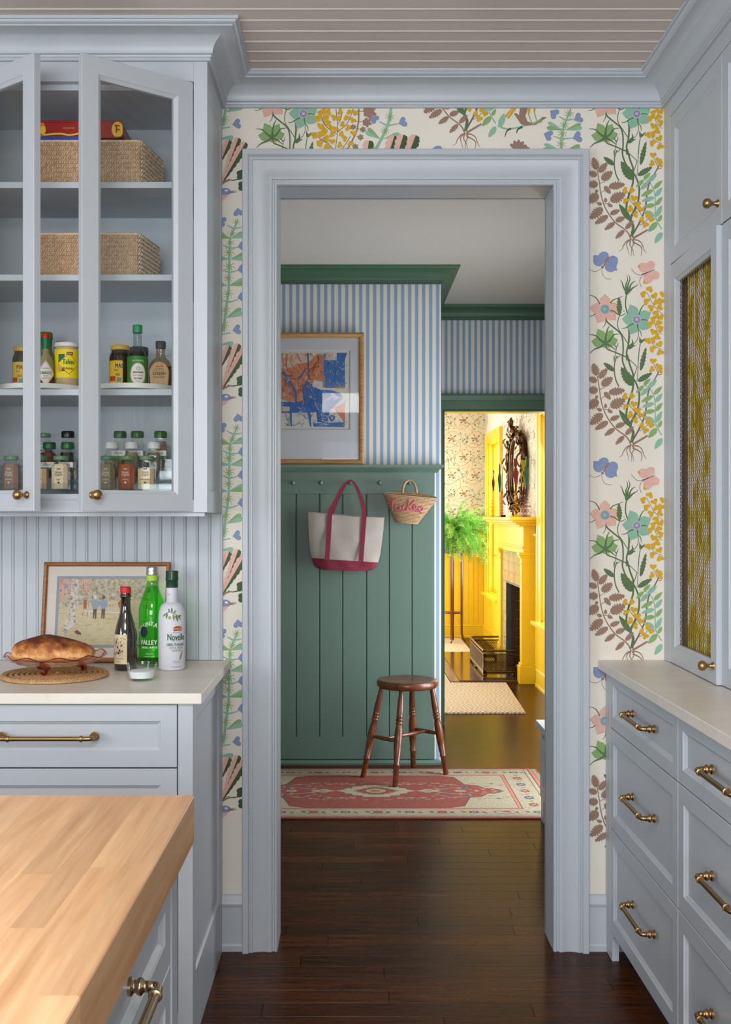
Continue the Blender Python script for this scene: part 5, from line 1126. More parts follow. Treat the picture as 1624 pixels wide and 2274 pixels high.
b = B(); b.nest(Mp, [(.012, .012, fw_-.012, hgt-.012, -.004), (.012, .012, fw_-.012, hgt-.012, -.0005)]); obj('mat_board', b, cm('cream_mat_board', (234, 224, 214), var=.01), pf)
u0, v0, u1, v1 = .050, .052, fw_-.045, hgt-.052
b = B(); b.nest(Mp, [(u0-.009, v0-.009, u1+.009, v1+.009, -.0004), (u0-.009, v0-.009, u1+.009, v1+.009, .0003)]); obj('blue_inner_mat', b, cm('slate_blue_mat', (158, 166, 180)), pf)
def artmat(name, cols, scale, stretch=(1, 1, 1)):
    m, n, p = nt(name); tc = N(n, 'ShaderNodeTexCoord'); mp = N(n, 'ShaderNodeMapping'); mp.inputs['Scale'].default_value = stretch; n.links.new(tc.outputs['Object'], mp.inputs[0]); no = N(n, 'ShaderNodeTexNoise'); no.inputs['Scale'].default_value = scale; no.inputs['Detail'].default_value = 6; n.links.new(mp.outputs[0], no.inputs[0])
    cr = N(n, 'ShaderNodeValToRGB'); e = cr.color_ramp.elements; k = len(cols); e[0].position = .3; e[1].position = .7; e[0].color = lin(cols[0])+(1,); e[1].color = lin(cols[-1])+(1,)
    for i in range(1, k-1): x = e.new(.3+.4*i/(k-1)); x.color = lin(cols[i])+(1,)
    n.links.new(no.outputs[0], cr.inputs[0]); n.links.new(cr.outputs[0], p.inputs['Base Color']); p.inputs['Roughness'].default_value = .6; return m
pp = dict(grass=artmat('art_grass', [(206, 188, 140), (224, 210, 170), (216, 196, 160)], 30, (1, 1, 4)), red=artmat('art_brick', [(196, 140, 120), (222, 176, 156), (212, 200, 180)], 60), fol=artmat('art_foliage', [(150, 138, 116), (196, 188, 158), (222, 214, 190)], 110),
          trunk=artmat('art_trunk', [(150, 124, 110), (222, 212, 204), (234, 228, 220)], 120), w=cm('art_white', (226, 224, 224)), bl=cm('art_blue', (156, 172, 196)), br=cm('art_brown', (122, 86, 68)), rd=cm('art_red_brown', (176, 104, 76)), sh=cm('art_shadow', (182, 156, 134)), ol=cm('art_olive', (160, 156, 116)))
A = Dec(lambda x, y, L: Mp @ Vector((u0+(x-280)/(1560-280)*(u1-u0), v1-(y-255)/(920-255)*(v1-v0), .0004+.0001*L)), pp); A.clip = (280, 255, 1560, 920)
A.poly([(280, 255), (1560, 255), (1560, 920), (280, 920)], 'grass', 0); A.poly([(280, 255), (1560, 255), (1560, 480), (1000, 470), (700, 500), (540, 520), (280, 560)], 'fol', 1)
A.poly([(280, 255), (440, 255), (430, 440), (350, 480), (280, 470)], 'red', 2); A.poly([(560, 255), (690, 255), (720, 400), (640, 420), (560, 360)], 'red', 2); A.poly([(1080, 300), (1200, 270), (1180, 420), (1080, 410)], 'red', 2)
A.poly([(440, 255), (545, 255), (530, 480), (500, 600), (540, 700), (460, 740), (380, 820), (330, 800), (400, 640), (425, 450)], 'trunk', 3)
rr = random.Random(11)
for i in range(150): A.disc(rr.uniform(280, 1300), rr.uniform(258, 540), rr.uniform(4, 9), rr.choice(('sh', 'br', 'fol', 'w')), 2, 6)
for i in range(60): A.stroke([(x := rr.uniform(290, 1400), y := rr.uniform(620, 900)), (x+rr.uniform(20, 60), y-rr.uniform(-4, 20))], 4, 'sh', 2, 1, 2)
for i in range(420):
    x, y = rr.uniform(280, 1500), rr.uniform(256, 560); A.stroke([(x, y), (x+rr.uniform(-14, 14), y+rr.uniform(4, 16))], rr.uniform(3, 6), rr.choice(('sh', 'br', 'fol', 'w', 'ol', 'red')), 1.5, 3.5, 1)
for i in range(110): x, y = rr.uniform(340, 530), rr.uniform(260, 780); A.stroke([(x, y), (x+rr.uniform(-10, 10), y+rr.uniform(4, 14))], 3, rr.choice(('sh', 'br')), 1, 4, 1)
for i in range(160): x, y = rr.uniform(290, 1500), rr.uniform(560, 900); A.stroke([(x, y), (x+rr.uniform(10, 40), y-rr.uniform(-6, 14))], 3, rr.choice(('sh', 'ol', 'w')), 1, 1.5, 1)
A.poly([(340, 310), (400, 310), (395, 350), (345, 350)], 'bl', 3)
A.stroke([(600, 580), (1170, 600)], 12, 'w', L=4); A.stroke([(690, 585), (690, 660)], 14, 'w', L=4); A.stroke([(1100, 600), (1095, 670)], 12, 'w', L=4)
A.poly([(610, 470), (655, 468), (650, 560), (612, 555)], 'rd', 3); A.stroke([(615, 560), (600, 630)], 7, 'rd', L=3); A.stroke([(660, 570), (670, 640)], 7, 'rd', L=3)
for x in (765, 875, 1120): A.poly([(x-55, 500), (x-20, 468), (x+30, 470), (x+58, 510), (x+30, 560), (x-25, 560)], 'bl' if x < 1000 else 'rd', 5); A.disc(x, 440, 22, 'w' if x == 765 else 'br', 6, 10); A.poly([(x-22, 560), (x+26, 560), (x+20, 660), (x+4, 660), (x, 600), (x-12, 660), (x-24, 650)], 'br', 5)
A.poly([(500, 790), (540, 770), (590, 800), (600, 820), (540, 815)], 'br', 5)
A.build('picture_image', pf, None)
b = B(); b.nest(Mp, [(.012, .012, fw_-.012, hgt-.012, .0023), (.012, .012, fw_-.012, hgt-.012, .0030)]); obj('glazing', b, MUSE, pf)
# bottles
def bprof(r, hb, hs, rn, h): return [(r-.004, 0), (r, .004), (r, hb)]+[(rn+(r-rn)*(.5+.5*math.cos(math.pi*i/8)), hb+(hs-hb)*i/8) for i in range(1, 9)]+[(rn, h), (0, h)]
c = ctr(279, 3.215); r = .0338; t = thing('vermouth_bottle', 'dark brown bottle with red cap and engraved cream label', 'bottle', (c[0], c[1], CZ))
rev(t, 'glass_body', c, CZ, [(r-.005, 0), (r, .004), (r+.0002, .09)]+[(.0145+(r-.0145)*(.5+.5*math.cos(math.pi*i/10))**.8, .09+.095*i/10) for i in range(1, 11)]+[(.0140, .212), (.0168, .214), (.0172, .219), (.0150, .222), (.0150, .228), (0, .228)], cm('brown_black_glass', (24, 14, 8), rough=.06, coat=1, spec=.8), 36)
rev(t, 'cap', c, CZ, [(.0158, .227), (.0160, .228), (.0160, .2430), (.0150, .2445), (0, .2445)], cm('red_wax_cap', (206, 30, 40), rough=.5))
b = B(); wrappatch(b, c, r, -.98, .33, CZ+.020, CZ+.107, n=14, m=1); wrappatch(b, c, r, -.98, .31, CZ+.0205, CZ+.1065, n=14, e=.0009); lb = obj('paper_label', b, [cm('label_cream', (214, 198, 162), var=.05), cm('label_edge', (150, 134, 100))], t, fix=False)
rr = random.Random(5); Q = Dec(lambda x, z, L: (c[0]+(r+.0012+.0001*L)*math.sin(x/r), c[1]-(r+.0012+.0001*L)*math.cos(x/r), CZ+z), dict(i=cm('engraving_brown', (96, 66, 44))))
for i in range(70): x = rr.uniform(-.026, .004); z = rr.uniform(.045, .098); Q.stroke([(x, z), (x+rr.uniform(-.003, .003), z+rr.uniform(-.003, .003)), (x+rr.uniform(-.004, .004), z+rr.uniform(-.004, .004))], .0011, 'i', .0004, 1, 2)
for x, z in ((-.022, .085), (-.017, .07), (-.005, .075), (-.010, .06), (-.014, .052)): Q.disc(x, z, .003, 'i', 1, 8)
Q.stroke([(-.028, .047), (-.02, .055), (-.01, .053), (.0, .062)], .002, 'i'); Q.build('engraving', lb, None)
b = B(); wtext(b, 'ANTICA FORMULA', .0030, c, r, CZ+.036, -.33, sx=.8); wtext(b, 'vermouth', .0042, c, r, CZ+.028, -.5, sx=.8); obj('lettering', b, MATS['engraving_brown'], lb, fix=False)
c = ctr(338, 3.305); r = .0405; t = thing('sparkling_water_bottle', 'clear bright green bottle with silver screw cap', 'bottle', (c[0], c[1], CZ))
GG = glass('green_bottle_glass', (205, 254, 196), .9)
rev(t, 'glass_body', c, CZ, [(r-.006, 0), (r, .006), (r+.001, .06), (r+.0015, .155)]+[(.0155+(r-.014)*(.5+.5*math.cos(math.pi*i/12))**.75, .155+.105*i/12) for i in range(1, 13)]+[(.0150, .285), (0, .285)], GG, 40)
rev(t, 'sparkling_water', c, CZ, [(r-.008, .006), (r-.003, .010), (r-.0015, .06), (r-.001, .155)]+[(.0135+(r-.0135)*(.5+.5*math.cos(math.pi*i/12))**.75-.001, .155+.1*i/12) for i in range(1, 11)]+[(0, .240)], glass('green_tinted_water', (203, 254, 190), .3), 40)
rev(t, 'neck_label', c, CZ, [(.0168, .258), (.0162, .274), (0, .274)], cm('lime_label', (168, 214, 40))); rev(t, 'cap', c, CZ, [(.0180, .275), (.0188, .277), (.0180, .280), (.0188, .283), (.0170, .285), (.0175, .287), (.0175, .298), (.0160, .300), (0, .300)], cm('brushed_aluminium', (200, 202, 204), rough=.35, metal=1))
b = B()
for i, ch in enumerate('MOUNTAIN'):
    a = -1.15+i*.33; wtext(b, ch, .0135, c, r+.001, CZ+.098+.032*math.cos((a+.0)*1.1), a*.78+.02, tilt=-a*.75, sx=.8, bold=.0012)
wtext(b, 'VALLEY', .0145, c, r+.001, CZ+.074, -.12, sx=.8, bold=.0014); wtext(b, 'SPRING WATER', .0066, c, r+.001, CZ+.059, -.05, sx=.8, bold=.0006); wtext(b, 'SPARKLING', .0045, c, r, CZ+.040, 0, sx=.8); wtext(b, 'NATURAL MINERAL', .0035, c, r, CZ+.032, 0, sx=.8)
obj('lettering', b, cm('pale_print', (214, 226, 206)), t, fix=False)
b = B(); oval(b, c, r+.001, -.42, CZ+.106, .0125, .0165, 0, .0016); obj('blue_medallion', b, cm('print_navy', (20, 50, 70)), t, fix=False)
c = ctr(382, 3.225); r = .0398; t = thing('olive_oil_bottle', 'matte white olive oil bottle with dark green cap', 'bottle', (c[0], c[1], CZ)); WB = cm('matte_white_glass', (212, 212, 222), rough=.45, var=.01)
rev(t, 'glass_body', c, CZ, [(r-.005, 0), (r, .005), (r, .150)]+[(.0165+(r-.0165)*math.cos(math.pi/2*i/10)**.85*1.0, .150+.048*math.sin(math.pi/2*i/10)) for i in range(1, 10)]+[(.0172, .200), (.0168, .245), (0, .245)], WB, 40)
rev(t, 'cap', c, CZ, [(.0180, .242), (.0182, .244), (.0178, .262), (.0192, .264), (.0195, .268), (.0185, .270), (.0188, .289), (.0175, .2915), (0, .2915)], cm('pine_green_cap', (18, 66, 44), rough=.3))
b = B(); wtext(b, 'Novello', .0205, c, r, CZ+.098, .50, sx=.62, bold=.0007); wtext(b, '100% ITALIAN', .0086, c, r, CZ+.0765, .42, sx=.75, bold=.0004); obj('lettering', b, INKG, t, fix=False)
b = B()
for tx_, h_, zz in (('LIMITED EDITION', .0028, .112), ('EARLY HARVEST', .0032, .088), ('EXTRA VIRGIN', .0062, .067), ('OLIVE OIL', .0062, .0595), ('A celebration of the', .003, .028), ('new olive harvest', .003, .024), ('25.4 FL OZ (750 mL)', .0036, .012)): wtext(b, tx_, h_, c, r, CZ+zz, .50, sx=.75)
wtext(b, 'LIMITED', .003, c, .0172, CZ+.222, -.35, sx=.7); obj('lettering', b, cm('ink_grey_green', (90, 108, 96)), t, fix=False, label='small grey lettering')
b = B(); wrappatch(b, c, r, .28, .92, CZ+.116, CZ+.128, shape=lambda t_, a, q: (a+.0015*math.sin(math.pi*t_), q+.0025*math.sin(math.pi*t_))); obj('brick_red_banner', b, cm('banner_red', (150, 56, 34)), t, fix=False)
b = B(); wtext(b, 'POMPEIAN', .0072, c, r, CZ+.1225, .60, e=.0018, sx=.66, bold=.0003); obj('lettering', b, cm('ink_gold', (226, 190, 130)), t, fix=False, label='gold lettering')
Q = Dec(lambda x, z, L: (c[0]+(rad(z)+.0008+.0001*L)*math.sin(x/r), c[1]-(rad(z)+.0008+.0001*L)*math.cos(x/r), CZ+z), dict(l=cm('olive_leaf', (112, 140, 88)), d=cm('olive_leaf_dark', (84, 112, 70)), o=cm('olive_fruit', (150, 158, 70))))
def rad(z):
    if z <= .15: return r
    s_ = min(1, (z-.15)/.048); return .0165+(r-.0165)*math.cos(math.asin(s_))**.85
Q.stroke([(-.018, .163), (-.005, .172), (.012, .168), (.028, .158)], .0014, 'd')
for a_, b_, k_ in (((-.012, .168), (-.022, .158), 'l'), ((-.008, .170), (-.010, .152), 'd'), ((.0, .171), (-.006, .183), 'l'), ((.006, .170), (.006, .186), 'd'), ((.010, .168), (.020, .178), 'l'), ((.010, .167), (.012, .146), 'l'), ((.018, .164), (.024, .142), 'd'), ((.022, .162), (.034, .148), 'l'), ((.024, .160), (.036, .160), 'd')): Q.leaf(a_, b_, .0052, k_, 1, k=6)
Q.disc(.000, .156, .0042, 'o', 2, 12, .005); Q.disc(.014, .158, .003, 'o', 2, 10, .004); Q.leaf((.030, .03), (.040, .060), .006, 'l', 1, k=6); Q.build('olive_branch_print', t, None)
# salt cellar
c = ctr(315, 3.01); t = thing('glass_ramekin', 'small fluted clear glass bowl in front of the bottles', 'bowl', (c[0], c[1], CZ)); b = B(); loops = []
for r, z, s_ in ((.001, 0, 0), (.030, 0, 0), (.0325, .003, 0), (.0345, .007, 1), (.0395, .036, 1), (.0420, .040, 0), (.0430, .0465, 0), (.0408, .0465, 0), (.0382, .037, 0), (.0320, .007, 0), (.001, .005, 0)): loops.append([(c[0]+(r+s_*.0007*(i % 2))*math.cos(2*math.pi*i/72), c[1]+(r+s_*.0007*(i % 2))*math.sin(2*math.pi*i/72), CZ+z) for i in range(72)])
b.loft(loops, 0, True); obj('glass_body', b, glass('bright_clear_glass', (251, 253, 253), 1.0), t)
b = B(); b.lathe([(.0312, .0075), (.0352, .0250), (.030, .0280), (.018, .0262), (0, .0285)], (c[0], c[1], CZ), 40); obj('salt', b, cm('coarse_salt', (244, 244, 246), rough=.8, bump=.8, bscale=600), None, 'coarse white salt filling the small glass bowl', 'salt', kind='stuff', base=(c[0], c[1], CZ+.006))
# ================= hall things
HP = HY-.0265
# framed abstract print on the ledge
Mh = frame((-.497, HY-.030, 1.6545), (1, 0, 0)); hw_, hh_ = .564, .727
ab = thing('framed_print', 'gold-framed abstract print in blue and orange standing on the green ledge', 'picture', (-.215, HY-.03, 1.6545))
pframe(Mh, hw_, hh_, .030, .022, GILT, ab)
ow = [XX(615, 6.0)+.497, XX(776, 6.0)+.497, ZZ(952, 6.0)-1.6545, ZZ(778.5, 6.0)-1.6545]
b = B(); b.nest(Mh, [(.028, .028, hw_-.028, hh_-.028, -.004), (.028, .028, hw_-.028, hh_-.028, .004), (ow[0]-.006, ow[2]-.006, ow[1]+.006, ow[3]+.006, .004), (ow[0], ow[2], ow[1], ow[3], .0005), (ow[0], ow[2], ow[1], ow[3], -.004)], closed=True)
obj('mat_board', b, cm('white_mat_board', (212, 214, 220), var=.01), ab)
b = B(); b.nest(Mh, [(ow[0]-.004, ow[2]-.004, ow[1]+.004, ow[3]+.004, -.0048), (ow[0]-.004, ow[2]-.004, ow[1]+.004, ow[3]+.004, -.001)]); obj('backing_sheet', b, cm('print_paper', (222, 218, 208)), ab)
ap = dict(or1=artmat('paint_orange', [(196, 96, 50), (222, 140, 96), (214, 120, 70)], 40), pe=artmat('paint_peach', [(226, 180, 150), (224, 206, 190), (216, 150, 110)], 30), b1=artmat('paint_blue', [(30, 84, 160), (58, 116, 186), (40, 96, 172)], 50), b2=cm('paint_mid_blue', (62, 118, 184)), b3=artmat('paint_pale_blue', [(110, 140, 196), (200, 206, 222), (90, 130, 200)], 60), w=cm('paint_white', (224, 220, 212)), r=cm('paint_rust', (176, 72, 32)), g=cm('paint_tan', (196, 138, 82)), k=cm('paint_black', (44, 44, 58)))
A = Dec(lambda x, y, L: V(610+x/7.336, 730+y/7.336, 6.0)*1 + Vector((0, (HY-.030+.0005)-YY(6.0)-.0004*L, 0)), ap); A.clip = (112, 390, 1182, 1605)
A.poly([(112, 390), (600, 390), (560, 560), (420, 620), (300, 900), (112, 1000)], 'pe', 0); A.poly([(112, 640), (330, 620), (420, 560), (560, 540), (700, 400), (800, 420), (790, 830), (620, 900), (520, 1100), (480, 1220), (300, 1230), (112, 1130)], 'or1', .2)
A.poly([(112, 1190), (330, 1190), (700, 1150), (760, 1340), (640, 1360), (112, 1370)], 'b1', .5); A.poly([(112, 1260), (280, 1270), (240, 1340), (112, 1345)], 'pe', .7)
A.poly([(800, 500), (1145, 515), (1150, 940), (990, 960), (820, 960), (795, 800)], 'b2', .5); A.poly([(520, 840), (600, 900), (740, 990), (930, 1000), (1060, 1040), (1120, 1100), (1000, 1240), (900, 1330), (860, 1540), (700, 1530), (680, 1340), (520, 1240), (460, 1120), (450, 980)], 'b1', .9)
A.poly([(640, 820), (790, 880), (770, 1000), (610, 930)], 'w', 1.3); A.poly([(950, 1280), (1150, 1200), (1148, 1530)], 'or1', 1.1); A.poly([(620, 1540), (1140, 1520), (1145, 1600), (640, 1595)], 'b2', 1); A.poly([(840, 390), (960, 390), (950, 500), (830, 510)], 'pe', 1); A.poly([(1020, 390), (1180, 390), (1140, 520), (1010, 520)], 'b1', .8)
A.poly([(785, 760), (822, 760), (818, 955), (785, 950)], 'g', 1.4); A.poly([(980, 935), (1150, 938), (1150, 965), (985, 970)], 'g', 1.4)
for q, w_, c in (([(120, 690), (200, 780), (260, 900), (340, 1020), (350, 1200)], 46, 'b1'), ([(190, 760), (300, 770)], 26, 'b1'), ([(150, 800), (220, 900), (260, 1060)], 26, 'b2'), ([(360, 830), (440, 760), (480, 690), (540, 640)], 34, 'b1'), ([(545, 400), (550, 600), (560, 840)], 26, 'b1'), ([(700, 430), (720, 600), (600, 640), (560, 700)], 12, 'k'), ([(420, 860), (400, 980)], 16, 'b3'), ([(200, 400), (190, 560), (210, 700)], 34, 'or1'), ([(290, 420), (260, 540), (330, 640)], 24, 'or1'), ([(360, 400), (430, 540)], 28, 'or1'), ([(120, 400), (150, 620)], 24, 'or1'), ([(500, 440), (560, 390), (640, 470), (600, 560)], 30, 'or1'), ([(680, 550), (610, 700)], 30, 'r'), ([(260, 1190), (270, 1590)], 34, 'b1'), ([(560, 1360), (590, 1590)], 44, 'b1'), ([(180, 1370), (240, 1590)], 12, 'g'), ([(240, 1360), (620, 1350)], 16, 'or1'), ([(890, 1420), (930, 1500), (975, 1430), (900, 1415)], 34, 'b1'), ([(960, 540), (1000, 700), (960, 850)], 24, 'b1'), ([(1040, 700), (1060, 600)], 14, 'b1'), ([(820, 400), (810, 500)], 26, 'b2'), ([(570, 770), (680, 740), (780, 690)], 6, 'k'), ([(960, 1150), (1100, 1110), (1180, 1010)], 16, 'b3'), ([(930, 1050), (1040, 1130)], 30, 'b3'), ([(860, 1150), (970, 1090)], 40, 'b3')): A.stroke(q, w_, c, w_*.5, 1.6 if c != 'or1' else .4)
rr = random.Random(21)
for i in range(260):
    x, y = rr.uniform(120, 1180), rr.uniform(395, 1600); c = rr.choice(('w', 'b3', 'b1', 'b2')) if (y > 1000 or x > 780) else rr.choice(('or1', 'pe', 'r', 'w', 'g')); A.stroke([(x, y), (x+rr.uniform(-60, 60), y+rr.uniform(-70, 70)), (x+rr.uniform(-60, 60), y+rr.uniform(-90, 90))], rr.uniform(3, 11), c, 2, 1.9, 3)
for i in range(40): x, y = rr.uniform(120, 900), rr.uniform(1380, 1600); A.stroke([(x, y), (x+rr.uniform(20, 90), y+rr.uniform(-6, 6))], rr.uniform(5, 16), rr.choice(('w', 'b3', 'b2', 'w')), 4, 1.2, 2)
for i in range(14): x, y = rr.uniform(150, 700), rr.uniform(450, 1200); A.stroke([(x, y), (x+rr.uniform(-90, 90), y+rr.uniform(40, 120)), (x+rr.uniform(-120, 120), y+rr.uniform(100, 240))], 4, 'k', 3, 2, 3)
A.build('print_image', ab, None)
b = B(); b.nest(Mh, [(.028, .028, hw_-.028, hh_-.028, .0055), (.028, .028, hw_-.028, hh_-.028, .0065)]); obj('glazing', b, MUSE, ab)
# canvas tote on the third peg
CANV = mat('natural_canvas', (170, 162, 152), .85, var=.05, scale=14, bump=.5, bscale=500); MAR = mat('maroon_canvas', (122, 28, 52), .75, var=.06, scale=14, bump=.4, bscale=500)
tt = thing('tote_bag', 'canvas tote bag with maroon straps and base hanging on a peg', 'bag', V(768, 1267, 5.93))
Lp = [(684.5, 1137), (685, 1165), (686.5, 1195), (689, 1222), (692.8, 1239), (697, 1254), (703, 1261), (715, 1265)]; Rp = [(854, 1150), (852, 1175), (848.5, 1205), (844.5, 1233), (840, 1249), (833, 1261), (826, 1266), (815, 1268)]
def tote_rows(i0, i1, grow=0.0):
    loops = []
    for i in range(i0, i1+1):
        (xl, yl), (xr, yr) = Lp[i], Rp[i]; l = []; t = i/7; n = 16
        for s in range(n+1):
            u = s/n; x = xl+(xr-xl)*u; y = yl+(yr-yl)*u+(3 if i == 0 else 0)*math.sin(math.pi*u)
            dep = (.012+.035*t+(.012 if i >= 5 else 0)*-1)*(math.sin(math.pi*u)**.45)+(.0045*math.sin(9*u+i*1.1)+.0035*math.sin(17*u-i*1.7))*(1 if 0 < s < n else 0)*(0 < i < 6); l.append(V(x, y, 5.952)+Vector((0, -dep-grow, 0)))
        for s in range(n, -1, -1):
            u = s/n; x = xl+(xr-xl)*u; y = yl+(yr-yl)*u; l.append(V(x, y, 5.953)+Vector((0, .022*math.sin(math.pi*u)**.5+grow, 0)))
        loops.append(l)
    return loops
b = B(); b.loft(tote_rows(0, 5), 0, True, (False, False)); obj('canvas_body', b, CANV, tt)
b = B(); b.loft(tote_rows(4, 7, .0015), 0, True, (False, True)); obj('base_panel', b, MAR, tt)
b = B(); tp = [p+Vector((0, -.0006, 0)) for p in tote_rows(0, 0)[0]]; b.tube(tp, .0022, 6, closed=True); obj('rim_hem', b, CANV, tt)
def ribbon(b, pts, hw, th=.0025):
    loops = []; P = [Vector(p) for p in pts]; k = len(P)
    for i, p in enumerate(P):
        t = (P[min(i+1, k-1)]-P[max(i-1, 0)]); t.y *= .3; t.normalize(); s_ = t.cross(Vector((0, 1, 0))).normalized(); w_ = hw[i] if isinstance(hw, list) else hw
        loops.append([p+s_*w_, p+s_*w_+Vector((0, th, 0)), p-s_*w_+Vector((0, th, 0)), p-s_*w_])
    b.loft(loops, 0, False)
for dy, nm, D_ in ((0, 'front_strap', 5.952), (.060, 'back_strap', 5.952)):
    pts2 = [(726.5, 1244), (728.5, 1215), (731, 1175), (733.5, 1139), (740, 1124), (748, 1107), (759, 1085), (767, 1073), (776, 1067.5), (784, 1070), (792, 1083), (800, 1102), (806, 1122), (809, 1143), (806.5, 1180), (804, 1215), (801.5, 1247)]
    P = []; hwl = []
    for i, (x, y) in enumerate(pts2):
        on = i <= 3 or i >= 13; u = (x-690)/160; t_ = min(1, max(0, (y-1140)/127)); dep = (.012+.035*t_)*(math.sin(math.pi*min(.95, max(.05, u)))**.45) if on else .014-.012*math.sin(math.pi*(i-3)/10)
        if dy == 0: P.append(V(x, y, D_)+Vector((0, -dep-.0045, 0)))
        elif 2 < i < 14: P.append(V(x+1.5, y+.8, D_)+Vector((0, .014, 0)))
        if dy == 0 or 2 < i < 14: hwl.append(.0130 if on else .0130-.0075*math.sin(math.pi*(i-3)/10))
    PP = cat_rom(P, 3); hh2 = [hwl[min(len(hwl)-1, i//3)] for i in range(len(PP))]
    b = B(); ribbon(b, PP, hh2); obj(nm, b, MAR, tt)
# straw basket bag on the fifth peg, with embroidered name
sb = thing('straw_bag', 'small straw basket bag with pink stitched writing hanging on a peg', 'bag', V(905, 1163, 5.93))
cx_, D_ = 911.5, 5.945; rows = 19; PINKT = cm('pink_yarn', (226, 70, 120))
def sbag(t):   # t 0 bottom .. 1 rim : centre px, py, half width px, depth half
    return 903+9.5*t, 1161-58*t, 24+35*t, .026+.022*t
b = B()
for k in range(rows+1):
    t = k/rows; x, y, a, dep = sbag(t); n = 110; P = []; rs = []
    for i in range(n):
        th = 2*math.pi*i/n; dxp = a*math.cos(th); tilt = .085*dxp; P.append(V(x+dxp, y+tilt-(9*t*math.sin(th)*1.0 if math.sin(th) > 0 else 0), D_)+Vector((0, dep*math.sin(th), 0))); rs.append(.0046 if (i+k) % 2 else .0030)
    b.tube(P, rs, 6, closed=True)
obj('woven_rows', b, cm('basket_straw', (176, 142, 106), var=.3, scale=160), sb)
b = B(); x, y, a, dep = sbag(0); b.add([V(x+a*math.cos(q), y+.085*a*math.cos(q), D_)+Vector((0, dep*math.sin(q), 0)) for q in [2*math.pi*i/24 for i in range(24)]], [tuple(range(24))]); obj('base', b, MATS['basket_straw'], sb)
b = B(); P = cat_rom([V(894.5, 1095, 5.91), V(896, 1082, 5.925), V(901, 1072, 5.938), V(909, 1067, 5.944), V(917, 1070, 5.94), V(923, 1080, 5.925), V(926, 1094, 5.91)], 6); b.tube(P, [.0072 if i % 2 else .0058 for i in range(len(P))], 8); obj('handle', b, MATS['basket_straw'], sb)
b = B()
for st in ([(1040,410),(1080,385),(1128,366)],[(1097,378),(1084,430),(1090,470)],[(1120,430),(1116,462),(1140,470),(1160,436)],[(1160,438),(1164,470),(1184,466)],[(1218,425),(1196,424),(1182,452),(1198,474),(1226,462)],[(1243,366),(1232,420),(1222,472)],[(1292,382),(1252,428),(1230,442)],[(1236,436),(1262,466),(1284,472)],[(1284,462),(1306,448),(1306,430),(1290,430),(1280,456),(1298,478),(1324,464)],[(1326,442),(1332,458),(1330,482)],[(1330,455),(1350,440),(1368,448),(1362,470),(1340,478),(1362,500)]):
    P = []
    for q in cat_rom([(p[0], p[1], 0) for p in st], 5):
        px, py = 610+q.x/4.164, 1020+q.y/4.164; t = min(1, max(0, (1161-(py-.085*(px-905)))/58)); x, y, a, dep = sbag(t); u = max(-.97, min(.97, (px-x)/a)); P.append(V(px, py, D_)+Vector((0, -dep*math.sqrt(1-u*u)-.0068, 0)))
    b.tube(P, .0022, 6)
obj('stitched_name', b, PINKT, sb)
# stool
st_ = thing('wooden_stool', 'round-seated turned wooden stool on the patterned rug', 'stool', (.276, YY(5.71), .009)); sc_ = Vector((XX(905, 5.71), YY(5.71), 0)); zs = ZZ(1508, 5.71); RT = .0085
b = B(); b.lathe([(.118, -.044), (.150, -.041), (.160, -.030), (.1615, -.016), (.157, -.003), (.150, 0), (.135, -.001), (.08, -.006), (0, -.009)], (sc_.x, sc_.y, zs), 48); obj('seat', b, OAKD, st_)
feet = [(877.7, 1750, 5.486), (806, 1729, 5.69), (991, 1722.8, 5.75), (918, 1707, 5.91)]; tops = [(892, 5.615), (848, 5.685), (959, 5.73), (915, 5.80)]
LEGP = [(.0125, 0), (.0138, .004), (.0148, .205), (.0185, .212), (.0185, .220), (.015, .228), (.0205, .40), (.0212, .50), (.0195, .57), (.0145, .625), (.0182, .640), (.0190, .650), (.0150, .662), (.0188, .674), (.0190, .682), (.0150, .694), (.0180, .706), (.0185, .714), (.0150, .726), (.0170, .74), (.0165, .80), (.0120, 1.0)]
jt = []
for (fx, fy, fd), (tx, td) in zip(feet, tops):
    p0 = V(fx, fy, fd); p0.z = RT; p1 = Vector((XX(tx, td), YY(td), zs-.040)); d = p1-p0; L = d.length; q = d.to_track_quat('Z', 'Y').to_matrix().to_4x4(); b = B(); b.lathe([(r, t*L) for r, t in LEGP], M=Matrix.Translation(p0) @ q, n=18); obj('leg', b, OAKD, st_); jt.append((p0, p1))
def at(i, f): return jt[i][0].lerp(jt[i][1], f)
def stretch(a, c, r=.0115): b = B(); P = [a.lerp(c, k/12) for k in range(13)]; b.tube(P, [.0065+(r-.0065)*math.sin(math.pi*k/12) for k in range(13)], 12); obj('stretcher', b, OAKD, st_); return P
s0 = stretch(at(1, .46), at(0, .46)); s1 = stretch(at(3, .47), at(2, .46)); stretch(s0[6], s1[6], .011)
# patterned hall rug
RX0, RX1, RD0, RD1 = -.73, .967, 4.92, 5.895
RUGR = cm('rug_madder_red', (134, 66, 53), rough=.95, var=.24, scale=90, bump=1, bscale=500)
rg = thing('patterned_rug', 'faded red and cream patterned wool rug under the wooden stool', 'rug', ((RX0+RX1)/2, YY(5.41), 0))
b = B(); b.box(RX0, RX1, YY(RD0), YY(RD1), .0005, .0065, c=.002); obj('pile', b, RUGR, rg)
rp = dict(r=RUGR, c=cm('rug_cream', (154, 145, 120), rough=.95, var=.24, scale=110), n=cm('rug_navy', (70, 74, 92), rough=.95, var=.2), g=cm('rug_olive', (128, 122, 92), rough=.95, var=.2), k=cm('rug_dark_line', (92, 60, 50), rough=.95, var=.2), o=cm('rug_rose', (178, 108, 88), rough=.95, var=.1))
cxr, cyr = (RX0+RX1)/2, (YY(RD0)+YY(RD1))/2; hxr, hyr = (RX1-RX0)/2, (YY(RD1)-YY(RD0))/2
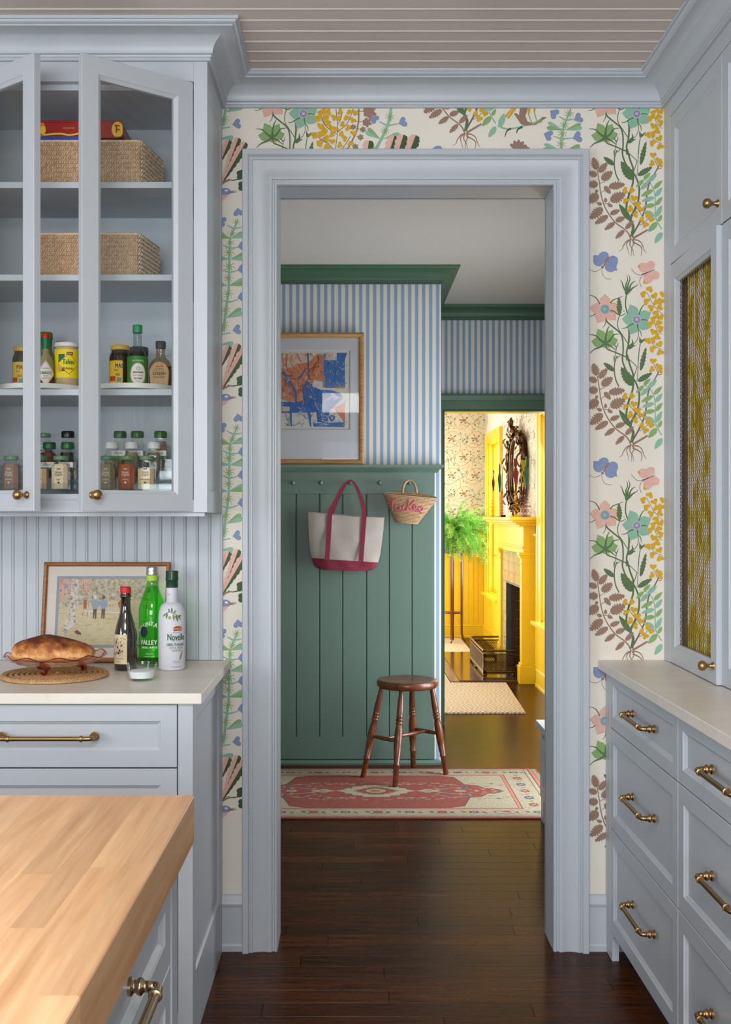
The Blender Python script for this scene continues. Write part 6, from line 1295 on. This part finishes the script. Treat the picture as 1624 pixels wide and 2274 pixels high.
Q = Dec(lambda x, y, L: (cxr+x, cyr+y, .0066+.00012*L), rp)
def rrk(a, c, d, L): Q.poly([(-a, -c), (a, -c), (a, c), (-a, c)], d, L)
rrk(hxr-.022, hyr-.022, 'k', 0); rrk(hxr-.026, hyr-.026, 'c', .1); rrk(hxr-.045, hyr-.045, 'k', .2); rrk(hxr-.049, hyr-.049, 'c', .3); rrk(hxr-.168, hyr-.150, 'k', .5); rrk(hxr-.172, hyr-.154, 'o', .6); rrk(hxr-.186, hyr-.168, 'k', .7); rrk(hxr-.189, hyr-.171, 'c', .8)
fx, fy = hxr-.20, hyr-.178
hexp = [(-fx+.02, 0), (-fx+.07, .05), (-fx+.11, .06), (-fx+.14, .11), (-fx+.2, .13), (-fx+.24, fy-.03), (-fx+.31, fy), (fx-.31, fy), (fx-.24, fy-.03), (fx-.2, .13), (fx-.14, .11), (fx-.11, .06), (fx-.07, .05), (fx-.02, 0)]
hexp += [(x, -y) for x, y in hexp[::-1][1:-1]]
Q.poly([(x*1.012, y*1.02) for x, y in hexp], 'k', 1); Q.poly(hexp, 'r', 1.15)
def rosette(x, y, s, a, c, L=1.4, asp=.75):
    for i in range(8): t = math.pi/4*i; Q.leaf((x, y), (x+s*math.cos(t), y+s*asp*math.sin(t)), s*.5, a, L, k=4)
    Q.disc(x, y, s*.42, c, L+.2, 10, s*.32); Q.disc(x, y, s*.18, 'o', L+.4, 8)
for sy in (-1, 1):
    for i in range(-5, 6):
        x = i*.148; y = sy*(hyr-.099); k_ = i % 2
        if k_ == 0: Q.disc(x, y, .052, 'k', 1, 18, .030); Q.disc(x, y, .048, 'c', 1.1, 18, .026)
        rosette(x, y, .030, ('r', 'n')[k_], ('o', 'c')[k_] if k_ else 'r', 1.3)
        for s in (-1, 1): Q.leaf((x+s*.035, y), (x+s*.062, y+.018*s), .013, 'g', 1.2, k=4); Q.leaf((x+s*.035, y), (x+s*.062, y-.02*s), .012, 'k', 1.2, k=4)
    Q.stroke([(-hxr+.06, sy*(hyr-.062)), (hxr-.06, sy*(hyr-.062))], .004, 'g', L=.5, k=1)
for sx in (-1, 1):
    for i in range(-2, 3): rosette(sx*(hxr-.108), i*.13, .030, 'n' if i % 2 else 'r', 'c', 1.3, 1.2); Q.leaf((sx*(hxr-.12), i*.13+.05), (sx*(hxr-.09), i*.13+.085), .014, 'g', 1.3)
    Q.poly([(sx*(hxr-.02), -hyr+.02), (sx*(hxr-.004), -hyr+.02), (sx*(hxr-.004), hyr-.02), (sx*(hxr-.02), hyr-.02)], 'o', .4)
    for sy in (-1, 1):
        for j, (x, y) in enumerate(((.34, .12), (.40, .10), (.46, .14), (.52, .09), (.55, .14), (.60, .11))): Q.disc(sx*(x+.04), sy*y*1.05, .012, ('g', 'n', 'o')[j % 3], 1.3, 8, .009); Q.stroke([(sx*(x+.01), sy*y), (sx*(x+.04), sy*(y+.015)), (sx*(x+.07), sy*y)], .004, 'g', L=1.3, k=3)
med = [(.20, 0), (.16, .022), (.15, .05), (.12, .055), (.115, .085), (.07, .09), (.065, .115), (.0, .12)]
mp_ = med+[(-x, y) for x, y in med[::-1][1:]]; mp_ += [(x, -y) for x, y in mp_[::-1][1:-1]]
Q.poly([(x*1.03, y*1.05) for x, y in mp_], 'k', 1.5); Q.poly(mp_, 'c', 1.65); Q.poly([(x*.62, y*.66) for x, y in mp_], 'g', 1.8); Q.poly([(x*.55, y*.58) for x, y in mp_], 'r', 1.95); Q.disc(0, 0, .05, 'c', 2.1, 12, .04); rosette(0, 0, .045, 'g', 'r', 2.25, .8)
for s in (-1, 1):
    Q.poly([(s*.20, 0), (s*.26, .035), (s*.32, 0), (s*.26, -.035)], 'c', 1.6); Q.disc(s*.26, 0, .022, 'g', 1.8, 10, .016)
    for t in (-1, 1): Q.stroke([(s*.29, t*.012), (s*.36, t*.05), (s*.44, t*.075)], .007, 'c', .004, 1.5); rosette(s*.46, t*.08, .022, 'n', 'c', 1.5); Q.stroke([(s*.10, t*.12), (s*.17, t*.135), (s*.24, t*.14)], .006, 'c', .004, 1.5)
    rosette(s*.42, 0, .035, 'c', 'g', 1.5)
rr = random.Random(4)
for i in range(120):
    x, y = rr.uniform(0, .6), rr.uniform(.0, .17)
    if (x < .22 and y < .13) or x/.6+y/.25 > 1.15: continue
    k_ = rr.choice('cngo')
    for sx in (-1, 1):
        for sy in (-1, 1): Q.leaf((sx*x, sy*y), (sx*(x+.026), sy*(y+rr.uniform(-.006, .006))), .012, k_, 1.4, k=4)
Q.build('woven_pattern', rg)
b = B()
for i in range(180):
    y = YY(RD0)+(YY(RD1)-YY(RD0))*(i+.5)/180
    for x, s in ((RX1, 1), (RX0, -1)): b.box(x, x+s*R.uniform(.016, .030), y-.0012, y+.0012, .001, .0035)
obj('fringe', b, rp['c'], rg, kind='stuff')
# bench end at the right
bn = thing('storage_bench', 'white low bench end seen past the right door jamb', 'bench', (1.1, .9, 0)); bz1 = .438
b = B(); b.box(.84, 1.40, YY(3.72), YY(4.99), bz1-.030, bz1, c=.003); obj('bench_top', b, PAINT, bn)
b = B(); b.box(.853, 1.40, YY(3.74), YY(4.915), .10, bz1-.030); b.box(.853, .90, YY(4.86), YY(4.915), 0, .10); b.box(.853, .90, YY(3.74), YY(3.80), 0, .10); b.box(1.34, 1.40, YY(3.74), YY(4.915), 0, .10); obj('bench_body', b, PAINT, bn)
Mb2 = frame((.853, 0, 0), (0, -1, 0)); b = B(); front(b, Mb2, -YY(4.87), .12, -YY(3.78), bz1-.05, .05, t=.0115, n0=.012); obj('side_panel', b, PAINT, bn)

# ================= far room things
def sisal():
    m, n, p = nt('sisal_weave'); ge = N(n, 'ShaderNodeNewGeometry'); sp = N(n, 'ShaderNodeSeparateXYZ'); n.links.new(ge.outputs['Position'], sp.inputs[0]); o = []
    for i in (0, 1):
        d = N(n, 'ShaderNodeMath', operation='DIVIDE'); d.inputs[1].default_value = (.17, .26)[i]; n.links.new(sp.outputs[i], d.inputs[0]); f = N(n, 'ShaderNodeMath', operation='FRACT'); n.links.new(d.outputs[0], f.inputs[0])
        s_ = N(n, 'ShaderNodeMath', operation='SUBTRACT'); s_.inputs[1].default_value = .5; n.links.new(f.outputs[0], s_.inputs[0]); a = N(n, 'ShaderNodeMath', operation='ABSOLUTE'); n.links.new(s_.outputs[0], a.inputs[0]); o.append(a)
    ad = N(n, 'ShaderNodeMath', operation='ADD'); n.links.new(o[0].outputs[0], ad.inputs[0]); n.links.new(o[1].outputs[0], ad.inputs[1]); mu = N(n, 'ShaderNodeMath', operation='MULTIPLY'); mu.inputs[1].default_value = 34; n.links.new(ad.outputs[0], mu.inputs[0]); si = N(n, 'ShaderNodeMath', operation='SINE'); n.links.new(mu.outputs[0], si.inputs[0])
    no = N(n, 'ShaderNodeTexNoise'); no.inputs['Scale'].default_value = 120; n.links.new(ge.outputs['Position'], no.inputs[0]); a2 = N(n, 'ShaderNodeMath', operation='ADD'); n.links.new(si.outputs[0], a2.inputs[0]); n.links.new(no.outputs[0], a2.inputs[1])
    cr = N(n, 'ShaderNodeValToRGB'); e = cr.color_ramp.elements; e[0].position = .25; e[0].color = lin((176, 146, 108))+(1,); e[1].position = .6; e[1].color = lin((228, 214, 190))+(1,); n.links.new(a2.outputs[0], cr.inputs[0]); n.links.new(cr.outputs[0], p.inputs['Base Color']); p.inputs['Roughness'].default_value = .95
    return m
b = B(); P = [(-1.4, YY(7.56)), (1.205, YY(7.56)), (1.262, YY(8.93)), (.805, YY(8.93)), (.805, YY(10.9)), (1.207, YY(10.9)), (1.215, YY(12.2)), (-1.4, YY(12.2))]
b.loft([[(x, y, .001) for x, y in P], [(x, y, .010) for x, y in P]]); obj('sisal_rug', b, sisal(), None, 'large pale sisal rug with diamond weave cut around the hearth', 'rug', base=(0, YY(9.5), 0))
HW = woodmat('polished_hearth_wood', (60, 36, 24), (104, 70, 50), 'Y', rough=.12, gs=1, islvar=.05, coat=.6); hs_ = thing('hearth_board', 'dark polished raised hearth with pale edging before the fireplace', 'hearth', (1.15, YY(9.9), 0))
b = B(); b.box(.888, 1.360, YY(8.965), YY(10.87), .0005, .022, c=.002); b.box(1.3605, 1.4025, YY(9.02), YY(10.13), .0005, .022); obj('hearth_slab', b, HW, hs_)
b = B(); b.box(.812, .8865, YY(8.965), YY(10.87), .0005, .016, c=.002); obj('edging', b, woodmat('pale_edging_wood', (130, 104, 90), (176, 150, 134), 'Y', rough=.2), hs_)
# mantelpiece
BX = 1.41; y0m, y1m = YY(8.88), YY(10.28)
fpz = thing('fireplace_mantel', 'glossy yellow fireplace mantel with pale tiled surround', 'fireplace', (1.45, YY(9.5), 0))
Mf = frame((BX, 0, 0), (0, -1, 0))     # u = -y
def ub(b, d0, d1, z0, z1, x0, x1=FW-.001, c=.002): b.box(x0, x1, YY(d0), YY(d1), z0, z1, c=c)
b = B(); ub(b, 8.78, 10.58, 1.340, 1.364, 1.272, c=.004); ub(b, 8.81, 10.55, 1.320, 1.340, 1.296, c=.004); ub(b, 8.84, 10.50, 1.302, 1.320, 1.33, c=.004); ub(b, 8.86, 10.46, 1.288, 1.302, 1.36, c=.003); obj('mantel_shelf', b, YEL, fpz)
b = B(); ub(b, 8.90, 10.43, 1.064, 1.288, 1.40); ub(b, 8.89, 10.44, 1.105, 1.125, 1.388, 1.402, c=.004); obj('frieze', b, YEL, fpz)
for d0, d1 in ((8.885, 9.00), (10.15, 10.44)):
    b = B(); ub(b, d0+.01, d1-.01, .17, 1.04, 1.385); ub(b, d0, d1, 0, .15, 1.365, c=.004); ub(b, d0+.003, d1-.003, .15, .17, 1.375, c=.004); ub(b, d0+.003, d1-.003, 1.03, 1.05, 1.372, c=.003); ub(b, d0-.002, d1+.002, 1.05, 1.075, 1.362, c=.004); ub(b, d0+.006, d1-.006, .98, .99, 1.378, c=.003)
    obj('pilaster', b, YEL, fpz)
ZEL = mat('pale_zellige', (206, 192, 150), .12, var=.14, scale=9, bump=.25, bscale=25, coat=.6); 
def tile(d0, d1, z0, z1):
    b = B(); cz, cd = (z0+z1)/2, (d0+d1)/2; j = R.uniform(0, .003); g = .0015
    b.box(BX-.006-j, BX+.004, YY(d0)+g, YY(d1)-g, z0+g, z1-g, c=.0015); obj('tile', b, ZEL, fpz)
b = B(); b.box(BX-.001, FW-.001, YY(9.00), YY(10.15), .785, 1.064); b.box(BX-.001, FW-.001, YY(9.00), YY(9.09), .022, .785); b.box(BX-.001, FW-.001, YY(9.94), YY(10.15), .022, .785); obj('surround_backing', b, cm('grout', (150, 140, 116)), fpz)
for k in range(3):
    z0 = .787+.092*k; d = 9.0-(.10 if k % 2 else 0)
    while d < 10.15:
        a, c = max(d, 9.0), min(d+.197, 10.15)
        if c-a > .02: tile(a, c, z0, z0+.092)
        d += .197
for k in range(8): tile(9.0, 9.09, .022+.0955*k, .022+.0955*(k+1)); tile(9.94, 10.15, .022+.0955*k, .022+.0955*(k+1))
fb = thing('firebox', 'dark brick-lined firebox opening behind the fender', 'fireplace', (1.6, YY(9.5), 0)); BRK = mat('sooty_firebrick', (78, 52, 38), .9, var=.25, scale=12, bump=.6, bscale=60); SOOT = cm('soot', (24, 20, 18), rough=.95)
b = B(); b.box(FW+.145, 1.90, YY(9.03), YY(9.055), 0, .9); b.box(BX+.0, 1.90, YY(9.975), YY(10.0), 0, .785) if False else b.box(FW+.145, 1.90, YY(9.975), YY(10.0), 0, .9); b.box(1.88, 1.90, YY(9.055), YY(9.975), 0, .9); b.box(FW+.145, 1.88, YY(9.055), YY(9.975), .88, .9); b.box(FW+.145, 1.88, YY(9.055), YY(9.975), 0, .012); obj('firebox_shell', b, SOOT, fb)
BRR = []
for k in range(9):
    z0 = .024+.083*k
    if z0+.08 > .785: break
    for x0, x1 in ((FW-.045, FW+.14), (FW+.142, 1.70), (1.702, 1.87)):
        b = B(); b.box(x0, x1-.003, YY(9.925)+R.uniform(0, .003), YY(9.9385), z0, z0+.079, c=.002); obj('brick', b, BRK, fb)
    for j in range(4):
        b = B(); b.box(1.868, 1.8795, YY(9.08)+.205*j+(.02 if k % 2 else 0), YY(9.08)+.205*j+.2+(.02 if k % 2 else 0), z0, z0+.079, c=.002); obj('brick', b, BRK, fb)
b = B(); b.box(BX-.004, FW-.05, YY(9.926), YY(9.9395), .022, .784); b.box(BX-.004, FW+.0, YY(9.0905), YY(9.10), .022, .784); b.box(BX-.004, FW, YY(9.10), YY(9.926), .772, .784); obj('slate_lining', b, cm('dark_slate', (70, 76, 70), rough=.5), fpz)
# pierced fender
fe = thing('fire_fender', 'low pierced brass fender with lion-paw feet on the hearth', 'fender', (1.25, YY(9.75), .022))
path = [(1.385, YY(9.215)), (1.17, YY(9.215)), (1.135, YY(9.225)), (1.118, YY(9.25)), (1.112, YY(9.29)), (1.112, YY(10.20)), (1.118, YY(10.25)), (1.135, YY(10.28)), (1.17, YY(10.29)), (1.385, YY(10.29))]
pl = cat_rom([(x, y, 0) for x, y in path], 5); z0f, z1f = .058, .235
for nm, z, r in (('top_rail', z1f, .009), ('bottom_rail', z0f, .009), ('base_moulding', z0f-.014, .007), ('upper_moulding', z1f-.030, .005)):
    b = B(); b.tube([(p.x, p.y, z) for p in pl], r, 8); obj(nm, b, BRASS2, fe)
b = B(); S_ = [0]
for i in range(1, len(pl)): S_.append(S_[-1]+(pl[i]-pl[i-1]).length)
def atS(s):
    s = max(0, min(S_[-1]-1e-6, s))
    for i in range(1, len(S_)):
        if S_[i] >= s: return pl[i-1].lerp(pl[i], (s-S_[i-1])/max(1e-9, S_[i]-S_[i-1]))
    return pl[-1]
hF = z1f-.03-z0f; s = -hF
while s < S_[-1]:
    for sg in (0, 1):
        P = []
        for k in range(7):
            q = s+hF*k/6
            if 0 <= q <= S_[-1]: p = atS(q); P.append(((p.x), (p.y), z0f+(hF*k/6 if sg == 0 else hF-hF*k/6)))
        if len(P) > 1: b.tube(P, .0026, 4, smooth=False)
    s += .0165
obj('pierced_panel', b, BRASS2, fe, kind='stuff')
for (x, y) in ((1.36, YY(9.215)), (1.125, YY(9.24)), (1.112, YY(9.75)), (1.125, YY(10.27)), (1.36, YY(10.29))):
    b = B(); b.lathe([(.014, .022), (.020, .027), (.018, .034), (.010, .042), (.012, .050)], (x, y, 0), 12)
    for i in range(4): a = -.9+.6*i; b.sphere((x-.014*math.cos(a), y-.016*math.sin(a), .029), .0065, 8)
    obj('paw_foot', b, BRASS2, fe)
# mirror in carved gilt frame
GOLDC = mat('carved_bronze_gilt', (96, 64, 32), .32, metal=.85, var=.45, scale=25); mi = thing('wall_mirror', 'carved bronze-gilt mirror hanging over the mantel', 'mirror', (1.46, YY(9.52), 1.86))
MC = Vector((1.452, YY(9.68), 1.79))
def el(t, ry, rz): 
    cs, sn = math.cos(t), math.sin(t); return ry*abs(cs)**.8*(1 if cs > 0 else -1), rz*abs(sn)**.8*(1 if sn > 0 else -1)
b = B(); b.add([(1.462, MC.y+el(t, .32, .27)[0], MC.z+el(t, .32, .27)[1]) for t in [2*math.pi*i/40 for i in range(40)]], [tuple(range(40))]); 
mm, nn_, pp_ = nt('mirror_silver'); pp_.inputs['Metallic'].default_value = 1; pp_.inputs['Roughness'].default_value = .02; pp_.inputs['Base Color'].default_value = (.85, .87, .85, 1); obj('mirror_glass', b, mm, mi, fix=False)
b = B()
b.tube([(1.45, MC.y+el(t, .325, .275)[0], MC.z+el(t, .325, .275)[1]) for t in [2*math.pi*i/48 for i in range(48)]], .008, 8, closed=True); b.tube([(1.455, MC.y+el(t, .41, .315)[0], MC.z+el(t, .41, .315)[1]) for t in [2*math.pi*i/48 for i in range(48)]], .024, 8, closed=True)
b.loft([[(x, MC.y+el(t, ry, rz)[0], MC.z+el(t, ry, rz)[1]) for t in [2*math.pi*i/48 for i in range(48)]] for x, ry, rz in ((1.49, .42, .32), (1.475, .43, .33), (1.452, .385, .30), (1.462, .32, .27), (1.49, .32, .27))], closed=True)
obj('moulded_frame', b, GOLDC, mi)
b = B(); rr = random.Random(9)
for i in range(96):
    t = 2*math.pi*i/96+rr.uniform(-.05, .05); ry, rz = .405+rr.uniform(-.012, .06), .318+rr.uniform(-.012, .06); y, z = el(t, ry, rz); c0 = Vector((1.452+rr.uniform(-.012, .01), MC.y+y, MC.z+z)); a0 = rr.uniform(0, 6.3); s = rr.choice((-1, 1)); k = rr.uniform(.025, .048); P = []
    for j in range(11): a = a0+s*j*.5; r = k*(1-j/12); P.append(c0+Vector((-.012*math.sin(j*.4), r*math.cos(a), r*math.sin(a))))
    b.tube(P, [.011-.0008*j for j in range(11)], 6)
def acan(b, p0, p1, w, out=.03):
    p0, p1 = Vector(p0), Vector(p1); d = p1-p0; n_ = Vector((0, -d.z, d.y)).normalized(); loops = []
    for j in range(9):
        t = j/8; q = p0.lerp(p1, t)+Vector((-out*math.sin(math.pi*t), 0, 0)); ww = w*math.sin(math.pi*min(1, .12+t*.86))**.7*(.78 if j % 2 else 1); loops.append([q+n_*ww, q+Vector((-.010, 0, 0)), q-n_*ww, q+Vector((.008, 0, 0))])
    b.loft(loops, 0, True)
for (y0, z0, y1, z1, w_) in ((-.03, .30, .02, .46, .03), (.03, .28, .12, .40, .028), (-.04, .28, -.12, .36, .025), (-.3, .2, -.42, .30, .03), (.3, .2, .42, .30, .03), (-.41, .0, -.45, .12, .025), (.41, .0, .45, .12, .025), (-.34, -.2, -.42, -.31, .03), (.34, -.2, .42, -.31, .03), (0, -.30, .06, -.36, .03), (0, -.30, -.06, -.36, .03), (.10, .29, .20, .34, .025), (-.10, .29, -.2, .33, .02), (.02, .40, .09, .44, .018)): acan(b, (1.43, MC.y+y0, MC.z+z0), (1.42, MC.y+y1, MC.z+z1), w_)
b.tube(cat_rom([(1.43, MC.y-.02, MC.z+.31), (1.41, MC.y+.01, MC.z+.36), (1.42, MC.y-.01, MC.z+.42), (1.42, MC.y+.03, MC.z+.445)], 4), [.02, .02, .02, .018, .018, .018, .016, .014, .014, .012, .010, .008, .006], 8)
obj('carving', b, GOLDC, mi, kind='stuff')
# candlesticks and candles
def csprof(kind, h):
    if kind == 0: P = [(.040, 0), (.040, .003), (.030, .012), (.010, .024), (.006, .030), (.014, .036), (.0235, .048), (.0235, .056), (.014, .068), (.006, .073), (.018, .078), (.036, .084), (.036, .090), (.018, .096), (.006, .101), (.012, .108), (.027, .114), (.027, .119), (.010, .125), (.007, .131), (.020, .138), (.022, .142), (.009, .150), (.006, .158), (.013, .166), (.015, .176), (.012, .186), (.005, .194), (.005, .200), (.014, .206), (.015, .210), (.008, .214), (.0115, .219), (.0115, .25), (.0095, .25), (.0095, .226), (0, .224)]
    else:
        P = [(.034, 0), (.034, .003), (.020, .012), (.007, .022)]
        for k in range(6): z = .026+k*.030; P += [(.007, z), (.016-.0008*k, z+.006), (.0185-.0008*k, z+.013), (.016-.0008*k, z+.021), (.007, z+.027)]
        P += [(.0105, .212), (.0105, .25), (.009, .25), (.009, .22), (0, .218)]
    Q_ = [(max(.004, q.x), q.y) for q in cat_rom([(r, z, 0) for r, z in P[:-4]], 3)]+P[-4:]
    return [(r, z*h/.25) for r, z in Q_]
def candle(px, D, z, h, m, tw, label, wscale=1.0):
    c = ctr(px, D); b = B(); loops = []; ks = [(0, .0095), (.12, .0095), (.30, .013), (.48, .019), (.56, .019), (.66, .012), (.72, .006), (.80, .012), (.90, .019), (.98, .020), (1, .014)]
    for i in range(30):
        t = i/29
        for k in range(len(ks)-1):
            if ks[k][0] <= t <= ks[k+1][0]: w_ = ks[k][1]+(ks[k+1][1]-ks[k][1])*(t-ks[k][0])/(ks[k+1][0]-ks[k][0])
        th = .0085 if t < .2 else .006; a = tw[0]+tw[1]*max(0, t-.3); w_ = w_*wscale if t > .2 else w_
        loops.append([(c[0]+w_*math.cos(q)*math.cos(a)-th*math.sin(q)*math.sin(a), c[1]+w_*math.cos(q)*math.sin(a)+th*math.sin(q)*math.cos(a), z+h*t+(.010*abs(math.cos(q)) if i == 29 else 0)) for q in [2*math.pi*j/12 for j in range(12)]])
    b.loft(loops, 0, True); return obj('twisted_candle', b, m, None, label, 'candle', 'twisted candles on the mantel', base=(c[0], c[1], z))
ZM = 1.3645
AMB = glass('amber_glass', (253, 228, 84), 1); CLR = glass('smoke_glass', (216, 214, 230), 1); PKG = glass('blush_glass', (240, 196, 180), 1); CL2 = glass('crystal_glass', (226, 234, 232), 1)
BUR = cm('burgundy_wax', (116, 12, 40), rough=.3); OLI = cm('chartreuse_wax', (170, 160, 22), rough=.35); TEA = cm('deep_teal_wax', (8, 92, 72), rough=.3)
for px, D, zt_, ct, kd, gm, wm, tw, la, lb in ((1145.7, 9.14, 1074, 1022, 0, AMB, BUR, (0, 1.2), 'amber', 'burgundy twisted candle on the tallest amber candlestick'), (1163, 9.22, 1081, 1023, 0, PKG, OLI, (.15, .4), 'pink', 'chartreuse twisted candle beside the dark teal one at right'), (1169.5, 8.87, 1079, 1016, 0, CLR, TEA, (.2, 1.8), 'smoky', 'dark teal twisted candle rightmost on the mantel'),
    (1096, 10.28, 1084, 1047, 0, AMB, BUR, (.4, 2.2), 'amber far', 'burgundy candle leftmost on the mantel by the window'), (1110, 10.22, 1086, 1033, 1, CL2, TEA, (.2, 1.6), 'clear', 'dark teal candle on the clear beaded candlestick'), (1115, 9.93, 1091, 1040, 1, PKG, OLI, (1.2, .6), 'pink beaded', 'chartreuse candle on the pink beaded candlestick')):
    h = (ZZ(zt_, D)-ZM); c = ctr(px, D); L_ = {'amber': 'amber glass candlestick in front of the mirror', 'pink': 'pale pink glass candlestick behind the smoky one', 'smoky': 'smoky lilac glass candlestick rightmost on the mantel', 'amber far': 'amber glass candlestick at the far left end of the mantel', 'clear': 'clear beaded glass candlestick next to the window casing', 'pink beaded': 'pale pink beaded glass candlestick left of the mirror'}[la]
    b = B(); b.lathe(csprof(kd, h), (c[0], c[1], ZM), 20); obj('candlestick', b, gm, None, L_, 'candlestick', 'glass candlesticks on the mantel', base=(c[0], c[1], ZM))
    candle(px, D, ZM+h*.905, ZZ(ct, D)-ZM-h*.905, wm, tw, lb, 1.35 if px > 1120 else 1.1)
c = ctr(1117, 9.55); b = B(); b.box(c[0]-.022, c[0]+.022, c[1]-.03, c[1]+.03, ZM, ZM+.020, c=.001); obj('matchbox', b, cm('black_card', (18, 18, 20)), None, 'small black matchbox on the mantel edge', 'box', base=(c[0], c[1], ZM))
# plant stand and asparagus fern
pc = (1.085, YY(11.78)); zt = 1.032; ps = thing('plant_stand', 'tall mahogany plant stand with round top and lower shelf', 'stand', (pc[0], pc[1], .010))
rev(ps, 'top', pc, zt-.055, [(.115, 0), (.122, .004), (.122, .030), (.132, .034), (.133, .052), (.129, .055), (0, .055)], MAHOG, 36); rev(ps, 'lower_shelf', pc, .325, [(.095, 0), (.100, .004), (.100, .014), (.096, .018), (0, .018)], MAHOG, 36)
for a in (-.15, 1.42, 2.99, -1.75):
    b = B(); P = [(pc[0]+r*math.cos(a), pc[1]+r*math.sin(a), z) for r, z in ((.100, zt-.05), (.100, .5), (.100, .18), (.104, .10), (.122, .048), (.145, .0235))]; P = cat_rom(P, 4); b.tube(P, .0125, 4, smooth=False); obj('leg', b, MAHOG, ps)
pt = thing('potted_fern', 'bushy bright green fern spilling over the mahogany stand', 'plant', (pc[0]+.02, pc[1], zt+.001)); pq = (pc[0]+.02, pc[1])
rev(pt, 'saucer', pq, zt+.001, [(.06, 0), (.066, .004), (.066, .020), (.06, .020), (.058, .008), (0, .008)], cm('green_saucer', (16, 84, 48), rough=.2)); rev(pt, 'pot', pq, zt+.009, [(.045, 0), (.048, .004), (.066, .115), (.064, .118), (.060, .110), (0, .105)], glass('pale_pot_glass', (176, 204, 196), 1)); rev(pt, 'soil', pq, zt+.013, [(.043, 0), (.058, .095), (0, .098)], cm('potting_soil', (70, 66, 50)))
FG = cm('fern_green', (116, 184, 70), rough=.6, var=.3, scale=8); FG2 = cm('fern_green_light', (184, 224, 112), rough=.6, var=.2, scale=8)
b = B(); rr = random.Random(17); pz = zt+.12
for i in range(330):
    a = rr.uniform(0, 6.283); el_ = rr.uniform(-.1, 1.35); L = rr.uniform(.22, .50)*(1.12 if math.cos(a) > .3 else .95); dr = Vector((math.cos(a)*math.cos(el_), math.sin(a)*math.cos(el_), math.sin(el_))); P = []; p = Vector((pq[0], pq[1], pz)); v = dr*1.0; k = 16
    for j in range(k): P.append(p.copy()); p = p+v*(L/k); v = (v+Vector((0, 0, -.085-.05*rr.random()))).normalized()
    P = [q if q.x < 1.44 else Vector((1.44, q.y, q.z)) for q in P]
    P = [q if q.y < YY(12.25) else Vector((q.x, YY(12.25), q.z)) for q in P]
    b.tube(P, .0014, 3, smooth=False); mi_ = 1 if rr.random() < .4 else 0
    for j in range(2, k):
        for q in range(17):
            u = Vector((rr.gauss(0, 1), rr.gauss(0, 1), rr.gauss(0, .8))).normalized(); ln = rr.uniform(.012, .030)*(1.2-j/k*.5); o_ = P[j]+(P[j]-P[j-1])*rr.random(); s_ = u.cross(Vector((rr.random(), rr.random(), rr.random()))).normalized()*.0026; o2 = o_+u*ln*rr.uniform(0, .9)
            b.add([o2-s_, o2+s_, o2+u*ln], [(0, 1, 2)], mi_)
obj('foliage', b, [FG, FG2], pt, kind='stuff', fix=False)
